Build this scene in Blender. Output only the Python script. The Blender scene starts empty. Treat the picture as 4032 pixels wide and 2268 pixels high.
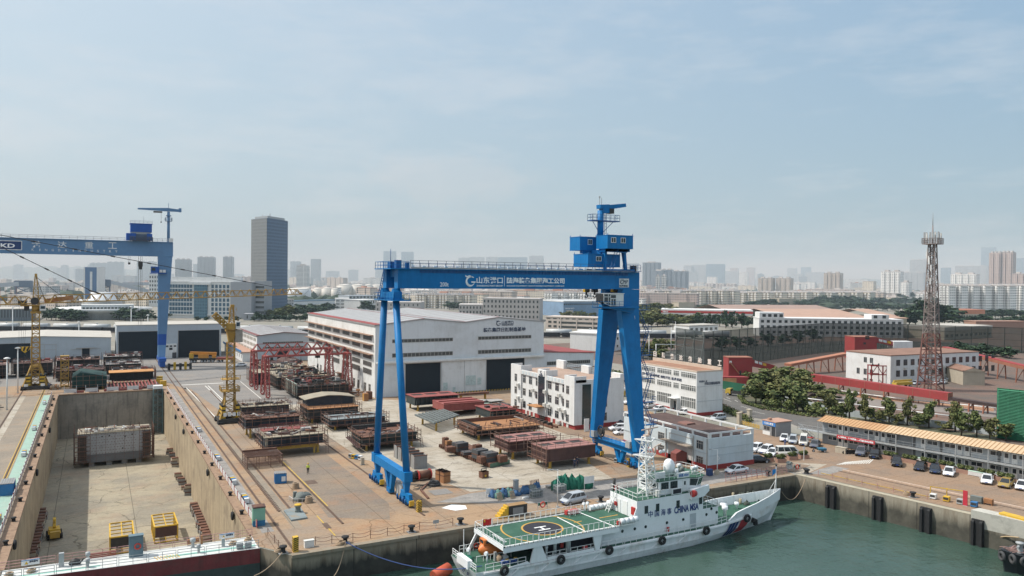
import bpy,math,random
from mathutils import Vector,Matrix
random.seed(7)
sc=bpy.context.scene
COL=sc.collection
R=math.radians
FPX,CX,CY,CAMH=3028.,2016.,1134.,32.
YAW,ROLL,PITCH=R(28.46),R(0.55),math.atan(33/3028.)
CF=Vector((math.sin(YAW)*math.cos(PITCH),math.cos(YAW)*math.cos(PITCH),-math.sin(PITCH)))
_r=Vector((math.cos(YAW),-math.sin(YAW),0));_u=_r.cross(CF)
CR=_r*math.cos(ROLL)+_u*math.sin(ROLL);CU=_u*math.cos(ROLL)-_r*math.sin(ROLL)
EYE=Vector((0,0,CAMH))
cam=bpy.data.cameras.new('camera');camo=bpy.data.objects.new('camera',cam);COL.objects.link(camo)
M=Matrix((CR,CU,-CF)).transposed().to_4x4();M.translation=EYE
camo.matrix_world=M
cam.sensor_width=36;cam.lens=FPX/4032*36;cam.clip_start=0.5;cam.clip_end=40000
sc.camera=camo
WIN={0:(0,0,4032/2576),1:(0,780,.38820),2:(900,880,.38820),3:(1900,780,.38820),4:(2800,820,.47826),5:(0,1300,.38820),6:(0,1700,.39200),7:(900,1400,.31056),8:(900,1750,.35742),9:(1600,1400,.34938),10:(1700,1800,.32297),11:(2300,1700,.34938),12:(2300,1300,.31056),13:(3000,1300,.40062),14:(3032,1700,.39200),15:(0,0,1),20:(1440,1020,.15183),21:(2280,1080,.15183),22:(2280,1660,.13799),23:(2200,780,.20702)}
def ray(c,u,v):
 x0,y0,k=WIN[c]
 return CF+CR*((x0+u*k-CX)/FPX)-CU*((y0+v*k-CY)/FPX)
def G(c,u,v,z=0.):
 d=ray(c,u,v);t=(z-CAMH)/d.z;p=EYE+d*t;return Vector((p.x,p.y,z))
def GY(c,u,v,y):
 d=ray(c,u,v);return EYE+d*(y/d.y)
def GX(c,u,v,x):
 d=ray(c,u,v);return EYE+d*(x/d.x)
def HZ(c,u,v,p):
 d=ray(c,u,v);f=Vector((CF.x,CF.y));return CAMH+d.z*(p[0]*f.x+p[1]*f.y)/(d.x*f.x+d.y*f.y)
_mats={}
def nodes(m):
 m.use_nodes=True;nt=m.node_tree;return nt,nt.nodes,nt.links,nt.nodes['Principled BSDF']
def N(nt,t,**k):
 n=nt.nodes.new(t)
 for a,b in k.items():
  if a=='ins':
   for i,v in b.items():n.inputs[i].default_value=v
  else:setattr(n,a,b)
 return n
def L(nt,a,b):nt.links.new(a,b)
def mix(nt,fac,a,b,mode='MIX'):
 n=N(nt,'ShaderNodeMix',data_type='RGBA',blend_type=mode)
 for s,v in((0,fac),(6,a),(7,b)):
  if hasattr(v,'is_output'):L(nt,v,n.inputs[s])
  else:n.inputs[s].default_value=v if s==0 else(*v[:3],1)
 return n.outputs[2]
def zM(nt,op,a,b=0.,clamp=False):
 n=N(nt,'ShaderNodeMath',operation=op,use_clamp=clamp)
 for i,v in((0,a),(1,b)):
  if hasattr(v,'is_output'):L(nt,v,n.inputs[i])
  else:n.inputs[i].default_value=v
 return n.outputs[0]
def ramp(nt,v,lo,hi):
 n=N(nt,'ShaderNodeMapRange',ins={1:lo,2:hi,3:0.,4:1.});L(nt,v,n.inputs[0]);return n.outputs[0]
def noise(nt,pos,scale,detail=3.,rough=.6):
 n=N(nt,'ShaderNodeTexNoise',ins={'Scale':scale,'Detail':detail,'Roughness':rough});L(nt,pos,n.inputs['Vector']);return n.outputs[0]
def pos_(nt,sx=1,sy=1,sz=1):
 g=N(nt,'ShaderNodeNewGeometry');v=N(nt,'ShaderNodeVectorMath',operation='MULTIPLY',ins={1:(sx,sy,sz)})
 L(nt,g.outputs['Position'],v.inputs[0]);return v.outputs[0]
def mat(name,col,rough=.7,var=.12,scale=.8,metal=0.,dirt=None,damt=.5,dscale=.5,streak=0.,bump=0.,spec=.5):
 """paint, concrete or steel with uneven tone, dirt patches and rain streaks, all in world metres"""
 if name in _mats:return _mats[name]
 m=bpy.data.materials.new(name);nt,ns,lk,b=nodes(m);_mats[name]=m
 p=pos_(nt)
 n1=noise(nt,p,scale);n2=noise(nt,p,scale*9,2)
 s=zM(nt,'ADD',zM(nt,'MULTIPLY',n1,.65),zM(nt,'MULTIPLY',n2,.35))
 f=ramp(nt,s,.3,.7)
 c=mix(nt,f,[x*(1-var)for x in col],[min(x*(1+var),1)for x in col])
 if dirt:
  c=mix(nt,zM(nt,'MULTIPLY',ramp(nt,noise(nt,p,dscale,5,.68),.5,.72),damt),c,dirt)
 if streak:
  ps=pos_(nt,1.3,1.3,.09)
  c=mix(nt,zM(nt,'MULTIPLY',ramp(nt,noise(nt,ps,1.2,4,.65),.5,.75),streak),c,[x*.35 for x in(dirt or col)])
 L(nt,c,b.inputs['Base Color'])
 b.inputs['Roughness'].default_value=rough;b.inputs['Metallic'].default_value=metal
 b.inputs['Specular IOR Level'].default_value=spec
 if bump:
  bn=N(nt,'ShaderNodeBump',ins={'Strength':bump,'Distance':.05});L(nt,n2,bn.inputs['Height']);L(nt,bn.outputs[0],b.inputs['Normal'])
 return m
def glass(name,col=(.03,.04,.05),rough=.12,var=.5):
 return mat(name,col,rough,var,.35,spec=.8)
def V(*a):return Vector(a)
class MB:
 def __init__(s):s.v=[];s.f=[];s.mi=[];s.sm=[];s.cur=0;s.T=None;s.smooth=False;s.isl=[]
 def add(s,vs,fs):
  o=len(s.v);s.isl.append(o)
  for p in vs:
   p=Vector(p);s.v.append(s.T@p if s.T else p)
  for f in fs:s.f.append([o+i for i in f]);s.mi.append(s.cur);s.sm.append(s.smooth)
  return s
 def mt(s,i):s.cur=i;return s
 def at(s,loc=(0,0,0),rz=0):s.T=Matrix.Translation(Vector(loc))@Matrix.Rotation(rz,4,'Z');return s
 def quad(s,*p):return s.add(p,[list(range(len(p)))])
 def box(s,x0,x1,y0,y1,z0,z1):
  return s.add([(x0,y0,z0),(x1,y0,z0),(x1,y1,z0),(x0,y1,z0),(x0,y0,z1),(x1,y0,z1),(x1,y1,z1),(x0,y1,z1)],[(3,2,1,0),(4,5,6,7),(0,1,5,4),(1,2,6,5),(2,3,7,6),(3,0,4,7)])
 def cbox(s,x,y,z,dx,dy,dz):return s.box(x-dx/2,x+dx/2,y-dy/2,y+dy/2,z,z+dz)
 def prism(s,pts,z0,z1):
  n=len(pts);a=sum(pts[i][0]*pts[(i+1)%n][1]-pts[(i+1)%n][0]*pts[i][1]for i in range(n))
  if a<0:pts=pts[::-1]
  return s.add([(p[0],p[1],z0)for p in pts]+[(p[0],p[1],z1)for p in pts],[list(range(n))[::-1],list(range(n,2*n))]+[(i,(i+1)%n,n+(i+1)%n,n+i)for i in range(n)])
 def extr(s,pts,ax,a0,a1):
  n=len(pts)
  q=(lambda p,a:(a,p[0],p[1]))if ax=='x' else(lambda p,a:(p[0],a,p[1]))
  return s.add([q(p,a0)for p in pts]+[q(p,a1)for p in pts],[list(range(n))[::-1],list(range(n,2*n))]+[(i,(i+1)%n,n+(i+1)%n,n+i)for i in range(n)])
 def frame(s,p,q,up=None):
  p,q=Vector(p),Vector(q);d=(q-p).normalized()
  up=Vector(up)if up else(V(0,0,1)if abs(d.z)<.95 else V(1,0,0))
  x=d.cross(up).normalized();return p,q,x,x.cross(d)
 def bar(s,p,q,w,h=None,w2=None,h2=None):
  p,q,x,y=s.frame(p,q);h=h or w;w2=w2 or w;h2=h2 or(h if w2==w else w2);vs=[]
  for c,a,b in((p,w/2,h/2),(q,w2/2,h2/2)):vs+=[c-x*a-y*b,c+x*a-y*b,c+x*a+y*b,c-x*a+y*b]
  return s.add(vs,[(3,2,1,0),(4,5,6,7),(0,1,5,4),(1,2,6,5),(2,3,7,6),(3,0,4,7)])
 def tube(s,p,q,r,r2=None,n=8,cap=True):
  p,q,x,y=s.frame(p,q);r2=r if r2 is None else r2;vs=[]
  for c,a in((p,r),(q,r2)):
   vs+=[c+x*(a*math.cos(2*math.pi*i/n))+y*(a*math.sin(2*math.pi*i/n))for i in range(n)]
  sm=s.smooth;s.smooth=n>5
  o=len(s.v);s.add(vs,[(i,(i+1)%n,n+(i+1)%n,n+i)for i in range(n)])
  s.smooth=sm
  if cap:
   s.f+=[[o+i for i in range(n)][::-1],[o+n+i for i in range(n)]];s.mi+=[s.cur]*2;s.sm+=[False]*2
  return s
 def path(s,pts,r,n=6):
  for a,b in zip(pts,pts[1:]):s.tube(a,b,r,n=n)
  return s
 def lathe(s,prof,n=16,c=(0,0,0)):
  vs=[];fs=[]
  for r,z in prof:vs+=[(c[0]+r*math.cos(2*math.pi*i/n),c[1]+r*math.sin(2*math.pi*i/n),c[2]+z)for i in range(n)]
  for k in range(len(prof)-1):fs+=[(k*n+i,k*n+(i+1)%n,(k+1)*n+(i+1)%n,(k+1)*n+i)for i in range(n)]
  fs+=[list(range(n))[::-1],[(len(prof)-1)*n+i for i in range(n)]]
  sm=s.smooth;s.smooth=True;s.add(vs,fs);s.smooth=sm;return s
 def torus(s,c,R_,r,axis='y',n=16,m=8,a0=0,a1=2*math.pi):
  vs=[];fs=[];c=Vector(c)
  ex,ey,ez={'y':(V(1,0,0),V(0,0,1),V(0,1,0)),'x':(V(0,1,0),V(0,0,1),V(1,0,0)),'z':(V(1,0,0),V(0,1,0),V(0,0,1))}[axis]
  for i in range(n):
   a=2*math.pi*i/n;d=ex*math.cos(a)+ey*math.sin(a)
   for j in range(m):
    b=2*math.pi*j/m;vs.append(c+d*(R_+r*math.cos(b))+ez*(r*math.sin(b)))
  for i in range(n):
   for j in range(m):fs.append((i*m+j,((i+1)%n)*m+j,((i+1)%n)*m+(j+1)%m,i*m+(j+1)%m))
  sm=s.smooth;s.smooth=True;s.add(vs,fs);s.smooth=sm;return s
 def lattice(s,p,q,w0,w1,seg,t,td=None):
  p,q,x,y=s.frame(p,q);td=td or t*.6;rings=[]
  for k in range(seg+1):
   f=k/seg;w=(w0+(w1-w0)*f)/2;c=p.lerp(q,f);rings.append([c-x*w-y*w,c+x*w-y*w,c+x*w+y*w,c-x*w+y*w])
  for i in range(4):s.bar(rings[0][i],rings[-1][i],t)
  for k in range(seg):
   for i in range(4):
    j=(i+1)%4
    s.bar(rings[k][i],rings[k+1][j],td)if(k+i)%2 else s.bar(rings[k][j],rings[k+1][i],td)
    s.bar(rings[k+1][i],rings[k+1][j],td)
  return s
 def rail(s,pts,h=1.,step=1.5,w=.05,bars=2,close=False):
  pts=[Vector(p)for p in pts];pts=pts+[pts[0]]if close else pts
  for a,b in zip(pts,pts[1:]):
   n=max(1,round((b-a).length/step))
   for i in range(n+1):c=a.lerp(b,i/n);s.bar(c,c+V(0,0,h),w)
   for k in range(bars):z=V(0,0,h*(k+1)/bars);s.bar(a+z,b+z,w)
  return s
 def ladder(s,p,q,w=.5,step=.35,t=.06,side=None):
  p,q=Vector(p),Vector(q);x=Vector(side).normalized()*w/2 if side else s.frame(p,q)[2]*w/2
  s.bar(p-x,q-x,t);s.bar(p+x,q+x,t);n=max(2,int((q-p).length/step))
  for i in range(1,n):c=p.lerp(q,i/n);s.bar(c-x,c+x,t*.8)
  return s
 def blob(s,c,r,seed=0,n=10,m=6,amp=.2):
  rnd=random.Random(seed);vs=[];fs=[];ph=[rnd.uniform(0,6.28)for _ in range(6)]
  for k in range(m+1):
   t=math.pi*k/m
   for i in range(n):
    a=2*math.pi*i/n;d=V(math.sin(t)*math.cos(a),math.sin(t)*math.sin(a),math.cos(t))
    w=1+amp*(math.sin(3*a+ph[0])*math.sin(2*t+ph[1])+.6*math.sin(5*a+ph[2]+t*3))+rnd.uniform(-amp,amp)*.35
    vs.append((c[0]+d.x*r[0]*w,c[1]+d.y*r[1]*w,c[2]+d.z*r[2]*w))
  for k in range(m):fs+=[(k*n+i,(k+1)*n+i,(k+1)*n+(i+1)%n,k*n+(i+1)%n)for i in range(n)]
  sm=s.smooth;s.smooth=True;s.add(vs,fs);s.smooth=sm;return s
 def mesh(s,name,mats):
  me=bpy.data.meshes.new(name);me.from_pydata([tuple(p)for p in s.v],[],s.f)
  for m in(mats if isinstance(mats,(list,tuple))else[mats]):me.materials.append(m)
  me.polygons.foreach_set('material_index',s.mi);me.polygons.foreach_set('use_smooth',s.sm);me.update()
  return me
 def pieces(s):
  import numpy as np
  k=len(s.isl)
  if k<2 or k>700:return[s]
  P=np.array([tuple(p)for p in s.v]);e=s.isl+[len(s.v)]
  lo=np.array([P[e[i]:e[i+1]].min(0)for i in range(k)]);hi=np.array([P[e[i]:e[i+1]].max(0)for i in range(k)])
  size=(hi-lo).max(1);gap=np.maximum(0,np.maximum(lo[:,None]-hi[None],lo[None]-hi[:,None]))
  near=np.sqrt((gap**2).sum(2))<=np.maximum(.019,.49*np.maximum(size[:,None],size[None]))
  lab=[-1]*k;n=0
  for i in range(k):
   if lab[i]>=0:continue
   st=[i];lab[i]=n
   while st:
    a=st.pop()
    for b in np.nonzero(near[a])[0]:
     if lab[b]<0:lab[b]=n;st.append(int(b))
   n+=1
  if n<2 or n>100:return[s]
  out=[MB()for _ in range(n)];vi=[]
  for i in range(k):
   m=out[lab[i]];m.isl.append(len(m.v))
   for j in range(e[i],e[i+1]):vi.append((lab[i],len(m.v)));m.v.append(s.v[j])
  for f,a,b in zip(s.f,s.mi,s.sm):
   m=out[vi[f[0]][0]];m.f.append([vi[j][1]for j in f]);m.mi.append(a);m.sm.append(b)
  return out
 def build(s,name,mats,parent=None,loc=None,rz=0):
  if parent is None:return link(name,s.mesh(name,mats),parent,loc,rz)
  return[link(name,m.mesh(name,mats),parent,loc,rz)for m in s.pieces()][0]
def link(name,me,parent=None,loc=None,rz=0):
 o=bpy.data.objects.new(name,me);COL.objects.link(o)
 if parent is not None:o.parent=parent
 if loc is not None:o.location=loc
 if rz:o.rotation_euler.z=rz
 return o
def tag(o,label=None,cat=None,group=None,kind=None):
 for k,v in(('label',label),('category',cat),('group',group),('kind',kind)):
  if v:o[k]=v
 return o
def zT(name,label,cat,loc=(0,0,0),rz=0,group=None):
 o=bpy.data.objects.new(name,None);COL.objects.link(o);o.location=loc;o.rotation_euler.z=rz;o.empty_display_size=.3
 return tag(o,label,cat,group)
def dup(root,loc,rz=0,label=None,group=None,scale=None,swap=None):
 kids={}
 for o in root.children_recursive:kids.setdefault(o.parent.name,[]).append(o)
 def cp(o,par):
  c=o.copy();COL.objects.link(c);c.parent=par
  if swap and c.data:
   me=c.data
   if any(m and m.name in swap for m in me.materials):
    for i,m in enumerate(me.materials):
     if m and m.name in swap:c.material_slots[i].link='OBJECT';c.material_slots[i].material=swap[m.name]
  for k in kids.get(o.name,[]):cp(k,c)
  return c
 r=cp(root,None);r.location=loc;r.rotation_euler.z=rz
 if scale:r.scale=scale if hasattr(scale,'__len__')else(scale,)*3
 if label:r['label']=label
 if group:r['group']=group
 return r
def struct(name,mb,m,label=None):
 return tag(mb.build(name,m),label,None,None,'structure')
def text(name,s,m,w,h,parent=None,loc=(0,0,0),rot=(0,0,0),bold=.0,ex=.02,shear=0.):
 """lettering fitted to w x h, centred, flat on its local xy plane"""
 cu=bpy.data.curves.new(name,'FONT');cu.body=s;cu.extrude=ex;cu.offset=bold;cu.size=1;cu.shear=shear;cu.resolution_u=2
 t=bpy.data.objects.new('t',cu);COL.objects.link(t)
 me=bpy.data.meshes.new_from_object(t);bpy.data.objects.remove(t);bpy.data.curves.remove(cu)
 if len(me.vertices):
  xs=[v.co.x for v in me.vertices];ys=[v.co.y for v in me.vertices]
  a,b,c,d=min(xs),max(xs),min(ys),max(ys)
  for v in me.vertices:v.co.x=(v.co.x-(a+b)/2)*w/(b-a);v.co.y=(v.co.y-(c+d)/2)*h/(d-c)
 me.materials.clear();me.materials.append(m);me.name=name
 o=link(name,me,parent,loc);o.rotation_euler=rot;return o
FR=(R(90),0,0)
LF=(R(90),0,R(-90))
# ================================================================== the setting
def ground_mat(name,base,tone2,rust,ra=.55,joint=0.,jx=6.,jy=6.,scale=.12,dark=.35,tracks=0.,crack=0.):
 m=bpy.data.materials.new(name);nt,ns,lk,b=nodes(m);p=pos_(nt);_mats[name]=m
 c=mix(nt,ramp(nt,noise(nt,p,scale,6,.66),.42,.58),base,tone2)
 c=mix(nt,zM(nt,'MULTIPLY',ramp(nt,noise(nt,p,scale*1.7,6,.7),.5,.68),ra),c,rust)
 c=mix(nt,zM(nt,'MULTIPLY',ramp(nt,noise(nt,p,scale*3.1,6,.72),.56,.74),dark),c,[x*.42 for x in base])
 sp=pos_(nt,.25,1.4,1)if tracks else None
 if tracks:c=mix(nt,zM(nt,'MULTIPLY',ramp(nt,noise(nt,sp,.8,5,.75),.52,.66),tracks),c,[x*.5 for x in base])
 f=ramp(nt,noise(nt,p,3.2,4,.7),.25,.75);c=mix(nt,f,mix(nt,.16,c,(0,0,0)),mix(nt,.08,c,(1,.96,.9)))
 if crack:
  wv=N(nt,'ShaderNodeVectorMath',operation='ADD');nz=N(nt,'ShaderNodeTexNoise',ins={'Scale':.6,'Detail':3.});L(nt,p,nz.inputs['Vector']);L(nt,p,wv.inputs[0]);L(nt,nz.outputs[1],wv.inputs[1])
  vr=N(nt,'ShaderNodeTexVoronoi',feature='DISTANCE_TO_EDGE',ins={'Scale':.16});L(nt,wv.outputs[0],vr.inputs['Vector'])
  c=mix(nt,zM(nt,'MULTIPLY',zM(nt,'MULTIPLY',zM(nt,'LESS_THAN',vr.outputs[0],.012),crack),ramp(nt,noise(nt,p,.15,3),.4,.6)),c,[x*.3 for x in base])
 if joint:
  sx=N(nt,'ShaderNodeSeparateXYZ');L(nt,p,sx.inputs[0]);js=[]
  for o,pit in((0,jx),(1,jy)):
   t=zM(nt,'FRACT',zM(nt,'DIVIDE',sx.outputs[o],pit));t=zM(nt,'ABSOLUTE',zM(nt,'SUBTRACT',t,.5))
   js.append(zM(nt,'LESS_THAN',t,.035/pit*1.6))
  c=mix(nt,zM(nt,'MULTIPLY',zM(nt,'MAXIMUM',*js),joint),c,[x*.35 for x in base])
 L(nt,c,b.inputs['Base Color']);b.inputs['Roughness'].default_value=.9;b.inputs['Specular IOR Level'].default_value=.25
 bn=N(nt,'ShaderNodeBump',ins={'Strength':.25,'Distance':.04});L(nt,f,bn.inputs['Height']);L(nt,bn.outputs[0],b.inputs['Normal'])
 return m
M_GROUND=ground_mat('ground_earth',(.27,.25,.215),(.2,.195,.155),(.3,.24,.19),.5,scale=.03)
M_YARD=ground_mat('yard_concrete',(.35,.225,.125),(.27,.2,.14),(.34,.165,.07),.75,.6,7.5,9.,.09,.6,.3,.5)
M_YARDB=ground_mat('yard_brown',(.235,.175,.12),(.19,.15,.115),(.33,.17,.08),.55,.55,7.5,9.,.1,.6,.3)
M_SLAB=ground_mat('pale_slab',(.37,.315,.24),(.45,.4,.325),(.3,.235,.165),.6,.6,9.,9.,.14,.45,.8,.6)
M_GREY=ground_mat('grey_hardstanding',(.20,.19,.18),(.235,.215,.195),(.3,.22,.15),.25,.25,12,12,.08)
M_GRAVEL=ground_mat('gravel',(.22,.205,.19),(.30,.275,.25),(.2,.185,.17),.5,scale=.5)
M_ASPH=ground_mat('asphalt',(.085,.08,.077),(.11,.103,.095),(.14,.11,.085),.35,scale=.15)
M_PARK=ground_mat('parking_brown',(.28,.18,.11),(.225,.155,.105),(.33,.185,.095),.6,.5,scale=.11)
M_FLOOR=ground_mat('dock_floor_concrete',(.35,.3,.21),(.255,.225,.17),(.32,.215,.14),.5,.9,12.9,17.,.11,.75,.4,.8)
M_APRON=ground_mat('apron_concrete',(.275,.22,.16),(.225,.185,.14),(.3,.2,.12),.45,.5,5.,8.,.15,.5)
M_REDSOIL=ground_mat('ore_soil',(.15,.085,.06),(.1,.075,.06),(.2,.1,.065),.5,scale=.06)
QX=lambda y:102.6+.165*(89.6-y)
mb=MB()
mb.quad((-9000,89.6,0),(-8.7,89.6,0),(-8.7,238.5,0),(-9000,238.5,0)).quad((17.1,94,0),(20,89.6,0),(12000,89.6,0),(12000,238.5,0),(17.1,238.5,0))
mb.quad((-9000,238.5,0),(12000,238.5,0),(12000,13000,0),(-9000,13000,0)).quad((QX(-600),-600,0),(12000,-600,0),(12000,89.6,0),(102.6,89.6,0))
struct('ground',mb,M_GROUND,'bare ground of the port and city')
def zS(name,pts,m,k,label=None):
 pts=[(p[0],p[1],.004*k)for p in pts]
 a=sum(pts[i][0]*pts[(i+1)%len(pts)][1]-pts[(i+1)%len(pts)][0]*pts[i][1]for i in range(len(pts)))
 if a<0:pts=pts[::-1]
 return struct(name,MB().quad(*pts),m,label)
def rect(x0,x1,y0,y1):return[(x0,y0),(x1,y0),(x1,y1),(x0,y1)]
zS('yard_paving',[(17.1,94.4),(20.3,89.7),(102.5,89.7),(120,150),(120,345),(-90,345),(-90,238.6),(17.1,238.6)],M_YARD,1,'tan rust-stained concrete of the shipyard')
zS('left_apron',rect(-90,-8.8,89.7,238.4),M_APRON,1,'pale concrete apron left of the dry dock')
zS('assembly_hardstanding',rect(30,62,148,300),M_YARDB,2)
zS('hall_forecourt',[(22.5,236),(64,205),(64,345),(-60,345),(-60,262),(17.5,262)],M_GREY,3)
zS('crane_lane',[(28.8,150),(32,150),(56,236),(24,236)],M_GREY,4)
zS('pale_slab',[(41.5,196),(66,196),(90,168),(90,134),(77,116),(73.6,100.9),(60,104),(49.7,104.2),(47,118),(41.5,132)],M_SLAB,5,'pale scratched concrete slab in front of the hall')
zS('bare_concrete',[(29,138),(37,139),(36.8,104),(34.5,97),(27.5,101.5)],M_YARDB,2)
zS('quay_strip',[(43,101.5),(49,103.5),(60,103.2),(73.5,100.4),(82,99),(99,96),(101,92),(72,90.8),(54,95.2)],M_GRAVEL,6,'grey gravel strip along the quay')
zS('car_park',[(86,134),(94,120),(100.5,98.5),(104,90.2),(107,70),(116.5,20),(150,20),(137,72),(133,100),(128,118),(112,142),(100,142),(96,196),(88,196)],M_PARK,7,'brown dusty car park by the offices')
zS('pale_crossing',[G(13,250,1300),G(13,480,1330),G(13,330,1400),G(13,430,1418),G(13,640,1320)],M_SLAB,8)
zS('steel_plate',[G(13,700,1335),G(13,860,1365),G(13,640,1425),G(13,470,1410),G(13,560,1370)],M_GRAVEL,9)
zS('ore_yard',[(150,-40),(1200,-40),(1200,330),(175,330),(178,180),(163,110)],M_REDSOIL,1,'red ore-stained soil by the conveyor')
rp=[G(12,1190,215),G(12,1250,275),G(12,930,420),G(12,800,800),G(12,1400,960),G(12,1745,945),G(12,2130,1110),G(13,250,905),G(13,450,985),G(13,1000,1080),G(13,1000,940),G(13,620,868),G(13,250,815),G(13,0,757),G(12,2060,930),G(12,1985,835),G(12,1745,742),G(12,1560,520),G(12,1520,190)]
zS('road',rp,M_ASPH,8,'grey asphalt road curving past the offices')
M_WHITE=mat('road_paint',(.7,.68,.62),.8,.15,2)
M_YEL=mat('yellow_paint',(.55,.36,.05),.75,.25,1.5,dirt=(.3,.22,.12),damt=.6)
mk=MB()
def dash(c,u0,v0,u1,v1,w=.14,k=12):
 a,b=G(c,u0,v0),G(c,u1,v1);d=(b-a).normalized();n=V(-d.y,d.x,0)*w/2;z=V(0,0,.004*k);mk.quad(a-n+z,b-n+z,b+n+z,a+n+z)
for q in((1805,855,1850,872),(1910,890,1950,908),(1985,965,2110,1000),(1765,870,1865,905),(1400,345,1430,330),(1455,395,1490,380),(1330,345,1360,332),(1240,385,1300,380),(2140,1030,2290,1065)):dash(12,*q)
for k in range(11):
 f=k/10;dash(12,1190+f*-150+60,222+f*175,1235+30*math.sin(3*f)+f*-150+110,240+f*165,.25)
for k in range(13):dash(13,735+k*26,1325-k*1,830+k*22,1298-k*2.2,.16)
for k in range(24):
 p=G(5,1850+k*17.5,558-k*.9);mk.quad(*[(p.x+a,p.y+b,.05)for a,b in((-.25,-.5),(.25,-.5),(.25,.5),(-.25,.5))])
for u0,v0,u1,v1 in((2080,565,2290,760),(2110,565,2300,745),(1890,585,2200,900)):dash(5,u0,v0,u1,v1,.22)
dash(7,150,330,420,555,.18)
struct('road_markings',mk,M_WHITE,'worn white lane lines and crossing bars')
m=bpy.data.materials.new('harbour_water');nt,ns,lk,b=nodes(m);p=pos_(nt,1,1.25,1)
nA=noise(nt,p,.42,4,.62);nB=noise(nt,p,2.1,3,.6);nC=noise(nt,p,.05,3,.5)
L(nt,mix(nt,ramp(nt,nC,.35,.65),(.032,.066,.05),(.05,.088,.07)),b.inputs['Base Color'])
b.inputs['Roughness'].default_value=.12;b.inputs['IOR'].default_value=1.33;b.inputs['Specular IOR Level'].default_value=.42
h=zM(nt,'ADD',zM(nt,'MULTIPLY',nA,.8),zM(nt,'MULTIPLY',nB,.25))
bn=N(nt,'ShaderNodeBump',ins={'Strength':.75,'Distance':.55});L(nt,zM(nt,'MULTIPLY',h,ramp(nt,noise(nt,p,.07,4,.6),.2,.75)),bn.inputs['Height']);L(nt,bn.outputs[0],b.inputs['Normal'])
struct('water',MB().quad((-9000,-600,-4),(QX(-600),-600,-4),(102.6,89.6,-4),(-9000,89.6,-4)).quad((-8.7,89.6,-4),(20,89.6,-4),(17.1,99,-4),(-8.7,99,-4)),m,'green rippled harbour water')
def tide_mat(name,dry,wet,z0,z1,joint=8.):
 m=bpy.data.materials.new(name);nt,ns,lk,b=nodes(m);p=pos_(nt);sx=N(nt,'ShaderNodeSeparateXYZ');L(nt,p,sx.inputs[0])
 st=noise(nt,pos_(nt,.9,.9,.12),1.4,5,.7);n=noise(nt,p,.6,4,.65)
 z=zM(nt,'ADD',sx.outputs[2],zM(nt,'MULTIPLY',zM(nt,'SUBTRACT',st,.5),-2.2))
 dryc=mix(nt,zM(nt,'MULTIPLY',ramp(nt,st,.48,.7),.6),mix(nt,n,[x*.8 for x in dry],[x*1.15 for x in dry]),(.2,.12,.06))
 c=mix(nt,ramp(nt,z,z1,z0),dryc,mix(nt,ramp(nt,n,.35,.65),wet,[x*1.9 for x in wet]))
 if joint:
  f=zM(nt,'ABSOLUTE',zM(nt,'SUBTRACT',zM(nt,'FRACT',zM(nt,'DIVIDE',zM(nt,'ADD',sx.outputs[0],zM(nt,'MULTIPLY',sx.outputs[1],.9)),joint)),.5))
  c=mix(nt,zM(nt,'MULTIPLY',zM(nt,'LESS_THAN',f,.008),.75),c,(.02,.018,.015))
 L(nt,c,b.inputs['Base Color']);b.inputs['Roughness'].default_value=.85
 bn=N(nt,'ShaderNodeBump',ins={'Strength':.5,'Distance':.08});L(nt,n,bn.inputs['Height']);L(nt,bn.outputs[0],b.inputs['Normal'])
 return m
M_QUAY=tide_mat('quay_concrete',(.27,.225,.165),(.028,.026,.021),-2.1,-.9)
M_QUAYR=tide_mat('quay_blocks',(.33,.29,.225),(.06,.055,.043),-2.2,-.5,5.2)
q=MB().quad((20,89.6,-14),(102.6,89.6,-14),(102.6,89.6,-.35),(20,89.6,-.35)).box(20,102.4,89.35,90.2,-.35,.02)
q.quad((17.1,99,-14),(17.1,94,-14),(17.1,94,0),(17.1,99,0)).quad((17.1,94,-14),(20,89.6,-14),(20,89.6,-.01),(17.1,94,-.01))
q.quad((-9000,89.6,-14),(-8.7,89.6,-14),(-8.7,89.6,0),(-9000,89.6,0)).quad((-8.7,89.6,-14),(-8.7,99,-14),(-8.7,99,0),(-8.7,89.6,0))
struct('quay_wall',q,M_QUAY,'stained concrete quay wall with a dark tidal band')
q=MB().quad((102.6,89.6,-14),(QX(-600),-600,-14),(QX(-600),-600,0),(102.6,89.6,0))
struct('quay_wall',q,M_QUAYR,'block-built quay wall along the right basin')
M_DWALL=mat('dock_wall_concrete',(.40,.315,.205),.9,.18,.25,dirt=(.16,.12,.085),damt=.7,dscale=.22,streak=.75,bump=.3)
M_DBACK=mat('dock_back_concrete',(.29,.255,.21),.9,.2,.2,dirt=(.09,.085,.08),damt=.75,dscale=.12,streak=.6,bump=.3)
M_COP=mat('dock_coping_rust',(.28,.185,.12),.9,.25,1.2,dirt=(.12,.07,.045),damt=.8,dscale=1.1,bump=.4)
q=MB().quad((-8.7,99,-12),(-8.7,238.5,-12),(-8.7,238.5,-.25),(-8.7,99,-.25)).quad((17.1,238.5,-12),(17.1,99,-12),(17.1,99,-.25),(17.1,238.5,-.25))
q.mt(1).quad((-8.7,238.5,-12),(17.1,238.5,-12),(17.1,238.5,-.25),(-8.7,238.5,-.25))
q.mt(2).box(-9.9,-8.55,99,238.4,-.25,.05).box(16.95,17.9,99,238.4,-.25,.05).box(-8.5,16.9,238.35,239.2,-.25,.05)
struct('dock_wall',q,[M_DWALL,M_DBACK,M_COP],'streaked concrete walls of the dry dock with rusty coping')
struct('dock_floor',MB().quad((-8.7,96,-12),(17.1,96,-12),(17.1,238.5,-12),(-8.7,238.5,-12)),M_FLOOR,'pale concrete floor of the drained dry dock')
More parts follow.
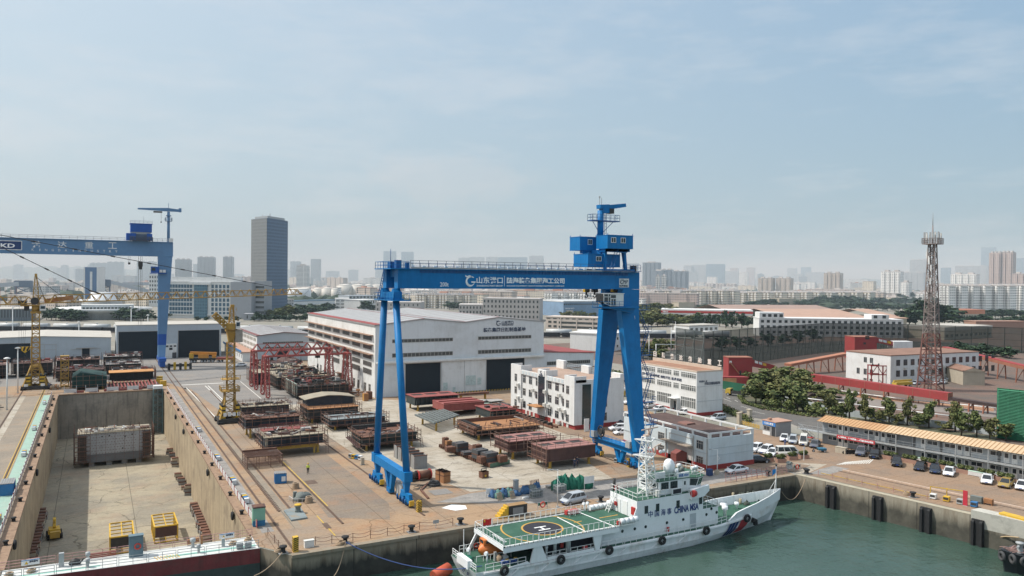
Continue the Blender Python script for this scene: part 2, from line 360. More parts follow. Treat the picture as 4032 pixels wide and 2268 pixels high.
M_RAIL=mat('rail_steel',(.12,.075,.05),.7,.3,2,dirt=(.05,.03,.02))
def strip(name,x,y0,y1,w,m,k,label=None):zS(name,rect(x-w/2,x+w/2,y0,y1),m,k,label)
zS('green_walkway',rect(-11.9,-10.35,100,239),mat('walk_green',(.27,.40,.33),.8,.15,1,dirt=(.35,.34,.3)),3,'worn green painted walkway beside the dock')
zS('pale_band',rect(-17.2,-16.0,120,240),M_SLAB,3)
strip('pale_band',19.2,99,238,1.5,M_GRAVEL,3)
strip('pale_band',22.9,99,238,1.2,M_APRON,3)
for x,y0,y1 in((-12.6,100,250),(-12.2,100,250),(-17.6,140,250),(28.75,106.7,178),(26.3,94,103)):strip('yellow_line',x,y0,y1,.16,M_YEL,4)
rl=MB()
for x,y0,y1 in((20.6,91,330),(22.2,107,300),(23.8,105,230),(28.45,98,230),(39.2,96.5,198),(81,93,150),(-12.4,100,250),(-17.5,130,250)):
 rl.box(x-.16,x+.16,y0,y1,0,.06);rl.box(x-.04,x+.04,y0,y1,.06,.13)
struct('crane_rails',rl,M_RAIL,'rusty crane rails let into the paving')
pn=MB()
for k in range(60):pn.box(21.95,22.6,107.5+k*.8,107.62+k*.8,.0,.07)
struct('rail_anchor_slots',pn,M_RAIL)
zS('trench_cover',rect(44.2,47.2,104.8,107.6),M_GREY,9);zS('white_patch',[(42.6,98.6),(44.6,99.6),(46.1,98.2),(45.6,96.6),(43.8,96.6)],mat('lime',(.75,.75,.72),.9),9,'white lime patch spilled on the paving')
zS('trench_cover',rect(26.0,26.7,97,99.4),M_RAIL,9);zS('trench_cover',rect(29.0,30.6,119.2,121.4),M_RAIL,9)
hl=MB();rnd=random.Random(3)
for c0,c1,top in((-300,560,1050),(2700,3700,1098)):
 n=60;pts=[]
 for i in range(n+1):
  u=c0+(c1-c0)*i/n;d=ray(15,u,1134);d.z=0;d.normalize();f=math.sin(math.pi*i/n)**.5
  dt=ray(15,u,top+14*(1-f)+3*math.sin(i*.7)+2*math.sin(i*1.9));tt=8500/math.hypot(dt.x,dt.y)
  pts.append((d.x*8500,d.y*8500,CAMH+dt.z*tt))
 for a,b in zip(pts,pts[1:]):
  da=V(a[0],a[1],0).normalized();db=V(b[0],b[1],0).normalized()
  hl.quad((da.x*7600,da.y*7600,0),(db.x*7600,db.y*7600,0),b,a).quad((db.x*9500,db.y*9500,0),(da.x*9500,da.y*9500,0),a,b)
struct('hills',hl,mat('hill_green',(.07,.09,.06),.95,.3,.01),'low wooded hills on the hazy skyline')
# ================================================================== cranes
MBL=mat('crane_blue',(.0025,.165,.42),.5,.1,.5,dirt=(.004,.1,.27),damt=.5,dscale=.3,spec=.3,streak=.22)
MBD=mat('crane_blue_dark',(.003,.085,.25),.5,.15,.8)
M_LET=mat('lettering_white',(.93,.94,.94),.7,.03)
M_INK=mat('lettering_dark',(.03,.045,.09),.7,.05)
MST=mat('galvanised',(.36,.37,.37),.5,.15,2)
MDK=mat('dark_steel',(.035,.034,.033),.65,.3,2)
MBK=mat('rubber_black',(.018,.018,.019),.8,.3,2)
MWP=mat('white_paint',(.74,.74,.72),.5,.08,.8,dirt=(.4,.36,.3),damt=.4)
MGL=glass('dark_glass')
M_RED=mat('red_paint',(.42,.035,.03),.6,.15,1)
MHY=mat('hazard_yellow',(.62,.38,.03),.65,.15,1.5,dirt=(.3,.2,.1),damt=.5)
MCY=mat('crane_yellow',(.40,.235,.045),.65,.2,.8,dirt=(.16,.1,.05),damt=.65,dscale=.9)
M_ROPE=mat('wire_rope',(.05,.048,.045),.7)
def wb(mb,name,m,par):
 return mb.build(name,m,par,loc=(-par.location if par.parent is None and par.type=='EMPTY' else None))
def zX(name,s,c,u0,v0,u1,v1,y,par,m,bold=.01,shear=0.):
 a,b=GY(c,u0,v0,y),GY(c,u1,v1,y);ctr=(a+b)/2;off=par.location if par.parent is None else Vector()
 return text(name,s,m,abs(b.x-a.x),abs(a.z-b.z),par,ctr-off,FR,bold,.012,shear)
def zW(par,x0,x1,z0,z1,y,m=None,frame=None,mull=1,rails=0,ft=.06,name='window',proud=.05,side=None,off=None):
 """a window set in a wall: pane, frame and bars; side='-x' turns it to look left"""
 f=MB();g=MB();fr=frame or MWP
 def bx(mb,a0,a1,c0,c1,d0,d1):
  if side:mb.box(y-d1,y-d0,a0,a1,c0,c1)
  else:mb.box(a0,a1,y-d1,y-d0,c0,c1)
 bx(g,x0+ft*.5,x1-ft*.5,z0+ft*.5,z1-ft*.5,.004,.03)
 for a0,a1,c0,c1 in((x0,x0+ft,z0,z1),(x1-ft,x1,z0,z1),(x0+ft,x1-ft,z0,z0+ft),(x0+ft,x1-ft,z1-ft,z1)):bx(f,a0,a1,c0,c1,.0,proud)
 for k in range(mull):a=x0+(x1-x0)*(k+1)/(mull+1);bx(f,a-ft*.4,a+ft*.4,z0+ft,z1-ft,.032,proud-.006)
 for k in range(rails):a=z0+(z1-z0)*(.68 if rails==1 else(k+1)/(rails+1));bx(f,x0+ft,x1-ft,a-ft*.4,a+ft*.4,.034,proud-.009)
 mb=MB();mb.v,mb.f,mb.mi,mb.sm,mb.isl=f.v,f.f,[0]*len(f.f),f.sm,f.isl
 mb.cur=1;mb.add(g.v,g.f)
 return link(name,mb.mesh(name,[fr,m or MGL]),par,off)
g=zT('gantry_crane','bright blue gantry crane with white lettering on its girder straddling the pale slab','gantry crane',(60,108.8,0))
YF=106.0
fg=MB().box(38.6,82.4,YF,107.5,30.55,33.35);fg.box(38.9,82.2,YF-.25,107.4,33.35,33.48)
fg.mt(1).box(42,80,YF-.02,YF,32.85,33.3)
for k in range(60):fg.mt(1).box(42.2+k*.63,42.34+k*.63,YF-.1,YF-.02,32.9,33.34)
girder=wb(fg,'front_girder',[MBL,MBD],g)
wb(MB().box(38.6,82.4,111,112.5,30.55,33.35),'rear_girder',MBL,g)
wb(MB().box(39.2,40.4,107.5,111,32.2,33.3).box(81.2,82.3,107.5,111,31.2,33.3),'end_tie',MBL,g)
wb(MB().box(40.5,81,YF-.32,YF-.06,33.5,33.72).box(40.5,81,112.4,112.6,33.5,33.72),'cable_tray',MST,g)
wb(MB().rail([(40.5,YF-.1,33.72),(74.5,YF-.1,33.72)],.95,1.4,.055),'railing',mat('rail_bluegrey',(.06,.09,.15),.6),g)
wb(MB().rail([(40.5,112.6,33.5),(80,112.6,33.5)],.95,1.4,.055),'railing',MBD,g)
ms=MB()
for k in range(22):ms.box(41+k*1.8,41.5+k*1.8,106.9,107.2,33.5,33.95)
wb(ms,'floodlight_row',MWP,g)
wb(MB().box(37.4,40.2,105.6,113.0,33.36,33.5).rail([(40.2,105.7,33.5),(37.5,105.7,33.5),(37.5,112.9,33.5),(40.2,112.9,33.5)],1.,1.2,.06),'end_platform',MBL,g)
wb(MB().box(38.6,39.3,109.4,110.6,33.5,34.5).tube((38.9,110,34.4),(38.9,110,36.4),.05).box(38.5,39.3,106.4,107.3,33.5,34.7).box(40,40.5,106.3,107,33.5,34.4),'warning_light_mast',MBD,g)
for ya,yb in((106.75,102.2),(111.75,115.3)):
 wb(MB().tube((38.75,yb,4.6),(38.6,ya,29.1),.5,.5,16),'leg',MBL,g)
 wb(MB().cbox(38.7,ya,28.75,1.7,1.5,.35).cbox(38.7,ya,29.1,1.25,1.2,1.0).extr([(ya-.5,30.1),(ya+.5,30.1),(ya+.2,30.55),(ya-.2,30.55)],'x',38.1,39.2),'leg_head',MBL,g)
wb(MB().box(37.5,40,104.7,113.4,28.75,28.87).box(38.1,39.2,107.5,111,28.9,30).rail([(40,104.8,28.87),(37.6,104.8,28.87),(37.6,113.3,28.87),(40,113.3,28.87)],1.,1.2,.05),'hinge_platform',MBL,g)
wb(MB().ladder((37.5,111.5,28.8),(37.5,108.6,33.4),.7,.4,.08,(0,1,.35)),'stair',MBD,g)
wb(MB().box(38.2,39.3,101.5,116,3.45,4.65).box(38.15,39.35,114.6,116.05,3.4,4.8).box(38.15,39.35,101.45,102.9,3.4,4.8),'sill_beam',MBL,g)
def bogie(x,y,m=MBL):
 b=MB().bar((x,y,3.5),(x,y,1.7),1.1,1.0,.5,.6)
 b.box(x-.25,x+.25,y-1.7,y+1.7,1.2,1.75)
 for s in(-1,1):b.box(x-.3,x+.3,y+s*1.1-.75,y+s*1.1+.75,.5,1.2)
 o=wb(b,'bogie',m,g);wm=MB()
 for s in(-1.55,-.65,.65,1.55):wm.tube((x-.22,y+s,.36),(x+.22,y+s,.36),.36,n=12)
 wm.build('wheel_set',MDK,o)
 mm=MB()
 for s in(-1.6,-.6,.6,1.6):mm.tube((x-.75,y+s,.55),(x-.75,y+s,1.2),.16,n=8).box(x-.8,x-.3,y+s-.1,y+s+.1,.4,.55)
 mm.build('drive_motor',MBD,o)
 MB().box(x-.35,x+.35,y+1.95,y+2.2,.3,1.0).box(x-.35,x+.35,y-2.2,y-1.95,.3,1.0).build('rail_guard',MHY,o)
for x,y in((38.9,102.6),(38.9,115.2),(81.0,104.3),(81.0,116.6)):bogie(x,y)
for x in(38.8,81.0):
 wb(MB().bar((x,107.6,3.4),(x,108.7,.5),.8,.9,.5,.7).bar((x,110.4,3.4),(x,109.3,.5),.8,.9,.5,.7).box(x-.4,x+.4,108.3,109.7,.25,.9),'centre_strut',MBL,g)
wb(MB().box(39.2,39.7,106.7,107.7,.2,2.2).box(39.2,39.7,105.4,106.4,.2,1.9),'electric_cabinet',MST,g)
for ya,yb,xt,xb in((106.75,103.2,80.55,80.55),(111.75,115.8,80.3,80.4)):
 wb(MB().bar((xb,yb,3.3),(xt,ya,26.9),1.25,1.75,1.4,3.7).bar((xt,ya,26.9),(80.7,ya,30.55),1.4,3.7,1.45,3.5),'leg',MBL,g)
wb(MB().box(79.8,82.3,107.4,111.1,26.9,30.5),'portal_beam',MBD,g)
wb(MB().box(80.35,81.65,102.4,116.8,2.5,3.6).box(79.9,80.35,103,116,3.45,3.6).rail([(79.95,103,3.6),(79.95,116,3.6)],.9,1.2,.05),'sill_beam',MBL,g)
wb(MB().torus((79.8,113.2,5.0),.95,.13,'x',20,6).tube((79.6,113.2,5),(80.1,113.2,5),.55,n=14).bar((79.8,113.2,3.6),(79.8,113.2,5),.15),'cable_reel',MDK,g)
wb(MB().box(79.2,80.2,114.6,115.6,3.7,4.8).box(79.3,80.2,104.2,105.4,3.7,4.8),'drive_cabinet',MST,g)
wb(MB().tube((82.0,103.3,4),(81.4,YF-.05,26),.06),'conduit',MWP,g)
st=MB();zz=[3.6,7.4,11.2,15.2,19.2,23.2,27.0]
for k in range(6):
 z0,z1=zz[k],zz[k+1];f0,f1=(z0-3.3)/27,(z1-3.3)/27;y0=104+3*f0;y1=104+3*f1
 a,b=(82.6,y0,z0),(84.4,y1,z1)
 if k%2:a,b=(84.4,y0,z0),(82.6,y1,z1)
 st.ladder(a,b,.7,.35,.09,(0,1,0));st.box(82.0,85.0,y1-.5,y1+.5,z1-.08,z1);st.rail([(82.4,y1-.5,z1),(85,y1-.5,z1),(85,y1+.5,z1)],.9,1,.05)
wb(st,'access_stairs',MBD,g)
c0=MB().box(74.9,77.6,104.0,106.2,27.75,29.8).box(74.8,77.7,103.9,106.3,29.8,29.9)
cb=wb(c0,'operator_cabin',MWP,g)
gw=MB().box(73.55,74.9,104.0,106.2,28.35,29.85);gw.extr([(73.55,28.35),(74.9,28.35),(74.9,27.75)],'y',104.02,106.18).build('cabin_glass',MGL,cb)
fr=MB()
for x in(73.55,74.45,74.9):fr.bar((x,103.97,28.0 if x>74 else 28.35),(x,103.97,29.8),.1)
for z in(28.35,29.3,29.8):fr.bar((73.5,103.97,z),(74.9,103.97,z),.1)
fr.bar((73.5,103.97,28.35),(75.0,103.97,27.75),.1);fr.box(73.5,74.9,103.95,106.2,29.8,29.9)
for x in(75.0,75.45,76.0):fr.bar((x,103.97,27.8),(x,103.97,29.0),.09)
fr.bar((75,103.97,29),(76,103.97,29),.09);fr.build('cabin_frame',MWP,cb)
MB().box(75.05,75.95,103.98,104.0,27.9,28.95).box(74.95,76.0,103.98,104,29.1,29.6).build('cabin_glass',MGL,cb)
wb(MB().box(73.0,80.6,103.6,106.6,27.45,27.6).extr([(75.0,27.45),(80.0,26.5),(80.3,27.45)],'y',104.4,105.6).rail([(77.7,103.7,27.6),(73.1,103.7,27.6),(73.1,106.5,27.6)],.95,1.2,.05),'cabin_platform',MBL,g)
zX('lettering','200t',20,1930,600,2150,715,YF-.03,g,M_LET)
W24=(1800,1040,500/2576);WIN[24]=W24
zX('lettering','山东港口',24,395,255,925,395,YF-.03,g,M_LET,.02)
zX('lettering','SHANDONG PORT GROUP',24,395,420,925,458,YF-.03,g,M_LET,.02)
zX('lettering','陆海装备集团海工公司',24,1008,268,2178,400,YF-.03,g,M_LET,.03)
zX('lettering','SEALAND EQUIPMENT GROUP MARINE EQUIPMENT COMPANY',24,1005,425,2175,465,YF-.03,g,M_LET,.01)
def swirl(c,u0,v0,u1,v1,y,par,m,m2=None):
 a,b=GY(c,u0,v0,y),GY(c,u1,v1,y);s=abs(a.z-b.z);ox,oz=min(a.x,b.x),min(a.z,b.z);W=abs(b.x-a.x)
 mb=MB();P=lambda x,z:(ox+x*W,y,oz+z*s)
 def band(fn,n=22):
  for i in range(n):
   p,q=fn(i/n),fn((i+1)/n);mb.quad(P(p[0],p[1]),P(q[0],q[1]),P(q[2],q[3]),P(p[2],p[3]))
 def arc(a0,a1,r,t,cx=.54,cz=.44):
  return lambda f:(lambda an,w:(cx+(r+w)*math.cos(an),cz+(r+w)*.93*math.sin(an),cx+(r-w)*math.cos(an),cz+(r-w)*.93*math.sin(an)))(R(a0+(a1-a0)*f),t*math.sin(math.pi*min(max(f*.8+.12,0),1)))
 band(arc(52,265,.43,.075));band(arc(180,345,.33,.05));band(arc(200,290,.41,.02))
 band(lambda f:(.0+.62*f,.98-.12*f+.1*math.sin(f*6.3+3.3)*.6,.02+.6*f,.86-.07*f+.1*math.sin(f*6.3+3.3)*.6),12)
 mb.quad(P(.58,.46),P(.58,.36),P(.98,.36),P(.98,.46))
 return wb(mb,'emblem',m,par)
swirl(24,165,212,378,468,YF-.04,g,M_LET)
a,b=GY(24,962,240,YF-.03),GY(24,970,452,YF-.03);wb(MB().box(a.x-.03,a.x+.03,YF-.035,YF-.02,b.z,a.z),'divider_line',M_LET,g)
a,b=GY(21,1042,110,YF),GY(21,1288,340,YF)
bd=wb(MB().box(a.x,b.x,YF-.05,YF+.01,b.z,a.z),'sign_board',MWP,g)
zX('lettering','CMP',21,1075,150,1270,250,YF-.08,bd,M_INK,.0,.35);zX('lettering','陆海装备',21,1052,275,1268,322,YF-.08,bd,M_INK,.02)
mb=MB()
for i in range(16):
 p,q=[(a.x+.62+.45*math.cos(R(t)),YF-.085,b.z+.95+.42*math.sin(R(t)))for t in(20+i*15,35+i*15)];mb.bar(p,q,.03,.04)
mb.build('emblem',M_INK,bd,loc=-g.location if False else None)
def hook(u0,v0,yel,w=.5):
 t=GY(21,u0,v0,109.2);h=MB().box(t.x-w,t.x+w,108.9,109.5,30.0,30.75);o=wb(h,'hook_block',MHY if yel else MDK,g)
 MB().tube((t.x-.15,109.2,30.35),(t.x+.35,108.85,30.35),.42,n=14).build('sheave',MDK,o)
 q=MB().bar((t.x,109.2,30.1),(t.x,109.2,29.5),.22)
 for i in range(10):a0,a1=R(200+i*20),R(220+i*20);q.bar((t.x+.3*math.cos(a0),109.2,29.4+.3*math.sin(a0)),(t.x+.3*math.cos(a1),109.2,29.4+.3*math.sin(a1)),.14)
 q.build('hook',MDK,o)
 MB().bar((t.x-.2,109.2,30.7),(t.x-.2,109.2,34),.05).bar((t.x+.2,109.2,30.7),(t.x+.2,109.2,34),.05).build('hoist_rope',M_ROPE,o)
hook(190,430,True);hook(405,430,False);hook(920,400,True,.6)
def house(name,x0,x1,y0,y1,z0,z1,wins=()):
 h=MB().box(x0,x1,y0,y1,z0,z1)
 h.box(x0-.05,x1+.05,y0-.05,y1+.05,z1,z1+.08).box(x0-.04,x1+.04,y0-.04,y1+.04,z0-.08,z0)
 for a in(x0+.08,x1-.08):
  for b in(y0+.08,y1-.08):h.bar((a,b,z1+.08),(a,b,z1+.35),.08)
 for k in range(1,6):h.box(x0-.02,x0,y0+(y1-y0)*k/6-.03,y0+(y1-y0)*k/6+.03,z0,z1)
 o=wb(h,name,MBL,g)
 for a,b in wins:zW(o,a,b,z0+.9,z1-.35,y0,ft=.08,proud=.07)
 return o
house('winch_house',72.4,79,107,111.4,34.35,36.4,((74,75.1),))
house('winch_house',75.2,80.5,105.4,108.7,37.45,39.6,((75.9,76.9),(77.9,78.9)))
house('winch_house',72.6,76,109.8,113,37.2,39.4,((74.2,75.1),))
tr=MB()
for a,b in((75.6,107.2),(79.9,107.2)):tr.bar((a+.3*(1 if a<77 else-.3),b,37.3),(a,106.6,33.6),.75,.5,.5,.4)
tr.box(75.4,80.3,106,108.2,36.9,37.4).extr([(80.3,37.4),(75.4,37.4),(75.4,36.9),(79.6,36.7)],'y',106,106.3)
tr.box(73.4,76.4,110,111,36.6,37.1).bar((74,110.6,36.4),(74,110.6,37),.4).bar((76,108,36.9),(74.8,111.5,36.9),.6,.7)
tr.box(74.2,81.2,105.7,107.3,33.6,33.95).box(74.2,81.2,111.2,112.4,33.6,33.95)
wb(tr,'trolley_frame',MBL,g)
wb(MB().ladder((76.3,105.6,34),(77.5,106,37.3),.6,.35,.08).rail([(74.4,105.4,33.7),(76.3,105.4,33.7)],1,.7,.06).rail([(78.4,105.4,33.7),(82.2,105.4,33.7)],1,.8,.06).box(74.4,82.2,105.2,105.9,33.55,33.65).rail([(74.6,105.6,35),(75.5,105.6,35)],.8,.9,.06),'trolley_stairs',MBD,g)
wb(MB().box(81.2,81.9,106.2,107,33.5,34.6),'electric_cabinet',MDK,g)
mm=MB().tube((76.25,109,39.5),(76.25,109,44.0),.55,.55,16);mo=wb(mm,'service_crane_mast',MBL,g)
jb=MB().extr([(75.75,44.95),(77.7,45.1),(77.7,43.6),(76.35,43.5),(76.35,44.3),(75.8,44.3)],'y',108.4,109.6);jb.bar((77.6,109,44.6),(81.2,108.6,45.15),.55,.8,.45,.6);jb.build('service_jib',MBL,mo)
MB().box(77.7,78.6,108.3,109.5,43.55,44.4).build('counterweight',MDK,mo)
pl=MB().box(74.1,79.8,108.2,109.9,42.15,42.3).bar((74.6,109,42.15),(75.7,109,40.6),.08).bar((78.9,109,42.15),(76.8,109,40.3),.08);pl.rail([(74.15,108.25,42.3),(79.75,108.25,42.3),(79.75,109.85,42.3),(74.15,109.85,42.3)],1.,1.0,.05,close=True);pl.build('service_platform',MBD,mo)
MB().ladder((77.15,108.8,39.6),(77.15,108.8,43.4),.5,.5,.06).build('ladder',MBD,mo)
MB().bar((76,109,45),(76,109,46.3),.07).bar((76.4,109,45),(76.4,109,46.2),.07).box(75.9,76.1,108.9,109.1,46.2,46.45).build('aerial',MST,mo)
M_KD=mat('faded_blue',(.115,.235,.40),.6,.1,.15,dirt=(.1,.18,.3),damt=.5,dscale=.1)
M_KDB=mat('strong_blue',(.015,.09,.36),.55,.15,.4)
k=zT('gantry_crane','faded grey-blue gantry crane with a slender jib crane on top, beyond the dry dock','gantry crane',(20.8,299.5,0))
y0=298
kb=wb(MB().box(-75,24.3,y0,y0+3.2,39.0,43.9).box(-75,24.2,y0-.3,y0+.1,43.9,44.15),'girder',M_KD,k)
wb(MB().rail([(-60,y0-.1,44.15),(9,y0-.1,44.15)],1.1,2.4,.12),'railing',mat('rail_pale',(.5,.52,.54),.6),k)
wb(MB().rail([(17.5,y0-.1,44.15),(24.2,y0-.1,44.15),(24.2,y0+3,44.15)],1.1,1.6,.12),'railing',mat('rail_pale',(.5,.52,.54),.6),k)
lg=MB().bar((21.8,y0+1.65,38.99),(21.0,y0+1.6,11.5),3.2,4.6,2.4,2.8)
wb(lg,'leg',M_KD,k)
lb=MB().bar((21.0,y0+1.6,11.5),(20.9,y0+1.6,7.5),2.4,2.8,2.4,2.6);wb(lb,'leg_boot',M_KDB,k)
wb(MB().bar((20.9,y0+1.6,7.5),(20.7,y0+1,3.2),2.4,2.6,4.5,2.2),'leg_foot',M_KD,k)
kf=MB().box(19.6,21.9,y0-5,y0+7,2.2,3.4)
for s in(-4,-1.5,1.5,4):kf.box(19.9,21.6,y0+s-.8,y0+s+.8,.4,2.2)
wb(kf,'bogie',M_KDB,k)
tl=MB().box(10.7,17.4,y0-1.2,y0+4.4,47.3,50.1).box(10.5,17.6,y0-1.4,y0+4.5,50.1,50.3);th=wb(tl,'trolley_house',M_KDB,k)
MB().extr([(11.5,46.6),(16.6,46.6),(17.4,47.3),(10.7,47.3)],'y',y0-1,y0+4).build('house_base',MST,th)
MB().rail([(10.6,y0-1.3,50.3),(17.5,y0-1.3,50.3)],.9,1.4,.1).bar((14.8,y0,50.3),(14.8,y0,53),.1).build('railing',mat('rail_pale',(.5,.52,.54),.6),th)
wb(MB().box(9.4,12.4,y0-1.5,y0+4,44.4,46.8).box(15.8,17.5,y0-1.5,y0+4,44.4,46.8),'trolley_cabinet',M_KDB,k)
wb(MB().box(11.4,16.4,y0-1,y0+3.6,44.2,46.6).rail([(10.6,y0-1.6,44),(17.6,y0-1.6,44)],1.6,1.0,.25,3),'trolley_frame',mat('trolley_grey',(.1,.13,.19),.7),k)
rp_=MB()
for x in(13.3,13.9,14.4):rp_.bar((x,y0+.4,44),(x,y0+.4,15),.09)
rp_.box(13.2,14.6,y0-.2,y0+1,35.3,37).box(13.4,14.4,y0,y0+.8,34.3,35.3)
wb(rp_,'hoist_ropes',MDK,k)
wb(MB().bar((10.1,y0,39),(10.1,y0,36.6),.07).bar((10.6,y0,39),(10.6,y0,36.6),.07).box(10,10.7,y0-.3,y0+.3,36,36.7),'auxiliary_hook',MDK,k)
kc=wb(MB().box(17.2,19.7,y0-.6,y0+1.6,33.2,35.4).box(16.9,22.3,y0-1.0,y0+2,32.9,33.15),'operator_cabin',M_KDB,k)
MB().box(17.14,17.2,y0-.4,y0+1.4,33.8,35.1).box(17.4,18.6,y0-.66,y0-.6,33.9,35.0).build('cabin_glass',MGL,kc)
MB().box(19.9,20.8,y0-.7,y0-.2,33.3,34.3).box(21,21.9,y0-.7,y0-.2,33.3,34.3).build('air_conditioner',MWP,kc)
kt=MB().tube((22.9,y0+1.5,44),(22.9,y0+1.5,55),.5,.45,12).cbox(22.9,y0+1.5,51.6,2.2,2.2,.2);kt.rail([(21.8,y0+.4,51.8),(24,y0+.4,51.8),(24,y0+2.6,51.8),(21.8,y0+2.6,51.8)],1,1,.1,close=True)
ko=wb(kt,'service_crane_mast',M_KD,k)
MB().bar((13.0,y0+1.5,55.6),(22.6,y0+1.5,55.7),.6,.5,.8,1.2).bar((22.6,y0+1.5,55.7),(27,y0+1.5,55.5),.8,1.2,.6,.8).box(26.2,27.1,y0+1,y0+2,55,56.4).bar((22.9,y0+1.5,56),(22.9,y0+1.5,58),.14).cbox(22.9,y0+1.5,53.4,1.6,1.6,.3).build('service_jib',M_KD,ko)
MB().box(18.0,20.8,y0+1,y0+2,54.5,55).bar((20.5,y0+1.5,54.6),(20.5,y0+1.5,51.4),.07).box(20.3,20.7,y0+1.3,y0+1.7,51,51.4).build('jib_trolley',MDK,ko)
wb(MB().box(23.0,24.2,y0-.3,y0+.5,44.1,45.5),'electric_cabinet',MWP,k)
def ktext(s,u0,v0,u1,v1):zX('lettering',s,1,u0,v0,u1,v1,y0-.04,k,mat('lettering_worn',(.7,.72,.72),.8,.3,1.2),.01)
for s,u0,u1 in(('港',320,410),('达',583,678),('重',860,945),('工',1098,1185)):ktext(s,u0,432+(u0-320)*.02,u1,502+(u0-320)*.016)
for i,s in enumerate('KINGDA'):ktext(s,322+i*67+(12 if s=='I' else 0),511+i*1.5,345+i*67-(4 if s=='I' else 0),534+i*1.5)
for i,s in enumerate('INDUSTRY'):ktext(s,735+i*62.0+(3 if s=='I' else 0),519+i*1.5,757+i*62-(9 if s=='I' else 0),543+i*1.5)
a,b=GY(1,-210,425,y0),GY(1,220,525,y0);sb=wb(MB().box(a.x,b.x,y0-.04,y0+.02,b.z,a.z),'sign_board',mat('sign_navy',(.02,.05,.15),.7),k)
f=MB()
for zz_ in(a.z,b.z):f.box(a.x,b.x,y0-.07,y0-.04,zz_-.12,zz_+.12)
f.box(b.x-.12,b.x+.12,y0-.07,y0-.04,b.z,a.z).build('sign_frame',mat('lettering_worn',(.7,.72,.72),.8,.3,1.2),sb)
zX('lettering','KD',1,5,458,152,505,y0-.07,sb,M_LET,.03)
MSP=mat('hazard_black',(.02,.02,.018),.7)
def tower_base(root,x,y,s,zb,zc,ww=1.8):
 b=MB().box(x-s-.4,x+s+.4,y-s-.5,y-s+.5,.25,1.0).box(x-s-.4,x+s+.4,y+s-.5,y+s+.5,.25,1.0).box(x-s-.3,x-s+.5,y-s,y+s,.5,1.1).box(x+s-.5,x+s+.3,y-s,y+s,.5,1.1)
 o=wb(b,'travelling_base',MDK,root)
 wh=MB()
 for a in(-1,1):
  for c in(-1,1):wh.box(x+a*s-.5,x+a*s+.5,y+c*s-1.0,y+c*s+1.0,.06,.55)
 wh.build('bogie',MBK,o)
 bl=MB();bk=MB()
 for lv in range(3):
  z=1.1+lv*.95;bl.box(x-s*.8,x-ww*.55,y-s*.8,y+s*.8,z,z+.62).box(x+ww*.55,x+s*.8,y-s*.8,y+s*.8,z,z+.62)
  bk.box(x-s*.82,x-ww*.55,y-s*.82,y+s*.82,z+.62,z+.95).box(x+ww*.55,x+s*.82,y-s*.82,y+s*.82,z+.62,z+.95)
 bl.build('ballast_block',MHY,o);bk.build('ballast_stripe',MSP,o)
 pn=MB()
 for a in(-1,1):
  for c in(-1,1):pn.bar((x+a*s,y+c*s,.9),(x+a*ww*.5,y+c*ww*.5,zb),.32)
 wb(pn,'base_strut',MCY,root)
 return o
t=zT('tower_crane','yellow rail-mounted tower crane with a long lattice jib, standing left of the dry dock','tower crane',(-14.7,254.7,0))
X,Y=-14.7,254.7
o=tower_base(t,X,Y,2.9,6.6,0,2)
MB().box(X-2.6,X-1.6,Y-3.5,Y-3.4,1.0,1.7).box(X+1.4,X+2.4,Y-3.5,Y-3.4,1.0,1.7).build('notice_board',MWP,o)
wb(MB().lattice((X,Y,.8),(X,Y,14.5),2.0,1.9,9,.26,.15).box(X-1.05,X+1.05,Y-1.05,Y+1.05,6.0,6.6),'mast',MCY,t)
wb(MB().lattice((X,Y,14.3),(X,Y,21.3),1.75,1.75,6,.2,.12),'inner_mast',MCY,t)
wb(MB().box(X-1.2,X+1.2,Y-1.2,Y+1.2,21.2,21.8).tube((X,Y,21.8),(X,Y,23.5),1.0,1.0,14).box(X-3.6,X+1.4,Y-1.2,Y+1.2,23.3,23.6),'slewing_unit',MCY,t)
wb(MB().lattice((X,Y,23.5),(X,Y,31.6),1.7,.5,7,.17,.11).box(X-.3,X+.3,Y-.3,Y+.3,31.5,32.4),'tower_head',MCY,t)
ca=wb(MB().box(X+1.0,X+2.4,Y-1.6,Y-.2,22.0,23.5),'operator_cabin',MWP,t)
MB().box(X+1.2,X+2.3,Y-1.65,Y-1.6,22.5,23.3).build('cabin_glass',MGL,ca)
wb(MB().tube((X-.2,Y-1.6,24.7),(X-.2,Y-.2,24.7),1.0,n=16).box(X-4.2,X-2.2,Y-1,Y+1,23.6,24.8).box(X-2.8,X-1.6,Y-.8,Y+.8,22,23.3),'winch',MDK,t)
J0=V(-44,244.5,23.2);JM=V(X,Y,24.0);J1=GY(2,733,716,288)
def jib(root,a,b,w,h,n,t_,name,td=None):
 d=(b-a).normalized();s=d.cross(V(0,0,1)).normalized()*w/2;up=V(0,0,h);m=MB();td=td or t_*.6
 m.bar(a-s,b-s,t_).bar(a+s,b+s,t_);m.bar(a+up,b.lerp(a,1/n*.6)+up*.8,t_)
 for i in range(n):
  p,q,c=a.lerp(b,i/n),a.lerp(b,(i+1)/n),a.lerp(b,(i+.5)/n)+up*(.8 if i==n-1 else 1)
  for e in(s,-s):m.bar(p+e,c,td).bar(c,q+e,td)
  m.bar(q-s,q+s,td)
 return wb(m,name,MCY,root)
jib(t,JM,J1,1.5,2.25,27,.24,'jib',.17);jib(t,J0,JM,1.5,2.4,9,.24,'counter_jib',.17)
wb(MB().cbox(J1.x,J1.y,J1.z-.2,.9,.9,.7).bar(J1,J1-V(3,1.2,-1.8),.2),'jib_end_sheave',MCY,t)
rd=MB()
def rod(a,b,n):
 a,b=Vector(a),Vector(b);rd.tube(a,b,.1,n=5,cap=False)
 for i in range(1,n):c=a.lerp(b,i/n);dd=(b-a).normalized();rd.tube(c-dd*.6,c+dd*.6,.22,n=6)
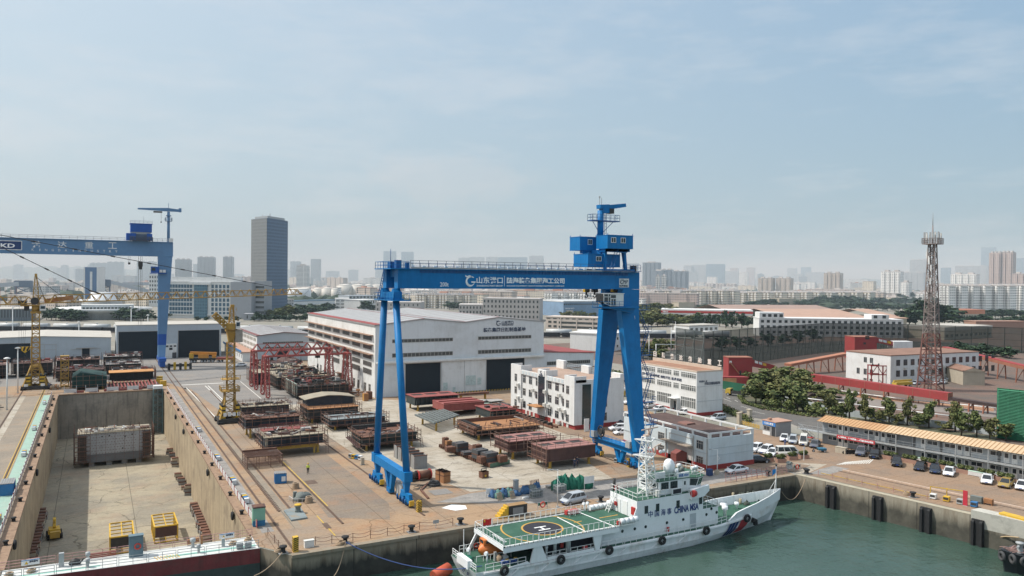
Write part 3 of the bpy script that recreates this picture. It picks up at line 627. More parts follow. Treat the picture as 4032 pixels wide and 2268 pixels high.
rod(GY(1,-600,260,249),GY(2,440,640,281),9);rod(GY(1,-600,200,249),GY(1,935,945,266),6)
rd.tube(GY(1,900,935,266),GY(1,1020,970,266.5),.26,n=6)
wb(rd,'pendant_tie',MDK,t)
rr=MB()
for p in(GY(1,380,790,Y),):
 for q in((X+6.2,Y+1.5,26.0),(X+1.9,Y+.5,25.8)):rr.tube((X,Y,31.5),q,.07,n=5)
for dx in(-3.9,-3.2,-2.6,-2.0):rr.bar((X+dx,Y-1,23.3),(X+dx*.7-1.2,Y-1,12.5),.05)
wb(rr,'hoist_rope',M_ROPE,t)
hk=MB().extr([(-18.6,11.9),(-15.6,11.9),(-16.2,11.0),(-17.2,10.2),(-18.2,11.1)],'y',Y-1.4,Y-.8);ho=wb(hk,'hook_block',MHY,t)
q=MB()
for i in range(3):q.extr([(-18.4+i*1.0,11.92),(-17.95+i*1.0,11.92),(-18.15+i*.8,10.6),(-18.5+i*.8,10.9)],'y',Y-1.43,Y-1.4)
q.build('hook_stripe',MSP,ho)
q=MB().bar((-17.1,Y-1.1,10.3),(-17.1,Y-1.1,9.7),.2)
for i in range(9):a0,a1=R(90-i*30),R(60-i*30);q.bar((-17.1+.35*math.cos(a0),Y-1.1,9.4+.35*math.sin(a0)),(-17.1+.35*math.cos(a1),Y-1.1,9.4+.35*math.sin(a1)),.15)
q.build('hook',MDK,ho)
wb(MB().bar((X+2,Y+4,24.5),(X+9,Y+2,25.6),1.2,1.2),'jib_work_platform',mat('rust_orange',(.36,.17,.07),.8,.3,1),t)
t=zT('tower_crane','short yellow tower crane with folded-down jib, standing between dry dock and ship blocks','tower crane',(26.2,178.9,0))
X,Y=26.2,178.9
o=tower_base(t,X,Y,2.3,5.0,0,2)
nb=MB()
for k_ in range(4):nb.box(X-1.6+k_*.95,X-.95+k_*.95,Y-2.5,Y-2.45,1.6,2.4)
nb.build('notice_board',MWP,o)
wb(MB().lattice((X,Y,.8),(X,Y,7.0),2.1,2.1,5,.22,.12).box(X-1.9,X+1.9,Y-1.9,Y+1.9,6.8,7.0).rail([(X-1.9,Y-1.9,7),(X+1.9,Y-1.9,7),(X+1.9,Y+1.9,7),(X-1.9,Y+1.9,7)],.9,1,.08,close=True),'mast',MCY,t)
wb(MB().lattice((X+.2,Y,7),(X+.2,Y,17.6),1.55,1.55,9,.18,.1).box(X-1.7,X+2,Y-1.6,Y+1.6,9.4,9.52).rail([(X-1.7,Y-1.6,9.5),(X+2,Y-1.6,9.5)],.9,1,.08),'inner_mast',MCY,t)
wb(MB().bar((X+.2,Y,17.5),(X+.2,Y,20),1.0,1.0,2.2,1.8).box(X-.9,X+1.6,Y-1,Y+1,20,20.4),'slewing_unit',MCY,t)
wb(MB().box(X+1,X+2.5,Y-1.2,Y+1.2,17.6,20.4),'counterweight',mat('ballast_grey',(.33,.3,.26),.9,.2),t)
ca=wb(MB().box(X+1.0,X+1.9,Y-1.7,Y-.8,20.6,22.2),'operator_cabin',MWP,t);MB().box(X+1.1,X+1.8,Y-1.75,Y-1.7,21.2,22).build('cabin_glass',MGL,ca)
wb(MB().lattice((X+.3,Y,20.4),(X+.4,Y,25.4),1.3,.6,5,.16,.1).box(X+.1,X+.9,Y-.3,Y+.3,25.3,25.9).rail([(X-.4,Y-.6,24.4),(X+1.3,Y-.6,24.4)],.8,.8,.07),'tower_head',MCY,t)
a,b=V(X-.3,Y-.9,20.6),V(X-3.4,Y-.9,23.8)
wb(MB().lattice(a,b,1.15,1.1,8,.16,.16).bar(a,b,.7,.25),'stowed_jib',MCY,t)
wb(MB().box(X-.8,X+.9,Y-1.6,Y-.4,20.5,21.8),'winch',MCY,t)
wb(MB().ladder((X+.9,Y-1,7),(X+.9,Y-1,17),.5,.5,.06).bar((X+.6,Y,25.3),(X+2.2,Y,21),.06),'ladder',MCY,t)
t=zT('hoist_tower','small yellow lattice hoist tower at the head of the dry dock','hoist',(-7.6,254.8,0))
wb(MB().lattice((-7.6,254.8,0),(-7.6,254.8,8.8),1.9,1.9,7,.22,.13),'mast',MCY,t)
wb(MB().box(-8.7,-6.5,253.7,255.9,8.7,9.0).box(-8.6,-6.6,253.8,255.8,.05,.4),'platform',MCY,t)
M_REDC=mat('faded_red',(.34,.075,.065),.65,.2,.8,dirt=(.2,.09,.07),damt=.5)
def red_gantry(y,dx,label,c,u,v):
 zb=10.75;x0=40.2;x1=GY(c,u,v,y).x
 r=zT('truss_gantry',label,'gantry crane',((x0+x1)/2,y,0),0,'red truss gantry cranes');m=MB();n=8
 A,B=V(x0-.6,y,zb),V(x1+.6,y,zb);up=V(0,0,1.95)
 for s in(-.8,.8):m.bar(A+V(0,s,0),B+V(0,s,0),.38)
 for i in range(n):
  p,q,c_=A.lerp(B,i/n),A.lerp(B,(i+1)/n),A.lerp(B,(i+.5)/n)+up
  for s in(-.8,.8):m.bar(p+V(0,s,0),c_,.22).bar(c_,q+V(0,s,0),.22)
  m.bar(q-V(0,.8,0),q+V(0,.8,0),.2)
 m.bar(A.lerp(B,.5/n)+up,A.lerp(B,1-.5/n)+up,.16)
 wb(m,'truss_girder',M_REDC,r)
 for x in(x0,x1):
  for s in(-1,1):
   wb(MB().lattice((x,y+s*3.9,.3),(x,y+s*1.3,zb),.9,1.1,9,.16,.1),'leg',M_REDC,r)
  wb(MB().box(x-.5,x+.5,y-1.9,y+1.9,zb-.1,zb+.3).box(x-.25,x+.25,y-4.3,y-3.2,.05,.4).box(x-.25,x+.25,y+3.2,y+4.3,.05,.4),'end_carriage',M_REDC,r)
 wb(MB().box(x1-9,x1-7.8,y-.5,y+.5,zb-.9,zb-.3).bar((x1-8.4,y,zb-.9),(x1-8.4,y,zb-3),.07).box(x1-8.6,x1-8.2,y-.15,y+.15,zb-3.6,zb-3),'hoist_trolley',MDK,r)
red_gantry(229.5,0,'red lattice goliath crane farther back beside the white hall',2,1020,1235)
red_gantry(212.5,0,'red lattice goliath crane in front of its twin beside the white hall',2,1205,1300)
# ================================================================== buildings around the yard
M_HALL=mat('hall_cladding',(.66,.68,.69),.6,.05,.15,dirt=(.42,.41,.38),damt=.4,dscale=.2,streak=.12)
M_HALLW=mat('hall_white',(.74,.735,.71),.8,.06,.2,dirt=(.45,.42,.36),damt=.5,dscale=.25,streak=.2)
M_LEDGE=mat('ledge_brown',(.27,.17,.12),.9,.2,.6)
M_ROOFG=mat('roof_panel_grey',(.36,.355,.35),.45,.12,.3,dirt=(.25,.24,.23),damt=.4)
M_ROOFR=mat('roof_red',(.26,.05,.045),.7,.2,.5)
M_DOORD=mat('hall_door_dark',(.012,.02,.028),.8,.15,.4)
MFG=mat('frame_grey',(.42,.40,.37),.7,.15,1)
MWB=glass('window_band',(.045,.05,.05),.25,.6)
M_SHED=mat('shed_bluegrey',(.44,.485,.52),.6,.05,.2,streak=.1,dirt=(.35,.36,.36),damt=.3)
MCR=mat('roof_cream',(.46,.43,.38),.7,.1,.3,dirt=(.36,.3,.24),damt=.4)
MRE=mat('render_white',(.70,.70,.685),.85,.05,.3,dirt=(.5,.47,.42),damt=.35,dscale=.4,streak=.18)
M_RENDB=mat('render_pale_blue',(.55,.61,.63),.85,.05,.3,dirt=(.4,.4,.37),damt=.35,dscale=.4,streak=.15)
M_PLINTH=mat('plinth_red',(.30,.04,.035),.85,.15,.8)
M_BITU=mat('bitumen_brown',(.085,.05,.042),.9,.3,.3,dirt=(.2,.13,.1),damt=.6)
M_AC=mat('appliance_white',(.62,.61,.57),.6,.1,2)
MTW=mat('tan_render',(.44,.385,.30),.9,.08,.3,dirt=(.3,.25,.2),damt=.4,streak=.2)
t=zT('assembly_hall','huge white double-gabled assembly hall with dark open doors and rows of strip windows','factory hall',(92,235,0))
prof=[(66,0),(118.3,0),(118.3,19.6),(103.2,21.05),(92.3,19.8),(79.9,21.0),(66,19.4)]
wb(MB().extr(prof,'y',198,272),'wall',[M_HALL],t)
wb(MB().box(65.9,66.0,198,272.05,0,19.45),'wall',M_HALLW,t)
rf=MB();top=[(65.6,19.45),(79.9,21.06),(92.3,19.86),(103.2,21.11),(118.6,19.66)]
for(a,za),(b,zb)in zip(top,top[1:]):
 rf.add([(a,197.8,za+.05),(b,197.8,zb+.05),(b,272.3,zb+.05),(a,272.3,za+.05),(a,197.8,za-.25),(b,197.8,zb-.25),(b,272.3,zb-.25),(a,272.3,za-.25)],[(0,1,2,3),(4,5,1,0),(6,7,3,2),(5,6,2,1),(7,4,0,3)])
ro=wb(rf,'roof',M_ROOFG,t)
tr_=MB()
for(a,za),(b,zb)in zip(top,top[1:]):
 for f0,f1 in((0,.02),(.98,1)):
  tr_.add([(a+(b-a)*f,y,za+(zb-za)*f+.09)for f,y in((f0,197.7),(f1,197.7),(f1,272.3),(f0,272.3))],[(0,1,2,3)])
 tr_.add([(a,197.75,za+.10),(b,197.75,zb+.10),(b,198.05,zb+.10),(a,198.05,za+.10)],[(0,1,2,3)])
tr_.add([(65.6,197.8,19.56),(67.6,197.8,19.76),(67.6,272.3,19.76),(65.6,272.3,19.56)],[(0,1,2,3)])
tr_.build('roof_edge_trim',M_ROOFR,ro)
sm_=MB()
for k_ in range(1,14):
 y=198+k_*5.4
 for(a,za),(b,zb)in zip(top,top[1:]):
  if a<66:a,za=67.7,za+.2
  sm_.add([(a,y,za+.11),(b,y,zb+.11),(b,y+.3,zb+.11),(a,y+.3,za+.11)],[(0,1,2,3)])
sm_.build('roof_seam',mat('roof_seam_brown',(.18,.14,.12),.8),ro)
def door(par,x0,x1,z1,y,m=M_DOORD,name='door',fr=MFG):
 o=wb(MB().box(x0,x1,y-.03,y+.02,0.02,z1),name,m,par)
 MB().box(x0-.15,x0,y-.1,y,0,z1+.15).box(x1,x1+.15,y-.1,y,0,z1+.15).box(x0,x1,y-.1,y,z1,z1+.15).build('door_frame',fr,o)
 return o
o_=-t.location
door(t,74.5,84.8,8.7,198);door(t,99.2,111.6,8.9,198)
wb(MB().box(66.2,118.4,197.1,198,9.15,9.6).box(66.4,118.2,197.3,198,8.95,9.15),'door_rail_beam',M_HALLW,t)
wb(MB().box(85.2,92.0,197.7,197.95,.1,8.9).box(92.1,98.8,197.65,197.9,.1,8.9),'sliding_door_leaf',M_HALLW,t)
for x0,x1,z0,z1,n in((70.6,88.6,14.5,15.55,15),(96.4,114,14.6,15.65,15),(70.6,88.6,10.55,11.75,15),(96.4,114,10.55,11.75,15)):
 zW(t,x0,x1,z0,z1,198,MWB,MFG,n,ft=.12,off=o_)
bays=((262.7,270.5),(252.3,260.0),(242.1,249.9),(232.0,239.2),(221.7,228.9),(211.2,218.9),(200.8,208.5))
for y0,y1 in bays:
 for z0,z1 in((15.0,16.4),(12.5,13.8),(9.9,11.2)):zW(t,y0,y1,z0,z1,65.9,MWB,MFG,7,ft=.14,side=1,off=o_)
 if y0<250:
  for z0,z1 in((7.8,9.3),(5.6,7.3)):zW(t,y0,y1,z0,z1,65.9,MWB,MFG,7,ft=.14,side=1,off=o_)
for y in(201.5,205.5,211.6,215.8,222,226.2,232.5,236.8,243,247.2,253,257):zW(t,y,y+1.9,.7,3.2,65.9,MWB,MFG,1,1,ft=.12,side=1,off=o_)
for z in(16.5,13.95,11.3):
 wb(MB().box(64.7,65.9,199.5,272.6,z,z+.16),'ledge',M_LEDGE,t)
wb(MB().box(64.6,65.9,229.2,232.2,3.0,3.2).box(65.6,65.9,229.6,231.8,.05,3),'porch',M_LEDGE,t)
swirl(3,137,1240,188,1298,197.93,t,M_INK)
for s,u0,v0,u1,v1 in(('山东港口',195,1245,313,1280),('SHANDONG PORT GROUP',196,1283,312,1292),('装备集团日照制造基地',8,1316,438,1350)):zX('lettering',s,3,u0,v0,u1,v1,197.95,t,M_INK,.025)
wb(MB().box(92.5,95.6,197.55,197.63,1.9,4.6).box(96.2,97.4,197.55,197.63,1.9,3.9).box(85.6,86.9,197.6,197.68,1,3).box(88.5,89.3,197.6,197.68,.1,1.6),'notice_board',mat('notice_pale',(.5,.58,.55),.6,.3,2),t)
kb_=zT('hazard_kerb','low black and yellow hazard kerb along the hall front','kerb',(92,196.5,0))
for i in range(88):wb(MB().extr([(74.5+i*.45,.02),(74.72+i*.45,.02),(74.9+i*.45,.4),(74.68+i*.45,.4)],'y',196.4,196.6),'hazard_block',MHY if i%2 else MSP,kb_)if i<84 else None
t=zT('hall_annex','low white annex with a red sheet roof attached behind the assembly hall','factory hall',(128,216,0))
wb(MB().extr([(118.5,0),(137.3,0),(137.3,9.3),(118.5,10.2)],'y',199.2,268),'wall',M_HALL,t)
wb(MB().extr([(118.4,10.2),(137.8,9.3),(137.8,9.55),(118.4,10.45)],'y',199.0,268.3),'roof',M_ROOFR,t)
zW(t,120.2,136,6.1,7.3,199.2,MWB,MFG,20,ft=.12,off=-t.location)
wb(MB().box(118.5,137.5,198.6,199.2,5.0,5.2),'ledge',M_LEDGE,t)
def gable_hall(name,label,x0,x1,xr,y0,y1,ze,zr,wallm,roofm,trim=None,cat='factory hall',sidem=None):
 t=zT(name,label,cat,((x0+x1)/2,(y0+y1)/2,0))
 wb(MB().extr([(x0,0),(x1,0),(x1,ze),(xr,zr),(x0,ze)],'y',y0,y1),'wall',wallm,t)
 if sidem:wb(MB().box(x0-.06,x0,y0,y1,0,ze-.05),'wall',sidem,t)
 r=MB()
 for(a,za),(b,zb)in(((x0-.4,ze-.05),(xr,zr)),((xr,zr),(x1+.4,ze-.05))):
  r.add([(a,y0-.3,za+.08),(b,y0-.3,zb+.08),(b,y1+.3,zb+.08),(a,y1+.3,za+.08),(a,y0-.3,za-.15),(b,y0-.3,zb-.15),(b,y1+.3,zb-.15),(a,y1+.3,za-.15)],[(0,1,2,3),(4,5,1,0),(6,7,3,2),(5,6,2,1),(7,4,0,3)])
 ro=wb(r,'roof',roofm,t)
 if trim:
  q=MB()
  for(a,za),(b,zb)in(((x0-.4,ze-.05),(xr,zr)),((xr,zr),(x1+.4,ze-.05))):q.bar((a,y0-.3,za+.1),(b,y0-.3,zb+.1),.2)
  q.add([(x0-.4,y0-.3,ze+.06),(x0+1.2,y0-.3,ze+.22),(x0+1.2,y1,ze+.22),(x0-.4,y1,ze+.06)],[(0,1,2,3)])
  for k_ in range(1,int((y1-y0)/5)):q.bar((x0+1.4,y0+k_*5,ze+.28),(xr,y0+k_*5,zr+.13),.18,.06).bar((xr,y0+k_*5,zr+.13),(x1,y0+k_*5,ze+.1),.18,.06)
  q.build('roof_trim',trim,ro)
 return t
t=gable_hall('factory_hall','smaller grey-roofed hall with strip windows standing behind the red lattice cranes',53.7,75.5,63.6,300,352,9.9,11.0,M_SHED,M_ROOFG,mat('trim_maroon',(.17,.06,.055),.7,.2),sidem=M_HALLW)
o_=-t.location
zW(t,55.7,70.9,6.7,7.5,300,MWB,MFG,17,ft=.1,off=o_);zW(t,55.7,70.9,4.9,5.6,300,MWB,MFG,17,ft=.1,off=o_)
door(t,61.1,65.2,3.8,300)
for j in range(7):
 for z in(7.6,5.4,3.2):zW(t,302+j*7,307.6+j*7,z,z+1.2,53.64,mat('frosted_window',(.40,.38,.33),.5,.2,.5),MFG,5,ft=.12,side=1,off=o_)
wb(MB().box(48.5,53.6,303,350,3.4,3.7),'lean_to_roof',mat('roof_salmon',(.42,.25,.18),.8,.15),t)
wb(MB().box(49,53.6,303.4,350,0,3.4),'lean_to_wall',MRE,t)
for j in range(6):zW(t,305+j*5,306.2+j*5,1.1,2.4,49,None,None,1,side=1,off=o_)
wb(MB().box(48.4,48.5,303,350,3.5,4.3),'blue_signband',mat('sign_blue',(.05,.2,.42),.6),t)
t=zT('paint_shop','pale blue-grey shed with two tall dark roller doors at the end of the yard','shed',(26,340,0))
wb(MB().box(7.2,44.8,329,352,0,13),'wall',M_SHED,t);wb(MB().box(7.0,45,328.8,352,13,13.2),'roof',MCR,t);o_=-t.location
door(t,7.9,21.9,10.6,329);door(t,28.9,44.1,10.6,329)
hp=wb(MB().box(24.0,28.2,327.6,329,0,5.6),'lobby',M_HALLW,t)
MB().box(24.3,25.2,327.55,327.6,4.4,5.0).box(25.7,26.6,327.55,327.6,4.4,5.0).box(27.1,28,327.55,327.6,4.4,5).box(25.5,26.7,327.55,327.6,3.2,4.1).box(26.6,28.1,327.55,327.6,0,2.2).build('window',MGL,hp)
t=gable_hall('storage_shed','long low shed with cream roof, pale blue front and one dark bay',-75,5.4,-17.2,334,372,8.3,9.3,M_SHED,MCR,cat='shed')
door(t,-60,-21,6.8,334);door(t,-4.3,-1.8,4.3,334);o_=-t.location
wb(MB().box(-6.3,.1,333.2,334,4.4,4.6).bar((-8.2,333.9,4.0),(-6,333.9,4.0),.12).bar((0,333.9,4.2),(2,333.9,4.2),.12),'canopy',MFG,t)
pi=MB()
for x in(-16.5,-12.8):pi.bar((x,333.95,.5),(x,333.95,6.2 if x>-13 else 6),.14)
pi.bar((-19.5,333.95,6.2),(-12.8,333.95,6.2),.14).bar((-19.5,333.95,4.2),(-12.8,333.95,4.2),.1)
wb(pi,'conduit',MFG,t)
t=zT('office_block','white three-storey office with raised parapet towers and air conditioners, near the blue crane','office',(96,152,0));o_=-t.location
wb(MB().box(90.3,103,137.6,166,.9,10.0),'wall',MRE,t)
wb(MB().box(90.24,103.05,137.54,166.05,0,.95),'plinth',M_PLINTH,t)
pp=MB()
for y0,y1,z in((161,166.02,11.4),(149.3,153.1,11.45),(137.58,141.6,11.35)):pp.box(89.95,90.3,y0,y1,.95,z).box(90.3,93,y0,y0+.3,10,z).box(90.3,93,y1-.3,y1,10,z)
pp.box(90.0,90.3,153.1,161,9.4,10.4).box(90.0,90.3,141.6,149.3,9.3,10.3).box(90.3,103,137.58,137.85,10,10.6)
wb(pp,'parapet',MRE,t)
wb(MB().box(90.4,102.9,137.9,165.9,10.0,10.05),'roof_deck',mat('roof_tan',(.36,.25,.19),.9,.2,.3),t)
wb(MB().box(102,103,150,153.2,10,11.8).box(102,103,137.6,141,10,11.4).box(102,103,161,164.4,10,12),'parapet_tower',MRE,t)
wb(MB().rail([(102.8,153.3,10.05),(102.8,161,10.05)],1.5,.9,.07,3).rail([(102.8,141,10.05),(102.8,150,10.05)],1.5,.9,.07,3),'roof_railing',MST,t)
cols=((162.9,164.1),(159.2,160.6),(156.2,157.7),(153.5,154.5),(147.4,149),(144.3,145.9),(141.4,142.9),(139.6,140.8))
for i,(y0,y1)in enumerate(cols):
 sd=89.95 if i in(0,7)else 90.3
 for z0,z1 in((7.35,9.2),(4.35,6.1),(1.3,3.0)):
  if i==3 and z0<2:continue
  zW(t,y0,y1,z0,z1,sd,None,MFG,1,1,ft=.09,side=1,off=o_)
wb(MB().box(89.85,89.95,149.9,152.7,3.2,9.9),'stair_window',MGL,t)
swirl_sg=wb(MB().box(89.8,89.95,149.9,152.6,10.0,11.3),'sign_board',MRE,t)
text('lettering','山东港口',M_INK,1.7,.42,t,V(89.78,151.25,10.25)+o_,LF,.02)
sw=MB()
for i in range(14):
 a0,a1=R(60+i*20),R(80+i*20);sw.bar((89.78,151.25-.32*math.cos(a0),10.87+.3*math.sin(a0)),(89.78,151.25-.32*math.cos(a1),10.87+.3*math.sin(a1)),.12)
wb(sw,'emblem',M_INK,t)
wb(MB().box(87.6,90.3,149.9,153.9,3.05,3.25),'porch_roof',mat('porch_orange',(.42,.2,.08),.7,.2),t)
wb(MB().box(90.2,90.32,150.2,152.2,.2,2.8),'entrance_door',MGL,t)
for y,z in((162,6.3),(162,3.2),(154.9,5.9),(149.4,6.3),(149.4,3.3),(143.3,6.3),(143.3,3.2),(160,2.9),(141.2,3.1),(143.4,.3),(147.8,3.3)):
 ac=wb(MB().box(89.4,89.93,y-.45,y+.45,z,z+.75),'air_conditioner',M_AC,t)
 MB().tube((89.4,y,z+.38),(89.37,y,z+.38),.3,n=12).build('fan_grille',MFG,ac)
for y in(156.9,158.6,155,147,145,142.6,140.5):wb(MB().box(90.1,90.24,y-.4,y+.4,.05,.95),'plinth_panel',M_AC,t)
wb(MB().box(92.0,94.2,137.5,137.6,1,9.6),'stair_window',glass('teal_glass',(.02,.04,.045),.1),t)
for z in(1.4,4.4,7.4):zW(t,96,98.5,z,z+1.8,137.6,None,MFG,1,1,off=o_)
for i in range(5):
 for y0 in(153.6,142):wb(MB().box(89.97,90.0,y0+i*1.5,y0+i*1.5+.95,9.5,10.25),'parapet_panel',M_RENDB,t)
def rtext(s,y0,y1,z0,z1,x,par,m,bold=.02):
 return text('lettering',s,m,abs(y1-y0),abs(z1-z0),par,V(x,(y0+y1)/2,(z0+z1)/2)-par.location,LF,bold)
t=zT('office_block','white three-storey office with big red-edged characters standing on its roof','office',(129,152,0));o_=-t.location
wb(MB().box(125.3,133.5,138.9,165,.8,10.45),'wall',MRE,t);wb(MB().box(125.2,133.6,138.8,165.1,0,.82),'plinth',M_PLINTH,t)
wb(MB().box(125.5,133.3,139.1,164.8,10.45,10.5),'roof_deck',mat('roof_rust',(.30,.16,.1),.9,.3,.3),t)
wb(MB().box(125.25,125.5,138.85,165.05,10.4,10.75).box(125.5,133.5,138.85,139.1,10.4,10.75).box(133.1,133.5,139.1,165,10.4,11.3),'parapet',mat('parapet_buff',(.55,.45,.36),.9,.1),t)
for i,(y0,y1)in enumerate(((138.95,144.5),(145,147.3),(147.8,153.5),(154.1,159.8),(160.4,164.5))):
 for z0,z1 in((8.75,10.15),(5.7,7.2),(1.4,4.2)):
  if z0<2 and i==1:continue
  zW(t,y0+.15,y1,z0 if z0>2 else 1.6,z1,125.3,mat('pale_glass',(.14,.15,.15),.2,.5,.6),MWP,max(2,int((y1-y0)/.8)),1,ft=.11,side=1,off=o_)
rtext('志高远 务实',164.5,156.8,7.7,8.35,125.27,t,M_INK);rtext('忠诚奉献 创新开拓 追求卓越',156.3,144.2,7.6,8.35,125.27,t,M_INK)
zX('lettering','建设国内一流',12,1460,640,1560,658,138.87,t,M_INK);zX('lettering','世界知名的高端装备制造基地',12,1528,660,1725,684,138.87,t,M_INK)
wb(MB().box(123.6,125.3,144.8,147.5,3.4,3.55).box(124.4,125.3,144.9,145.0,0,3.4).box(124.4,125.3,147.3,147.4,0,3.4),'porch',MRE,t)
wb(MB().box(125.15,125.3,145.4,146.9,.1,2.6),'entrance_door',MGL,t)
for k_ in(3.5,7.0):wb(MB().box(125.4,133.5,138.84,138.9,k_-.03,k_+.03),'panel_joint',mat('joint_grey',(.4,.42,.43),.8),t)
for i,ch in enumerate('日照港达船舶重工'[::-1]if False else '工重舶船达港照日'[::-1]):
 y=164.2-i*3.5
 o=text('roof_character',ch,mat('sign_character',(.72,.66,.6),.7,.1),1.25,1.35,t,V(133.2,y,12.25)-t.location,LF,.03,.06)
 wb(MB().bar((133.35,y-.35,10.5),(133.35,y-.35,12.6),.09).bar((133.35,y+.35,10.5),(133.35,y+.35,12.6),.09).bar((133.9,y,10.5),(133.35,y,12.2),.08),'sign_support',M_RAIL,t)
t=zT('warehouse','pale blue two-storey store with open parapet frames, red plinth and brown roof by the quay','warehouse',(97.5,107,0));o_=-t.location
wb(MB().box(91.4,101.8,98.2,122,.8,5.35),'wall',[M_RENDB],t);wb(MB().box(91.3,101.9,98.1,122.1,0,.82),'plinth',M_PLINTH,t)
wb(MB().box(91.8,101.4,98.7,121.6,5.35,5.45),'roof_deck',M_BITU,t)
pf=MB()
for x in(91.4,101.6):
 pf.box(x,x+.25,98.2,122,6.05,6.3)
 for i in range(7):y=98.2+i*3.95;pf.box(x,x+.25,y,y+.3,5.35,6.05)
for y in(98.2,121.75):
 pf.box(91.65,101.6,y,y+.25,6.05,6.3)
 for i in range(5):x=91.65+i*2.4;pf.box(x,x+.35,y,y+.25,5.35,6.05)
wb(pf,'parapet_frame',MRE,t)
for y0,y1,z0,z1 in((109.7,111.5,2.9,4.3),(109.7,111.5,.4,2.0),(99.5,101.2,3.2,4.7),(99.5,101.2,.6,2.0),(115,117,2.9,4.3),(115,117,.6,2)):zW(t,y0,y1,z0,z1,91.4,None,MFG,2,1,ft=.07,side=1,off=o_)
wb(MB().box(91.3,91.4,102.3,108.5,.05,3.0),'sliding_gate',mat('gate_pale',(.5,.47,.44),.8,.12,.6,streak=.2),t)
wb(MB().box(90.3,91.4,101.9,109.6,3.2,3.38),'canopy',mat('canopy_concrete',(.3,.24,.19),.9,.2),t)
wb(MB().box(91.33,91.4,102.2,102.32,3.5,4.7).box(91.33,91.4,108.3,108.42,3.5,4.7).box(91.33,91.4,102.32,108.3,4.58,4.7).box(91.33,91.4,102.32,108.3,3.5,3.6),'sign_frame',MFG,t)
dp=MB()
for y in(98.5,109.2,101.9):dp.bar((91.28,y,.1),(91.28,y,5.3),.12)
wb(dp,'downpipe',MFG,t)
wb(MB().box(91.28,91.34,98.4,121.9,2.75,2.8).box(91.5,101.8,98.14,98.2,2.4,2.44).box(91.5,101.8,98.14,98.2,3.6,3.64),'wall_joint',mat('joint_blue',(.4,.45,.47),.8),t)
wb(MB().extr([(88.9,.0),(91.3,0),(91.3,2.0),(90.1,2.5),(88.9,2.0)],'y',103.5,105),'lean_to',mat('shed_maroon',(.2,.06,.05),.8),t)
wb(MB().extr([(96,5.46),(98.2,5.46),(98.0,5.75),(96.2,5.7)],'y',109,111.5),'roof_hatch',mat('hatch_brown',(.2,.1,.08),.9),t)
t=zT('gatehouse','small grey gatehouse with a blue sign and orange roof beside the road','gatehouse',(126,115,0),R(0))
wb(MB().box(123.8,128.3,113.4,116.9,0,2.9),'wall',mat('panel_grey',(.28,.285,.29),.7,.1,.5),t);wb(MB().box(123.6,128.5,113.2,117.1,2.9,3.05).box(124.2,125,115.5,116,3.05,3.5),'roof',mat('roof_salmon',(.42,.25,.18),.8,.15),t)
sg=wb(MB().box(123.66,123.78,113.4,116.9,2.05,2.85),'sign_board',mat('sign_blue_bright',(.06,.22,.55),.6),t)
rtext('门卫值班室',116.3,113.9,2.25,2.7,123.63,t,M_LET)
zW(t,114.9,116.6,1.0,1.9,123.78,None,MFG,1,side=1,off=-t.location);wb(MB().box(123.7,123.79,113.6,114.4,.05,2.0),'door',MGL,t);wb(MB().box(123.7,123.79,114.8,116.8,.05,.8),'panel',MRE,t)
QA=math.atan(.165)
t=zT('site_office','long two-storey grey cabin block with orange roof, open walkway and a red banner','site office',(127.6,104.9,0),QA)
Ln=62;D=5.2
M_CAB=mat('cabin_panel',(.30,.325,.345),.7,.06,.4,dirt=(.24,.24,.24),damt=.3);M_CABL=mat('cabin_panel_pale',(.44,.47,.49),.7,.05,.4,dirt=(.33,.33,.32),damt=.3)
M_ORR=mat('roof_orange',(.47,.28,.14),.75,.12,.4,dirt=(.36,.16,.07),damt=.5,dscale=.3);M_ORR2=mat('roof_tan_orange',(.54,.39,.24),.75,.08,.4)
wl=MB();wl.box(0,D,-13.2,0,0,4.5).box(.6,D,-17.4,-13.2,0,4.5);wl.mt(1).box(0,D,-Ln,-17.4,0,4.5);wl.build('wall',[M_CAB,M_CABL],t)
rf=MB().add([(-1.6,.4,4.55),(1.8,.4,5.35),(1.8,-12.6,5.35),(-1.6,-12.6,4.55)],[(3,2,1,0)]);rf.add([(1.8,.4,5.35),(D+.5,.4,4.6),(D+.5,-12.6,4.6),(1.8,-12.6,5.35)],[(3,2,1,0)])
rf.mt(1).add([(-1.6,-12.6,4.55),(1.8,-12.6,5.35),(1.8,-Ln-.4,5.35),(-1.6,-Ln-.4,4.55)],[(3,2,1,0)]).add([(1.8,-12.6,5.35),(D+.5,-12.6,4.6),(D+.5,-Ln-.4,4.6),(1.8,-Ln-.4,5.35)],[(3,2,1,0)])
rf.mt(2)
for i in range(int(Ln/.7)):rf.bar((-1.6,.3-i*.7,4.58),(1.8,.3-i*.7,5.38),.09,.05)
link('roof',rf.mesh('roof',[M_ORR,M_ORR2,mat('roof_rib',(.40,.22,.1),.8)]),t)
wk=MB().box(-1.5,0,-Ln,.2,2.22,2.36);
wk.build('walkway',MST,t)
for i in range(13):y=.1-i*5.1;MB().bar((-1.45,y,0),(-1.45,y,4.55),.11).build('post',MST,t)
for i in range(12):MB().rail([(-1.45,.1-i*5.1-.1,2.36),(-1.45,.1-i*5.1-5.0,2.36)],.95,1.25,.04).build('railing',MST,t)
MB().ladder((-.7,.3,0),(-.7,4.2,2.3),.8,.3,.1,(1,0,0)).rail([(-1.1,.3,0),(-1.1,4.2,2.3)],1,1,.05).build('stair',MST,t)
MB().box(-1.5,0,.2,4.6,2.25,2.33).rail([(-1.5,.3,2.33),(-1.5,4.5,2.33),(0,4.5,2.33)],1,1,.05).build('landing',MST,t)
k_=0;y=-1.2
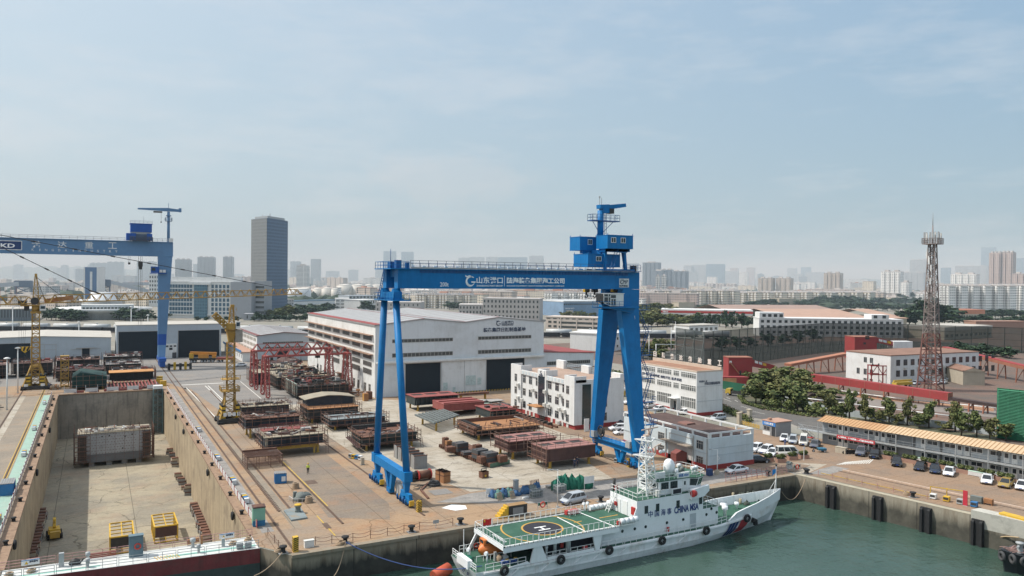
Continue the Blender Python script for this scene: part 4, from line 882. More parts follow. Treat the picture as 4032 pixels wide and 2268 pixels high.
while y>-Ln+5:
 for z in(.35,2.7):
  skip=-18.0<y<-9.5 and False
  if not(-17.6<y-1<-12.8):
   flip=k_%2
   wy=y if not flip else y-1.1;dy=y-2.0 if not flip else y
   zW(t,wy-1.9,wy,z+.55,z+1.4,0 if y>-40 or True else 0,None,MWP,1,ft=.1,side=1)
   d_=MB().box(-.06,0,dy-.95,dy-.1,z-.3,z+1.45);o=d_.build('door',MWP,t);MB().box(-.08,-.06,dy-.8,dy-.25,z+.55,z+1.3).build('door_pane',MGL,o)
 y-=4.05 if k_%2 else 3.2;k_+=1
for i in range(9):y=-17.6-i*4.6;MB().box(-.05,0,y-.45,y,0,4.4).build('panel_column',mat('column_dark',(.12,.125,.13),.8),t)
bn=MB().box(-1.62,-1.56,-11.4,-3.9,1.85,2.55).build('banner',mat('banner_red',(.50,.05,.06),.7,.1),t)
text('lettering','人人讲安全、个个会应急——畅通生命安全通道',M_LET,7.0,.36,t,(-1.64,-7.65,2.2),LF,.03)
MB().tube((-.9,1.9,.9),(-.9,1.9,1.0),.7,n=16).build('drum_lid',M_RED,t)
def pbox(name,label,cat,A,B,C_,h,wm,rm=None,par=.25):
 """a flat-roofed block from three ground corners: A far-left front, B near corner, C along the other face"""
 ang=math.atan2(B.y-A.y,B.x-A.x);L1=(B-A).length;n=V(-math.sin(ang),math.cos(ang),0);D_=abs((C_-B).dot(n))
 t=zT(name,label,cat,(A.x,A.y,0),ang);MB().box(0,L1,0,D_,0,h).build('wall',wm,t)
 MB().box(-.15,L1+.15,-.15,D_+.15,h,h+par).build('roof',rm or wm,t)
 return t,L1,D_
M_ROOFB=mat('roof_rusty_tan',(.24,.135,.095),.9,.25,.2)
t,L1,D_=pbox('office_block','white flat-roofed two-storey block with rusty roof beside the tall lattice mast','office',G(13,825,465),G(13,1262,530),G(13,1790,430),8.9,MRE,M_ROOFB)
for x0,z0,z1 in((7.2,5.9,7.7),(9.6,5.9,7.7),(4.4,1.9,3.9),(7.2,1.9,3.9),(9.6,1.9,3.9),(7.2,.1,.8),(9.6,.1,.8)):zW(t,x0,x0+1.3,z0,z1,0,None,MFG,1,ft=.09)
MB().box(L1,L1+.02,0,D_,0,8.85).build('wall',MRE,t)
for i in range(15):
 y=2.5+i*3.3
 for z0,z1 in((5.7,7.6),(2.2,4.2)):
  w_=MB().box(L1+.02,L1+.08,y,y+1.7,z0,z1);w_.build('window',MGL,t)
for i in range(6):MB().box(L1+.02,L1+.6,6+i*6,6.9+i*6,4.4,5.1).build('air_conditioner',M_AC,t)
t,L1,D_=pbox('store_building','tan gabled store with brown roof near the parked cars under the mast','store',G(13,1975,540),G(13,2190,545),G(13,2430,470),4.4,MTW,M_ROOFB)
MB().add([(-.2,-.2,4.4),(L1+.2,-.2,4.4),(L1/2,-.2,5.6),(-.2,D_+.2,4.4),(L1+.2,D_+.2,4.4),(L1/2,D_+.2,5.6)],[(0,1,2),(3,5,4),(0,2,5,3),(1,4,5,2)]).build('roof',M_ROOFB,t)
MB().add([(0,-.22,4.35),(L1,-.22,4.35),(L1/2,-.22,5.5)],[(0,1,2)]).build('gable',MTW,t)
for i in range(8):MB().box(L1,L1+.06,2+i*4,4+i*4,2.4,4.0).build('window',MGL,t)
# ================================================================== the yard: steel blocks, stores, dock gear
MRU=mat('rust_brown',(.15,.068,.042),.85,.4,.6,dirt=(.06,.035,.026),damt=.8)
MRO=mat('rust_orange2',(.33,.155,.065),.85,.35,.5,dirt=(.22,.11,.06),damt=.6)
MPR=mat('primer_red',(.27,.07,.06),.75,.25,.5,dirt=(.15,.08,.065),damt=.5)
M_PRIMD=mat('primer_maroon',(.085,.042,.036),.75,.3,.6,dirt=(.08,.05,.045),damt=.5)
MPL=mat('primer_pale',(.31,.27,.2),.75,.25,.5,dirt=(.28,.17,.1),damt=.6)
MTD=mat('steel_teal_dark',(.028,.04,.041),.6,.4,.6,dirt=(.12,.075,.05),damt=.4)
M_BLUEG=mat('steel_blue_dark',(.018,.028,.04),.6,.4,.6,dirt=(.12,.08,.06),damt=.4)
MPP=mat('scaffold_rust',(.16,.085,.06),.8,.35,1.5,dirt=(.35,.3,.26),damt=.5)
MPG=mat('scaffold_grey',(.33,.31,.29),.7,.3,1.5)
MLY=mat('support_yellow',(.45,.28,.05),.7,.25,1,dirt=(.2,.12,.05),damt=.6)
M_TARP=mat('tarp_grey',(.16,.18,.17),.9,.2,1)
MNG=mat('net_green',(.012,.13,.085),.9,.4,2,bump=.6);M_NETB=mat('net_blue',(.05,.12,.24),.9,.5,2,bump=.6)
M_WOOD=mat('pallet_wood',(.38,.29,.2),.9,.2,2)
MRB=mat('rope_tan',(.33,.24,.16),.95,.25,3)
MGS=mat('tank_steel_grey',(.25,.25,.245),.6,.15,.8,dirt=(.25,.14,.08),damt=.5,streak=.3)
M_CBLUE=mat('container_blue',(.025,.17,.40),.6,.12,1,dirt=(.15,.12,.1),damt=.3)
def scaffold(root,x0,x1,y0,y1,z0,z1,step=1.6,lev=3,faces='fblr',m=None,over=.45):
 """tube scaffold round a block: standards, ledgers and plank stages"""
 b=MB();pl=MB()
 sides={'f':((x0-over,y0-over),(x1+over,y0-over)),'b':((x0-over,y1+over),(x1+over,y1+over)),'l':((x0-over,y0-over),(x0-over,y1+over)),'r':((x1+over,y0-over),(x1+over,y1+over))}
 for f in faces:
  (a,c),(d,e)=sides[f];n=max(2,round(math.hypot(d-a,e-c)/step))
  for i in range(n+1):
   x,y=a+(d-a)*i/n,c+(e-c)*i/n;h=z1+.55+.5*((i*7)%3)/2;b.bar((x,y,z0),(x,y,h),.09)
  for k in range(lev):z=z0+(z1+.7-z0)*(k+.7)/lev;b.bar((a,c,z),(d,e,z),.075)
  pz=z0+.25
  if f in 'fb':pl.box(a,d,c-.0 if f=='f' else c-.3,c+.3 if f=='f' else c,pz,pz+.05)
  else:pl.box(a-.0 if f=='l' else a-.3,a+.3 if f=='l' else a,c,e,pz,pz+.05)
 wb(b,'scaffold',m or MPP,root)
 wb(pl,'scaffold_plank',MRU,root)
def legs(root,x0,x1,y0,y1,z,m=None,n=2):
 for i in range(n):
  for y in(y0+.7,y1-.7):
   x=x0+1.0+(x1-x0-2)*i/(n-1)if n>1 else(x0+x1)/2
   wb(MB().box(x-.3,x+.3,y-.25,y+.25,.0,.12).bar((x,y,.12),(x,y,z),.34).box(x-.35,x+.35,y-.3,y+.3,z-.15,z),'support_leg',m or MLY,root)
def block(label,x0,x1,y0,y1,z0,z1,side,deck,holes=(),scaf='fblr',web=.45,legm=None,ribs=0,rail=True,nl=2,bulk=None,name='ship_block',scm=None):
 t=zT(name,label,'ship section',((x0+x1)/2,(y0+y1)/2,0),0,'ship sections laid out in the yard')
 b=MB().box(x0+web*.3,x1-web*.3,y0+web,y1-.1,z0+.1,z1-.14).box(x0,x1,y0+.05,y1,z0,z0+.1)
 for i in range(max(3,int((x1-x0)/1.2))):
  x=x0+.5+i*1.2
  if x<x1-.3:b.box(x,x+.08,y0+.12,y0+web,z0+.1,z1-.14)
 wb(b,'hull_plating',side,t)
 dk=MB();xs=[x0]+[v for h in holes for v in(x0+h[0]*(x1-x0),x0+h[1]*(x1-x0))]+[x1]
 if holes:
  hy0,hy1=y0+holes[0][2]*(y1-y0),y0+holes[0][3]*(y1-y0)
  dk.box(x0,x1,y0,hy0,z1-.14,z1).box(x0,x1,hy1,y1,z1-.14,z1)
  for i in range(0,len(xs),2):dk.box(xs[i],xs[i+1],hy0,hy1,z1-.14,z1)
 else:dk.box(x0,x1,y0,y1,z1-.14,z1)
 wb(dk,'deck_plate',deck,t)
 if holes:wb(MB().box(x0+.3,x1-.3,hy0+.02,hy1-.02,z1-.12,z1-.1),'bay_shade_sheet',MDK,t)  # dark sheet just below the deck stands in for the bay's shaded depth
 if ribs:
  r=MB()
  for i in range(ribs):y=y0+.5+(y1-y0-1)*i/max(1,ribs-1);r.box(x0+.2,x1-.2,y,y+.12,z1,z1+.22)
  wb(r,'stiffener_rib',deck,t)
 if rail:wb(MB().rail([(x0,y0,z1),(x1,y0,z1),(x1,y1,z1),(x0,y1,z1)],.75,1.7,.045,2,True),'guard_rail',scm or MPP,t)
 if scaf:scaffold(t,x0,x1,y0,y1,max(z0-.25,.15),z1,faces=scaf,m=scm)
 legs(t,x0,x1,y0,y1,z0,legm,nl)
 return t
def clutter(root,x0,x1,y0,y1,z,n,mats,seed,hmax=1.2,lmax=4):
 rnd=random.Random(seed);mb=MB()
 for i in range(n):
  mb.mt(rnd.randrange(len(mats)));x,y=rnd.uniform(x0,x1),rnd.uniform(y0,y1);k=rnd.random();zz_=z+rnd.uniform(0,hmax*.5)
  if k<.5:a=rnd.uniform(0,3.14);l=rnd.uniform(.8,lmax);mb.bar((x-l/2*math.cos(a),y-l/2*math.sin(a),zz_),(x+l/2*math.cos(a),y+l/2*math.sin(a),zz_+rnd.uniform(-.2,.5)),rnd.uniform(.08,.22))
  elif k<.75:mb.cbox(x,y,z,rnd.uniform(.4,2),rnd.uniform(.3,1.4),rnd.uniform(.15,hmax))
  elif k<.9:mb.bar((x,y,z),(x+rnd.uniform(-.3,.3),y,z+rnd.uniform(.6,hmax+.8)),.09)
  else:a=rnd.uniform(0,3.14);l=rnd.uniform(.7,2);mb.tube((x-l*math.cos(a),y-l*math.sin(a),zz_+.2),(x+l*math.cos(a),y+l*math.sin(a),zz_+.2),rnd.uniform(.08,.25),n=7)
 return link('loose_steel',mb.mesh('loose_steel',mats),root,-root.location)
H3=((.06,.3,.45,.78),(.36,.62,.45,.78),(.68,.93,.45,.78))
t=block('dark ship section with tan deck edge and yellow trestle, nearest the lone worker',26.4,37,139.9,146.1,1.9,3.6,M_BLUEG,MPL,H3)
wb(MB().box(28.4,35.6,140.2,140.6,1.2,1.75).bar((35.3,140.4,.05),(35.3,140.4,1.3),.3).bar((35.9,140.4,1.6),(35.3,140.4,.9),.25),'trestle',MLY,t)
wb(MB().box(26.6,27,139.95,140.3,2.0,3.4),'end_plate',MPL,t);wb(MB().ladder((37.4,139.3,0),(37.4,139.3,3.4),.5,.35,.06,(1,0,0)),'ladder',MPP,t)
wb(MB().box(27.2,35.5,145.5,148.4,3.3,3.75).rail([(27,148.4,3.6),(36,148.4,3.6)],.8,1.5,.05),'deck_house_base',MPR,t)
block('dark blue-sided ship section with open bays, second in the row beside the yellow tower crane',26.2,36.8,158,163.6,2.1,3.9,M_BLUEG,MRU,H3)
block('pale-topped ship section behind two others beside the yellow tower crane',28.9,39.4,179.4,185.2,1.2,2.9,M_BLUEG,MPL,H3)
t=block('tall two-tier ship section with arched dark upper tier and orange deck',40.9,52.3,168,176.5,1.2,3.3,MDK,MRO,(),'flr')
ap=[(41.6,3.4),(52,3.4),(52,4.8),(49,5.3),(46.3,5.45),(43.5,5.15),(41.6,4.75)]
wb(MB().extr(ap,'y',172,176.3),'upper_tier',M_BLUEG,t);ap2=[(41.0,4.72),(43.5,5.15),(46.3,5.46),(49,5.3),(52.6,4.78),(52.6,4.9),(49,5.45),(46.3,5.62),(43.5,5.3),(41.0,4.85)]
wb(MB().extr(ap2,'y',171.7,177.5),'tier_deck',MPL,t);wb(MB().box(52.02,52.6,172.2,176,3.4,4.6),'pale_equipment',MPL,t)
wb(MB().box(41.2,51.5,168.3,171,2.0,2.1).box(41.2,51.5,168.1,168.3,1.4,3.0),'scaffold_stage',MDK,t)
wb(MB().tube((37.6,181.5,.6),(41.2,180.8,.6),.55,n=14).box(38.4,38.8,180.9,182,0,.3),'loose_pipe',mat('pipe_teal',(.05,.14,.12),.6),t)
t=block('grey-blue ship section with open hatches, between the tall tier and the rusty deck',43.4,55.4,158.6,164.4,1.0,2.4,M_BLUEG,mat('deck_bluegrey',(.22,.25,.255),.7,.2,.6,dirt=(.3,.2,.14),damt=.4),H3,'flr')
t=block('wide rusty-decked ship section behind the hinged blue crane legs',43.3,54.2,137.1,144.6,1.2,2.7,MTD,MRU)
wb(MB().box(43.6,54,144.6,145.0,1.4,3.5).box(46,54,137.05,137.3,2.3,2.9),'side_plate',MTD,t);wb(MB().bar((42.6,136.4,1.0),(42.6,144,1.6),.9,.1).rail([(42.2,136.4,1.0),(42.2,144,1.7)],.9,1.3,.05),'walkway',M_PRIMD,t)
wb(MB().ladder((54.9,136.6,0),(54.6,136.6,1.9),.5,.35,.06,(1,0,0)),'ladder',MPP,t)
t=zT('steel_rack','low rusty open frame of steel bars by the dock-side crane rail','rack',(25,135,0));mb=MB()
for z in(.4,.9,1.4,2.0):
 for i in range(7):y=132.9+i*.75;mb.bar((22.2,y,z),(28,y,z),.14 if z>1.9 else.08)
 mb.bar((22.3,132.8,z),(22.3,137.5,z),.08).bar((28,132.8,z),(28,137.5,z),.08)
for x in(22.3,24.2,26.1,28):
 for y in(132.8,135,137.5):mb.bar((x,y,0),(x,y,2.2),.09)
wb(mb,'frame',MPP,t);wb(MB().box(22.2,28,137.2,137.5,1.9,2.3),'top_beam',MRU,t)
t=block('maroon ship section with three hatch openings, foremost on the pale slab',67,76.9,110.6,116.1,1.3,3.5,M_PRIMD,mat('deck_pinkred',(.31,.15,.13),.75,.15,.5),H3,'l',.1)
wb(MB().bar((66.4,110.2,0),(66.4,110.2,1.2),.05).ladder((66.3,110.2,0),(66.3,110.2,1.3),.6,.4,.05,(1,0,0)),'ladder',MPP,t)
block('maroon ship section with hatches, behind the foremost one on the pale slab',64.6,74.4,119.4,125.6,1.5,3.3,M_PRIMD,mat('deck_pinkred',(.31,.15,.13),.75,.15,.5),H3,'fl',.3)
t=block('broad low section with clean orange-brown deck in the middle of the slab',66.2,81,136.6,145.5,1.2,2.1,MDK,MRO,(),'flr',ribs=0)
wb(MB().box(66.2,66.5,136.6,144.5,1.4,2.7).box(66.5,81.5,145.4,145.7,1.6,2.8),'side_plate',MRU,t)
for i in range(10):wb(MB().box(66.8,67.7,136.9+i*.85,137.3+i*.85,2.1,2.8),'bracket',MDK,t)
block('dark section under a bright primer-red deck, nearest the office block',77.2,84.3,151.5,160,1.0,2.9,MTD,MPR,(),'f',.9,ribs=2,rail=False)
block('primer-red boxed section with raised coaming behind the dark one',71.0,81.5,163.5,170.5,1.3,3.0,MPR,MPR,(),'',.15,ribs=3,rail=False)
block('teal section with salmon deck and cut-outs, farthest along before the hall door',67.6,79.3,173.0,179.5,1.5,3.5,MTD,MPR,H3,'',.6,rail=False)
t=zT('girder_stack','stack of pale grey steel girders raised on yellow trestles beside the orange deck','girders',(65.5,155,0))
for i in range(9):wb(MB().box(61.8+i*1.0,62.3+i*1.0,147.4+i*.75,158.4+i*.45,1.9,2.25),'girder',mat('girder_greygreen',(.13,.145,.14),.6,.3,.8),t)
for x,y in((63.2,149.5),(69.4,154),(63.4,157.6)):wb(MB().bar((x,y,0),(x,y,1.9),.35).box(x-.8,x+.8,y-.3,y+.3,1.65,1.9),'trestle',MLY,t)
t=zT('plate_stack','heap of grey-green steel plates under loose sheets behind the red sections','steel plates',(86,171.5,0))
rnd=random.Random(5)
for i in range(14):
 x,y,z=79.5+i*.75+rnd.uniform(-.3,.3),168+rnd.uniform(0,6),1.0+i%4*.22;wb(MB().at((x,y,z),rnd.uniform(-.3,.3)).box(-2,2,-1.4,1.4,0,.09),'steel_plate',MPG if i%3 else mat('plate_green',(.25,.33,.28),.6,.15),t)
wb(MB().box(79,91,167.5,174.5,.0,.98),'plate_rack',MDK,t)
t=zT('trestle_table','rusty trestle carrying a steel beam in front of the sliding hall doors','trestle',(88.6,183.5,0))
wb(MB().box(83.8,92.5,183,184.4,1.5,2.0),'beam',MRU,t)
for x in(84.6,91.7):wb(MB().bar((x,183.7,0),(x,183.7,1.5),.6,.4),'support_leg',MLY,t)
t=zT('rail_skid','line of rusty skid rails with drums in front of the white office','skid',(87.5,150,0))
for i in range(2):wb(MB().box(86.4+i*1.3,86.8+i*1.3,141,160,.05,.45),'skid_beam',MRU,t)
for i in range(9):wb(MB().cbox(87.2,143+i*1.9,.45,1.1,.5,.5),'chock',MDK,t)
for q_,(x0,x1,y0,y1,z,n,sd)in enumerate(((27,36.5,140.5,145.5,3.6,26,41),(27,36.5,158.5,163,3.9,22,42),(44,54,138,144,2.7,30,43),(44,55,159,164,2.4,16,44),(67,80,137.5,145,2.1,14,45),(29.5,39,180,185,2.9,20,46),(78,84,152,159,2.9,10,47))):
 t=[o for o in COL.objects if o.name.startswith('ship_block')and o.type=='EMPTY' and x0-1<o.location.x<x1+1 and y0-3<o.location.y<y1+3][0];clutter(t,x0,x1,y0,y1,z,n,[MRU,MPG,MDK,M_PRIMD],sd,.5,3)
a=-math.atan2(18.3,1.5)
t=zT('load_platform','long rusty platform with a green end lying on the pale slab','platform',(60.4,125,0))
q=[(57.4,134.2),(58.9,115.9),(63.4,117.2),(62.4,132.6)]
wb(MB().prism(q,.12,.75),'platform_bed',MRU,t);wb(MB().add([(58.9,115.84,.1),(63.4,117.14,.1),(63.4,117.14,.78),(58.9,115.84,.78)],[(0,1,2,3)]),'end_panel',mat('panel_green',(.1,.19,.13),.7,.3),t)
for i in range(26):f=i/26;wb(MB().bar((57.3+1.5*f,134-18.1*f,.15),(57.3+1.5*f,134-18.1*f,.7),.14),'side_rib',MRU,t)
bx=((440,1020,1.0,1.6,'tall rusty box at the far end of the load platform','rust'),(475,1050,1.1,1.5,'short orange-rust box next to the tall one on the load platform','o'),(495,1080,1.7,.9,'low red-brown crate on the near corner of the load platform','rust'),(605,1070,2.4,1.5,'big dark grey steel weight, first along the load platform','g'),(690,1110,2.0,.5,'flat dark slab lying between weights on the load platform','g'),(800,1070,1.4,1.1,'red-brown crate behind the middle weights of the load platform','rust'),(830,1150,2.3,1.5,'big dark grey steel weight, second along the load platform','g'),(860,1200,1.6,1.0,'red-brown crate between the last two weights on the load platform','rust'),(935,1185,2.4,1.5,'big dark grey steel weight nearest the green end of the load platform','g'),(1078,1195,1.5,1.1,'rusty crate standing alone at the green end of the load platform','rust'))
for u,v,s,h,lab,c in bx:
 p=G(9,u,v,.75);m={'rust':MRU,'o':MRO,'g':mat('weight_grey',(.06,.062,.065),.7,.2,.8,dirt=(.2,.1,.06),damt=.4)}[c]
 b=zT('ballast_box',lab,'crate',(p.x,p.y,.755),R(-5+7*(u%3)),'weights and crates on the load platform');k=MB().box(-s/2,s/2,-s*.4,s*.4,0,h);k.build('body',m,b)
 MB().bar((-s*.3,0,h),(-s*.3,0,h+.1),.12).bar((s*.3,0,h),(s*.3,0,h+.1),.12).build('lifting_lug',MDK,b);MB().box(-s/2-.03,s/2+.03,-s*.4-.03,s*.4+.03,h*.45,h*.55).build('band',MRU,b)
for i in range(5):
 y=120.6+i*2.1;b=zT('steel_tank',('nearest of the grey open-topped steel tanks behind the hinged crane legs' if i==0 else 'grey open-topped steel tank, %s in the row behind the hinged crane legs'%('second','third','fourth','last')[i-1]),'tank',(48.3,y+1,0),R(-3),'grey steel tanks')
 k=MB().box(-1.1,1.1,-.9,.9,0,.1)
 for s in(-1,1):k.box(s*1.1-.05,s*1.1+.05,-.95,.95,0,2.2).box(-1.05,1.05,s*.9-.05,s*.9+.05,0,2.2)
 k.build('shell',MGS,b);MB().box(-1.2,1.2,-1.0,-.85,2.2,2.32).box(-1.2,1.2,.75,.95,2.2,2.32).build('rim_flange',MRU,b)
def reel(p,rz,r,w,label,fl,m):
 b=zT('cable_reel',label,'reel',(p.x,p.y,0),rz);MB().tube((-w/2,0,r),(w/2,0,r),r*.82,n=18).build('drum',m,b)
 for s in(-1,1):MB().tube((s*w/2-.05,0,r),(s*w/2+.05,0,r),r,n=18).build('flange',fl,b)
 MB().box(-w/2,w/2,-r,-r*.9,.02,.12).box(-w/2,w/2,r*.9,r,.02,.12).build('cradle',MDK,b)
reel(G(8,2150,385),R(8),.8,2.2,'rusty rope drum with one red flange beside the blue crane',M_RED,MRU)
reel(G(8,2025,400),R(12),.75,1.5,'dark wire drum tucked behind the hinged crane leg',MDK,MDK)
def rbox(u,v,c,label,w=1.3,h=1.75,m=None,lug=True):
 p=G(c,u,v);b=zT('rusty_box',label,'counterweight',(p.x,p.y,0),R(10));MB().box(-w/2,w/2,-w*.4,w*.4,0,h).build('body',m or MRO,b)
 MB().box(-w/2-.03,w/2+.03,-w*.4-.03,w*.4+.03,h*.62,h*.68).box(-w/2-.03,w/2+.03,-w*.4-.03,w*.4+.03,h-.1,h).build('band',MRU,b)
 if lug:MB().torus((-.25,0,h+.08),.12,.035,'y',10,5).torus((.25,0,h+.08),.12,.035,'y',10,5).build('lifting_lug',MDK,b)
 return b
rbox(385,1410,9,'farther of two tall orange-rust counterweight boxes near the rope drums');rbox(438,1428,9,'nearer of two tall orange-rust counterweight boxes near the rope drums')
b=rbox(872,1375,9,'small rusty box with a carrying frame alone on the pale slab',1.25,1.05,MRU,False);MB().bar((-.5,0,1.05),(-.5,0,1.45),.08).bar((.5,0,1.05),(.5,0,1.45),.08).bar((-.55,0,1.45),(.55,0,1.45),.1).build('carrying_frame',MDK,b)
MB().box(-.15,.15,-.53,-.51,.25,.55).build('yellow_plate',MHY,b)
p=G(8,2265,450);tag(MB().torus((p.x,p.y,.2),.75,.28,'z',18,6).torus((p.x,p.y,.5),.6,.22,'z',18,6).build('rope_coil',MDK),'dark coil of heavy cable on the ground near the rope drums','cable coil')
cb=MB()
for k in range(5):
 pts=[V(p.x-2-k*.5+i*.35,p.y+1.0*math.sin(i*.6+k)-.4*k*.3,.05+.015*k)for i in range(9)];cb.path(pts,.05,5)
tag(cb.build('loose_cable',MDK),'tangle of black cable lying beside the blue crane leg','cable')
sk=MB().bar(G(8,2200,430)+V(0,0,.1),G(8,2120,510)+V(0,0,.1),.3,.2).bar(G(8,2120,510)+V(0,0,.1),G(8,2200,600)+V(0,0,.1),.3,.2)
tag(sk.build('steel_angle',MRU),'bent rusty steel angle lying on the paving near the crane','steel beam')
MM=[MDK,MRU,MTD,MPG,MPR,M_BLUEG]
t=block('large skeleton hull section full of frames and pipes under the red lattice cranes',46.5,60.5,203,219,1.3,3.4,MDK,MDK,(),'flr',.5,MRU)
clutter(t,47.5,60,203.5,218.5,3.4,150,MM,11,1.4,5);wb(MB().box(46.2,46.5,203,216,.9,4.2),'side_shell',mat('shell_palegreen',(.27,.31,.27),.7,.2,.6,dirt=(.2,.13,.09),damt=.5),t)
for i in range(7):wb(MB().box(46.05,46.2,203.6+i*2,203.8+i*2,.9,4.2),'shell_rib',MTD,t)
t=block('cluttered grey hull section farther in under the red lattice cranes',45.5,60,223,240,1.2,3.6,MTD,MPL,(),'fl',.5,MRU,rail=False);clutter(t,46,59.5,223.5,239,3.6,110,MM,12,1.6,4)
t=block('tan-roofed section at the far end of the red lattice crane rails',47,61,246,262,1.0,3.3,M_BLUEG,MPL,(),'fl',.6,MRU,rail=False);clutter(t,47,60,247,261,3.3,60,MM,13,1.2,4)
t=block('small dark section standing behind the red lattice crane legs',41.5,45,236,246,.8,3.6,M_BLUEG,MPL,(),'l',.4,MRU,rail=False)
t=zT('scrap_heap','heap of red and black scrap steel in front of the smaller hall','scrap',(58,284,0));wb(MB().blob((62,284,.6),(4,5,2.6),3).blob((55,283,.3),(4,6,1.8),4),'heap',M_PRIMD,t);clutter(t,50,65,277,291,.3,120,[MPR,MDK,MRU,MPG],14,2.4,4)
t=zT('scrap_heap','low rusty pile of steel parts along the wall of the white hall','scrap',(63,215,0));clutter(t,61.8,64.6,200,232,.05,110,[MRU,MRO,MPG,MWP],15,1.5,2)
t=zT('tool_container','rusty orange tool containers by the corner of the white hall','container',(63,196,0))
wb(MB().box(61.5,62.7,193.5,195,.02,2),'container',MRO,t);wb(MB().box(63,64.4,195.5,197,.02,2.1),'container',MRU,t);wb(MB().box(61.48,61.5,194,194.4,.1,1.9),'stripe',MHY,t)
t=block('net-draped dark green section at the head of the dry dock',-5.6,3.0,245.5,258,.8,3.6,mat('net_darkgreen',(.015,.05,.045),.9,.3,.8),mat('net_darkgreen',(.015,.05,.045),.9,.3,.8),(),'fl',.1,rail=False)
wb(MB().extr([(-5.4,3.6),(2.9,3.6),(-3.5,4.9)],'y',246,257.5),'draped_net',mat('net_darkgreen',(.015,.05,.045),.9,.3,.8),t)
block('section with bright orange rusty deck edge at the head of the dock',3.6,15.6,252.5,259,1.5,3.7,MDK,mat('rust_bright',(.5,.24,.08),.8,.2,.5),(),'r',.8,MRU,rail=False)
t=zT('ribbed_panel','reddish ribbed hull panel lying close behind the dock end fence','ship section',(9.5,246,0));wb(MB().box(2.5,16.5,241.5,251,.1,.5),'plate',M_PRIMD,t)
for i in range(15):wb(MB().bar((3.2+i*.9,241.8,.5),(2.9+i*.9,250.6,1.15),.3,.5),'stiffener_rib',MPR,t)
for i,(x0,x1,y0,y1,z1,dk)in enumerate(((-40,-24,283,292,4.2,'p'),(-22.5,-12,285,294,4.3,'p'),(-11,1.5,287,296,4.6,'p'),(3,13.5,280,292,3.4,'g'),(4.5,16,262.5,270,3.0,'g'),(-42,-27,268,277,3.6,'d'),(-10.5,2.5,268,278,3.2,'d'),(2.5,14,296,304,4.4,'g'))):
 lab=('salmon-decked ship section by the far shed, leftmost of its row','salmon-decked section directly behind the tall yellow tower crane','salmon-decked section with a grey end near the dark shed door','grey scaffold-covered section before the far roller doors','pale grey plated section behind the orange-edged one','dark low section left of the tall yellow tower crane','dark low section between the tower crane and the netted one','grey staging stack closest to the far sheds')[i]
 t=block(lab,x0,x1,y0,y1,1.0,z1,MDK if dk!='g' else MTD,{'p':mat('deck_salmon',(.40,.25,.2),.75,.2,.5),'g':MPG,'d':M_PRIMD}[dk],(),'fl',.5,MRU);clutter(t,x0+.5,x1-.5,y0+.5,y1-.5,z1,34,MM,20+i,1.0,4)
t=zT('scrap_heap','pile of dark scrap strips left of the crane track','scrap',(-24,215,0));clutter(t,-31,-20.5,196,226,.05,200,[MDK,MPG,MRU],31,1.2,4)
t=zT('timber_stack','small stack of orange timber beams beside the yellow hoist tower','timber',(-10,252,0))
for i in range(8):wb(MB().box(-11+(i%4)*.55,-10.55+(i%4)*.55,249.5,254.5,.05+(i//4)*.5,.5+(i//4)*.5),'timber_beam',M_WOOD if i%3 else MRO,t)
for k_,(x,y,z)in enumerate(((17.6,246,0),(16.9,252,0),(17.4,257.5,0))):
 b=zT('equipment_box',('yellow equipment box nearest the dock corner','yellow equipment box second from the dock corner','yellow equipment box third from the dock corner')[k_],'box',(x,y,0));MB().box(-.8,.8,-.8,.8,.02,1.3).build('body',MHY,b);MB().box(-.85,.85,-.85,.85,1.3,1.45).build('lid',MLY,b)
def fence(name,label,pts_fn,n,white,red,h=1.05):
 t=zT(name,label,'fence',pts_fn(.5))
 for i in range(n):
  a,b=pts_fn(i/n),pts_fn((i+.82)/n);c=pts_fn((i+1)/n);d=V(b.x-a.x,b.y-a.y,0);nn=V(-d.y,d.x,0).normalized()*.03
  wb(MB().bar(a+V(0,0,h/2+.08),b+V(0,0,h/2+.08),.05,h*.75),'white_panel',white,t);wb(MB().bar(b+V(0,0,h/2+.08),c+V(0,0,h/2+.08),.05,h*.9),'red_panel',red,t)
  wb(MB().bar(a+V(0,0,0),a+V(0,0,h+.1),.07),'post',red,t)
M_PANW=mat('panel_white',(.62,.61,.6),.6,.12,1.2,dirt=(.4,.3,.25),damt=.4);M_PANR=mat('panel_red',(.28,.03,.03),.7,.2,1)
fence('safety_fence','red and white panel fence along the sunny side of the dry dock',lambda f:V(18.0+.2*f,237-136*f,.0),46,M_PANW,M_PANR)
fence('safety_fence','red and white panel fence beside the green walkway of the dry dock',lambda f:V(-10.1,239-137*f,.0),46,M_PANW,M_PANR)
t=zT('barrier_fence','white barrier panels with tall posts across the head of the dry dock','fence',(4,239.5,0))
for u0,u1 in((655,778),(870,990),(1083,1196),(1287,1397),(1485,1580)):
 a,b=G(5,u0,630-(u0-655)*.055),G(5,u1,630-(u1-655)*.055);a.y=b.y=239.5
 wb(MB().box(a.x,b.x,239.46,239.54,.25,1.25),'panel',M_PANW,t)
 for x in(a.x,b.x):wb(MB().bar((x,239.5,0),(x,239.5,2.1),.12),'post',M_PANW,t)
for i in range(6):wb(MB().box(-5+i*3.6,-2.6+i*3.6,239.9,240.2,.05,.6),'kerb_block',MPR,t)
t=zT('dock_lift','grey-green lattice stair lift with pale cap in the dock corner','lift shaft',(15.6,237.3,-12))
wb(MB().lattice((15.6,237.3,-11.98),(15.6,237.3,.4),2.3,2.3,8,.22,.12),'shaft_frame',mat('lift_teal',(.13,.2,.2),.6,.2),t);wb(MB().box(14.4,16.8,236.1,238.4,.4,1.3),'cap',MWP,t)
wb(MB().ladder((15.6,237.3,-11.9),(15.6,237.3,.2),.9,.5,.08),'ladder',MST,t)
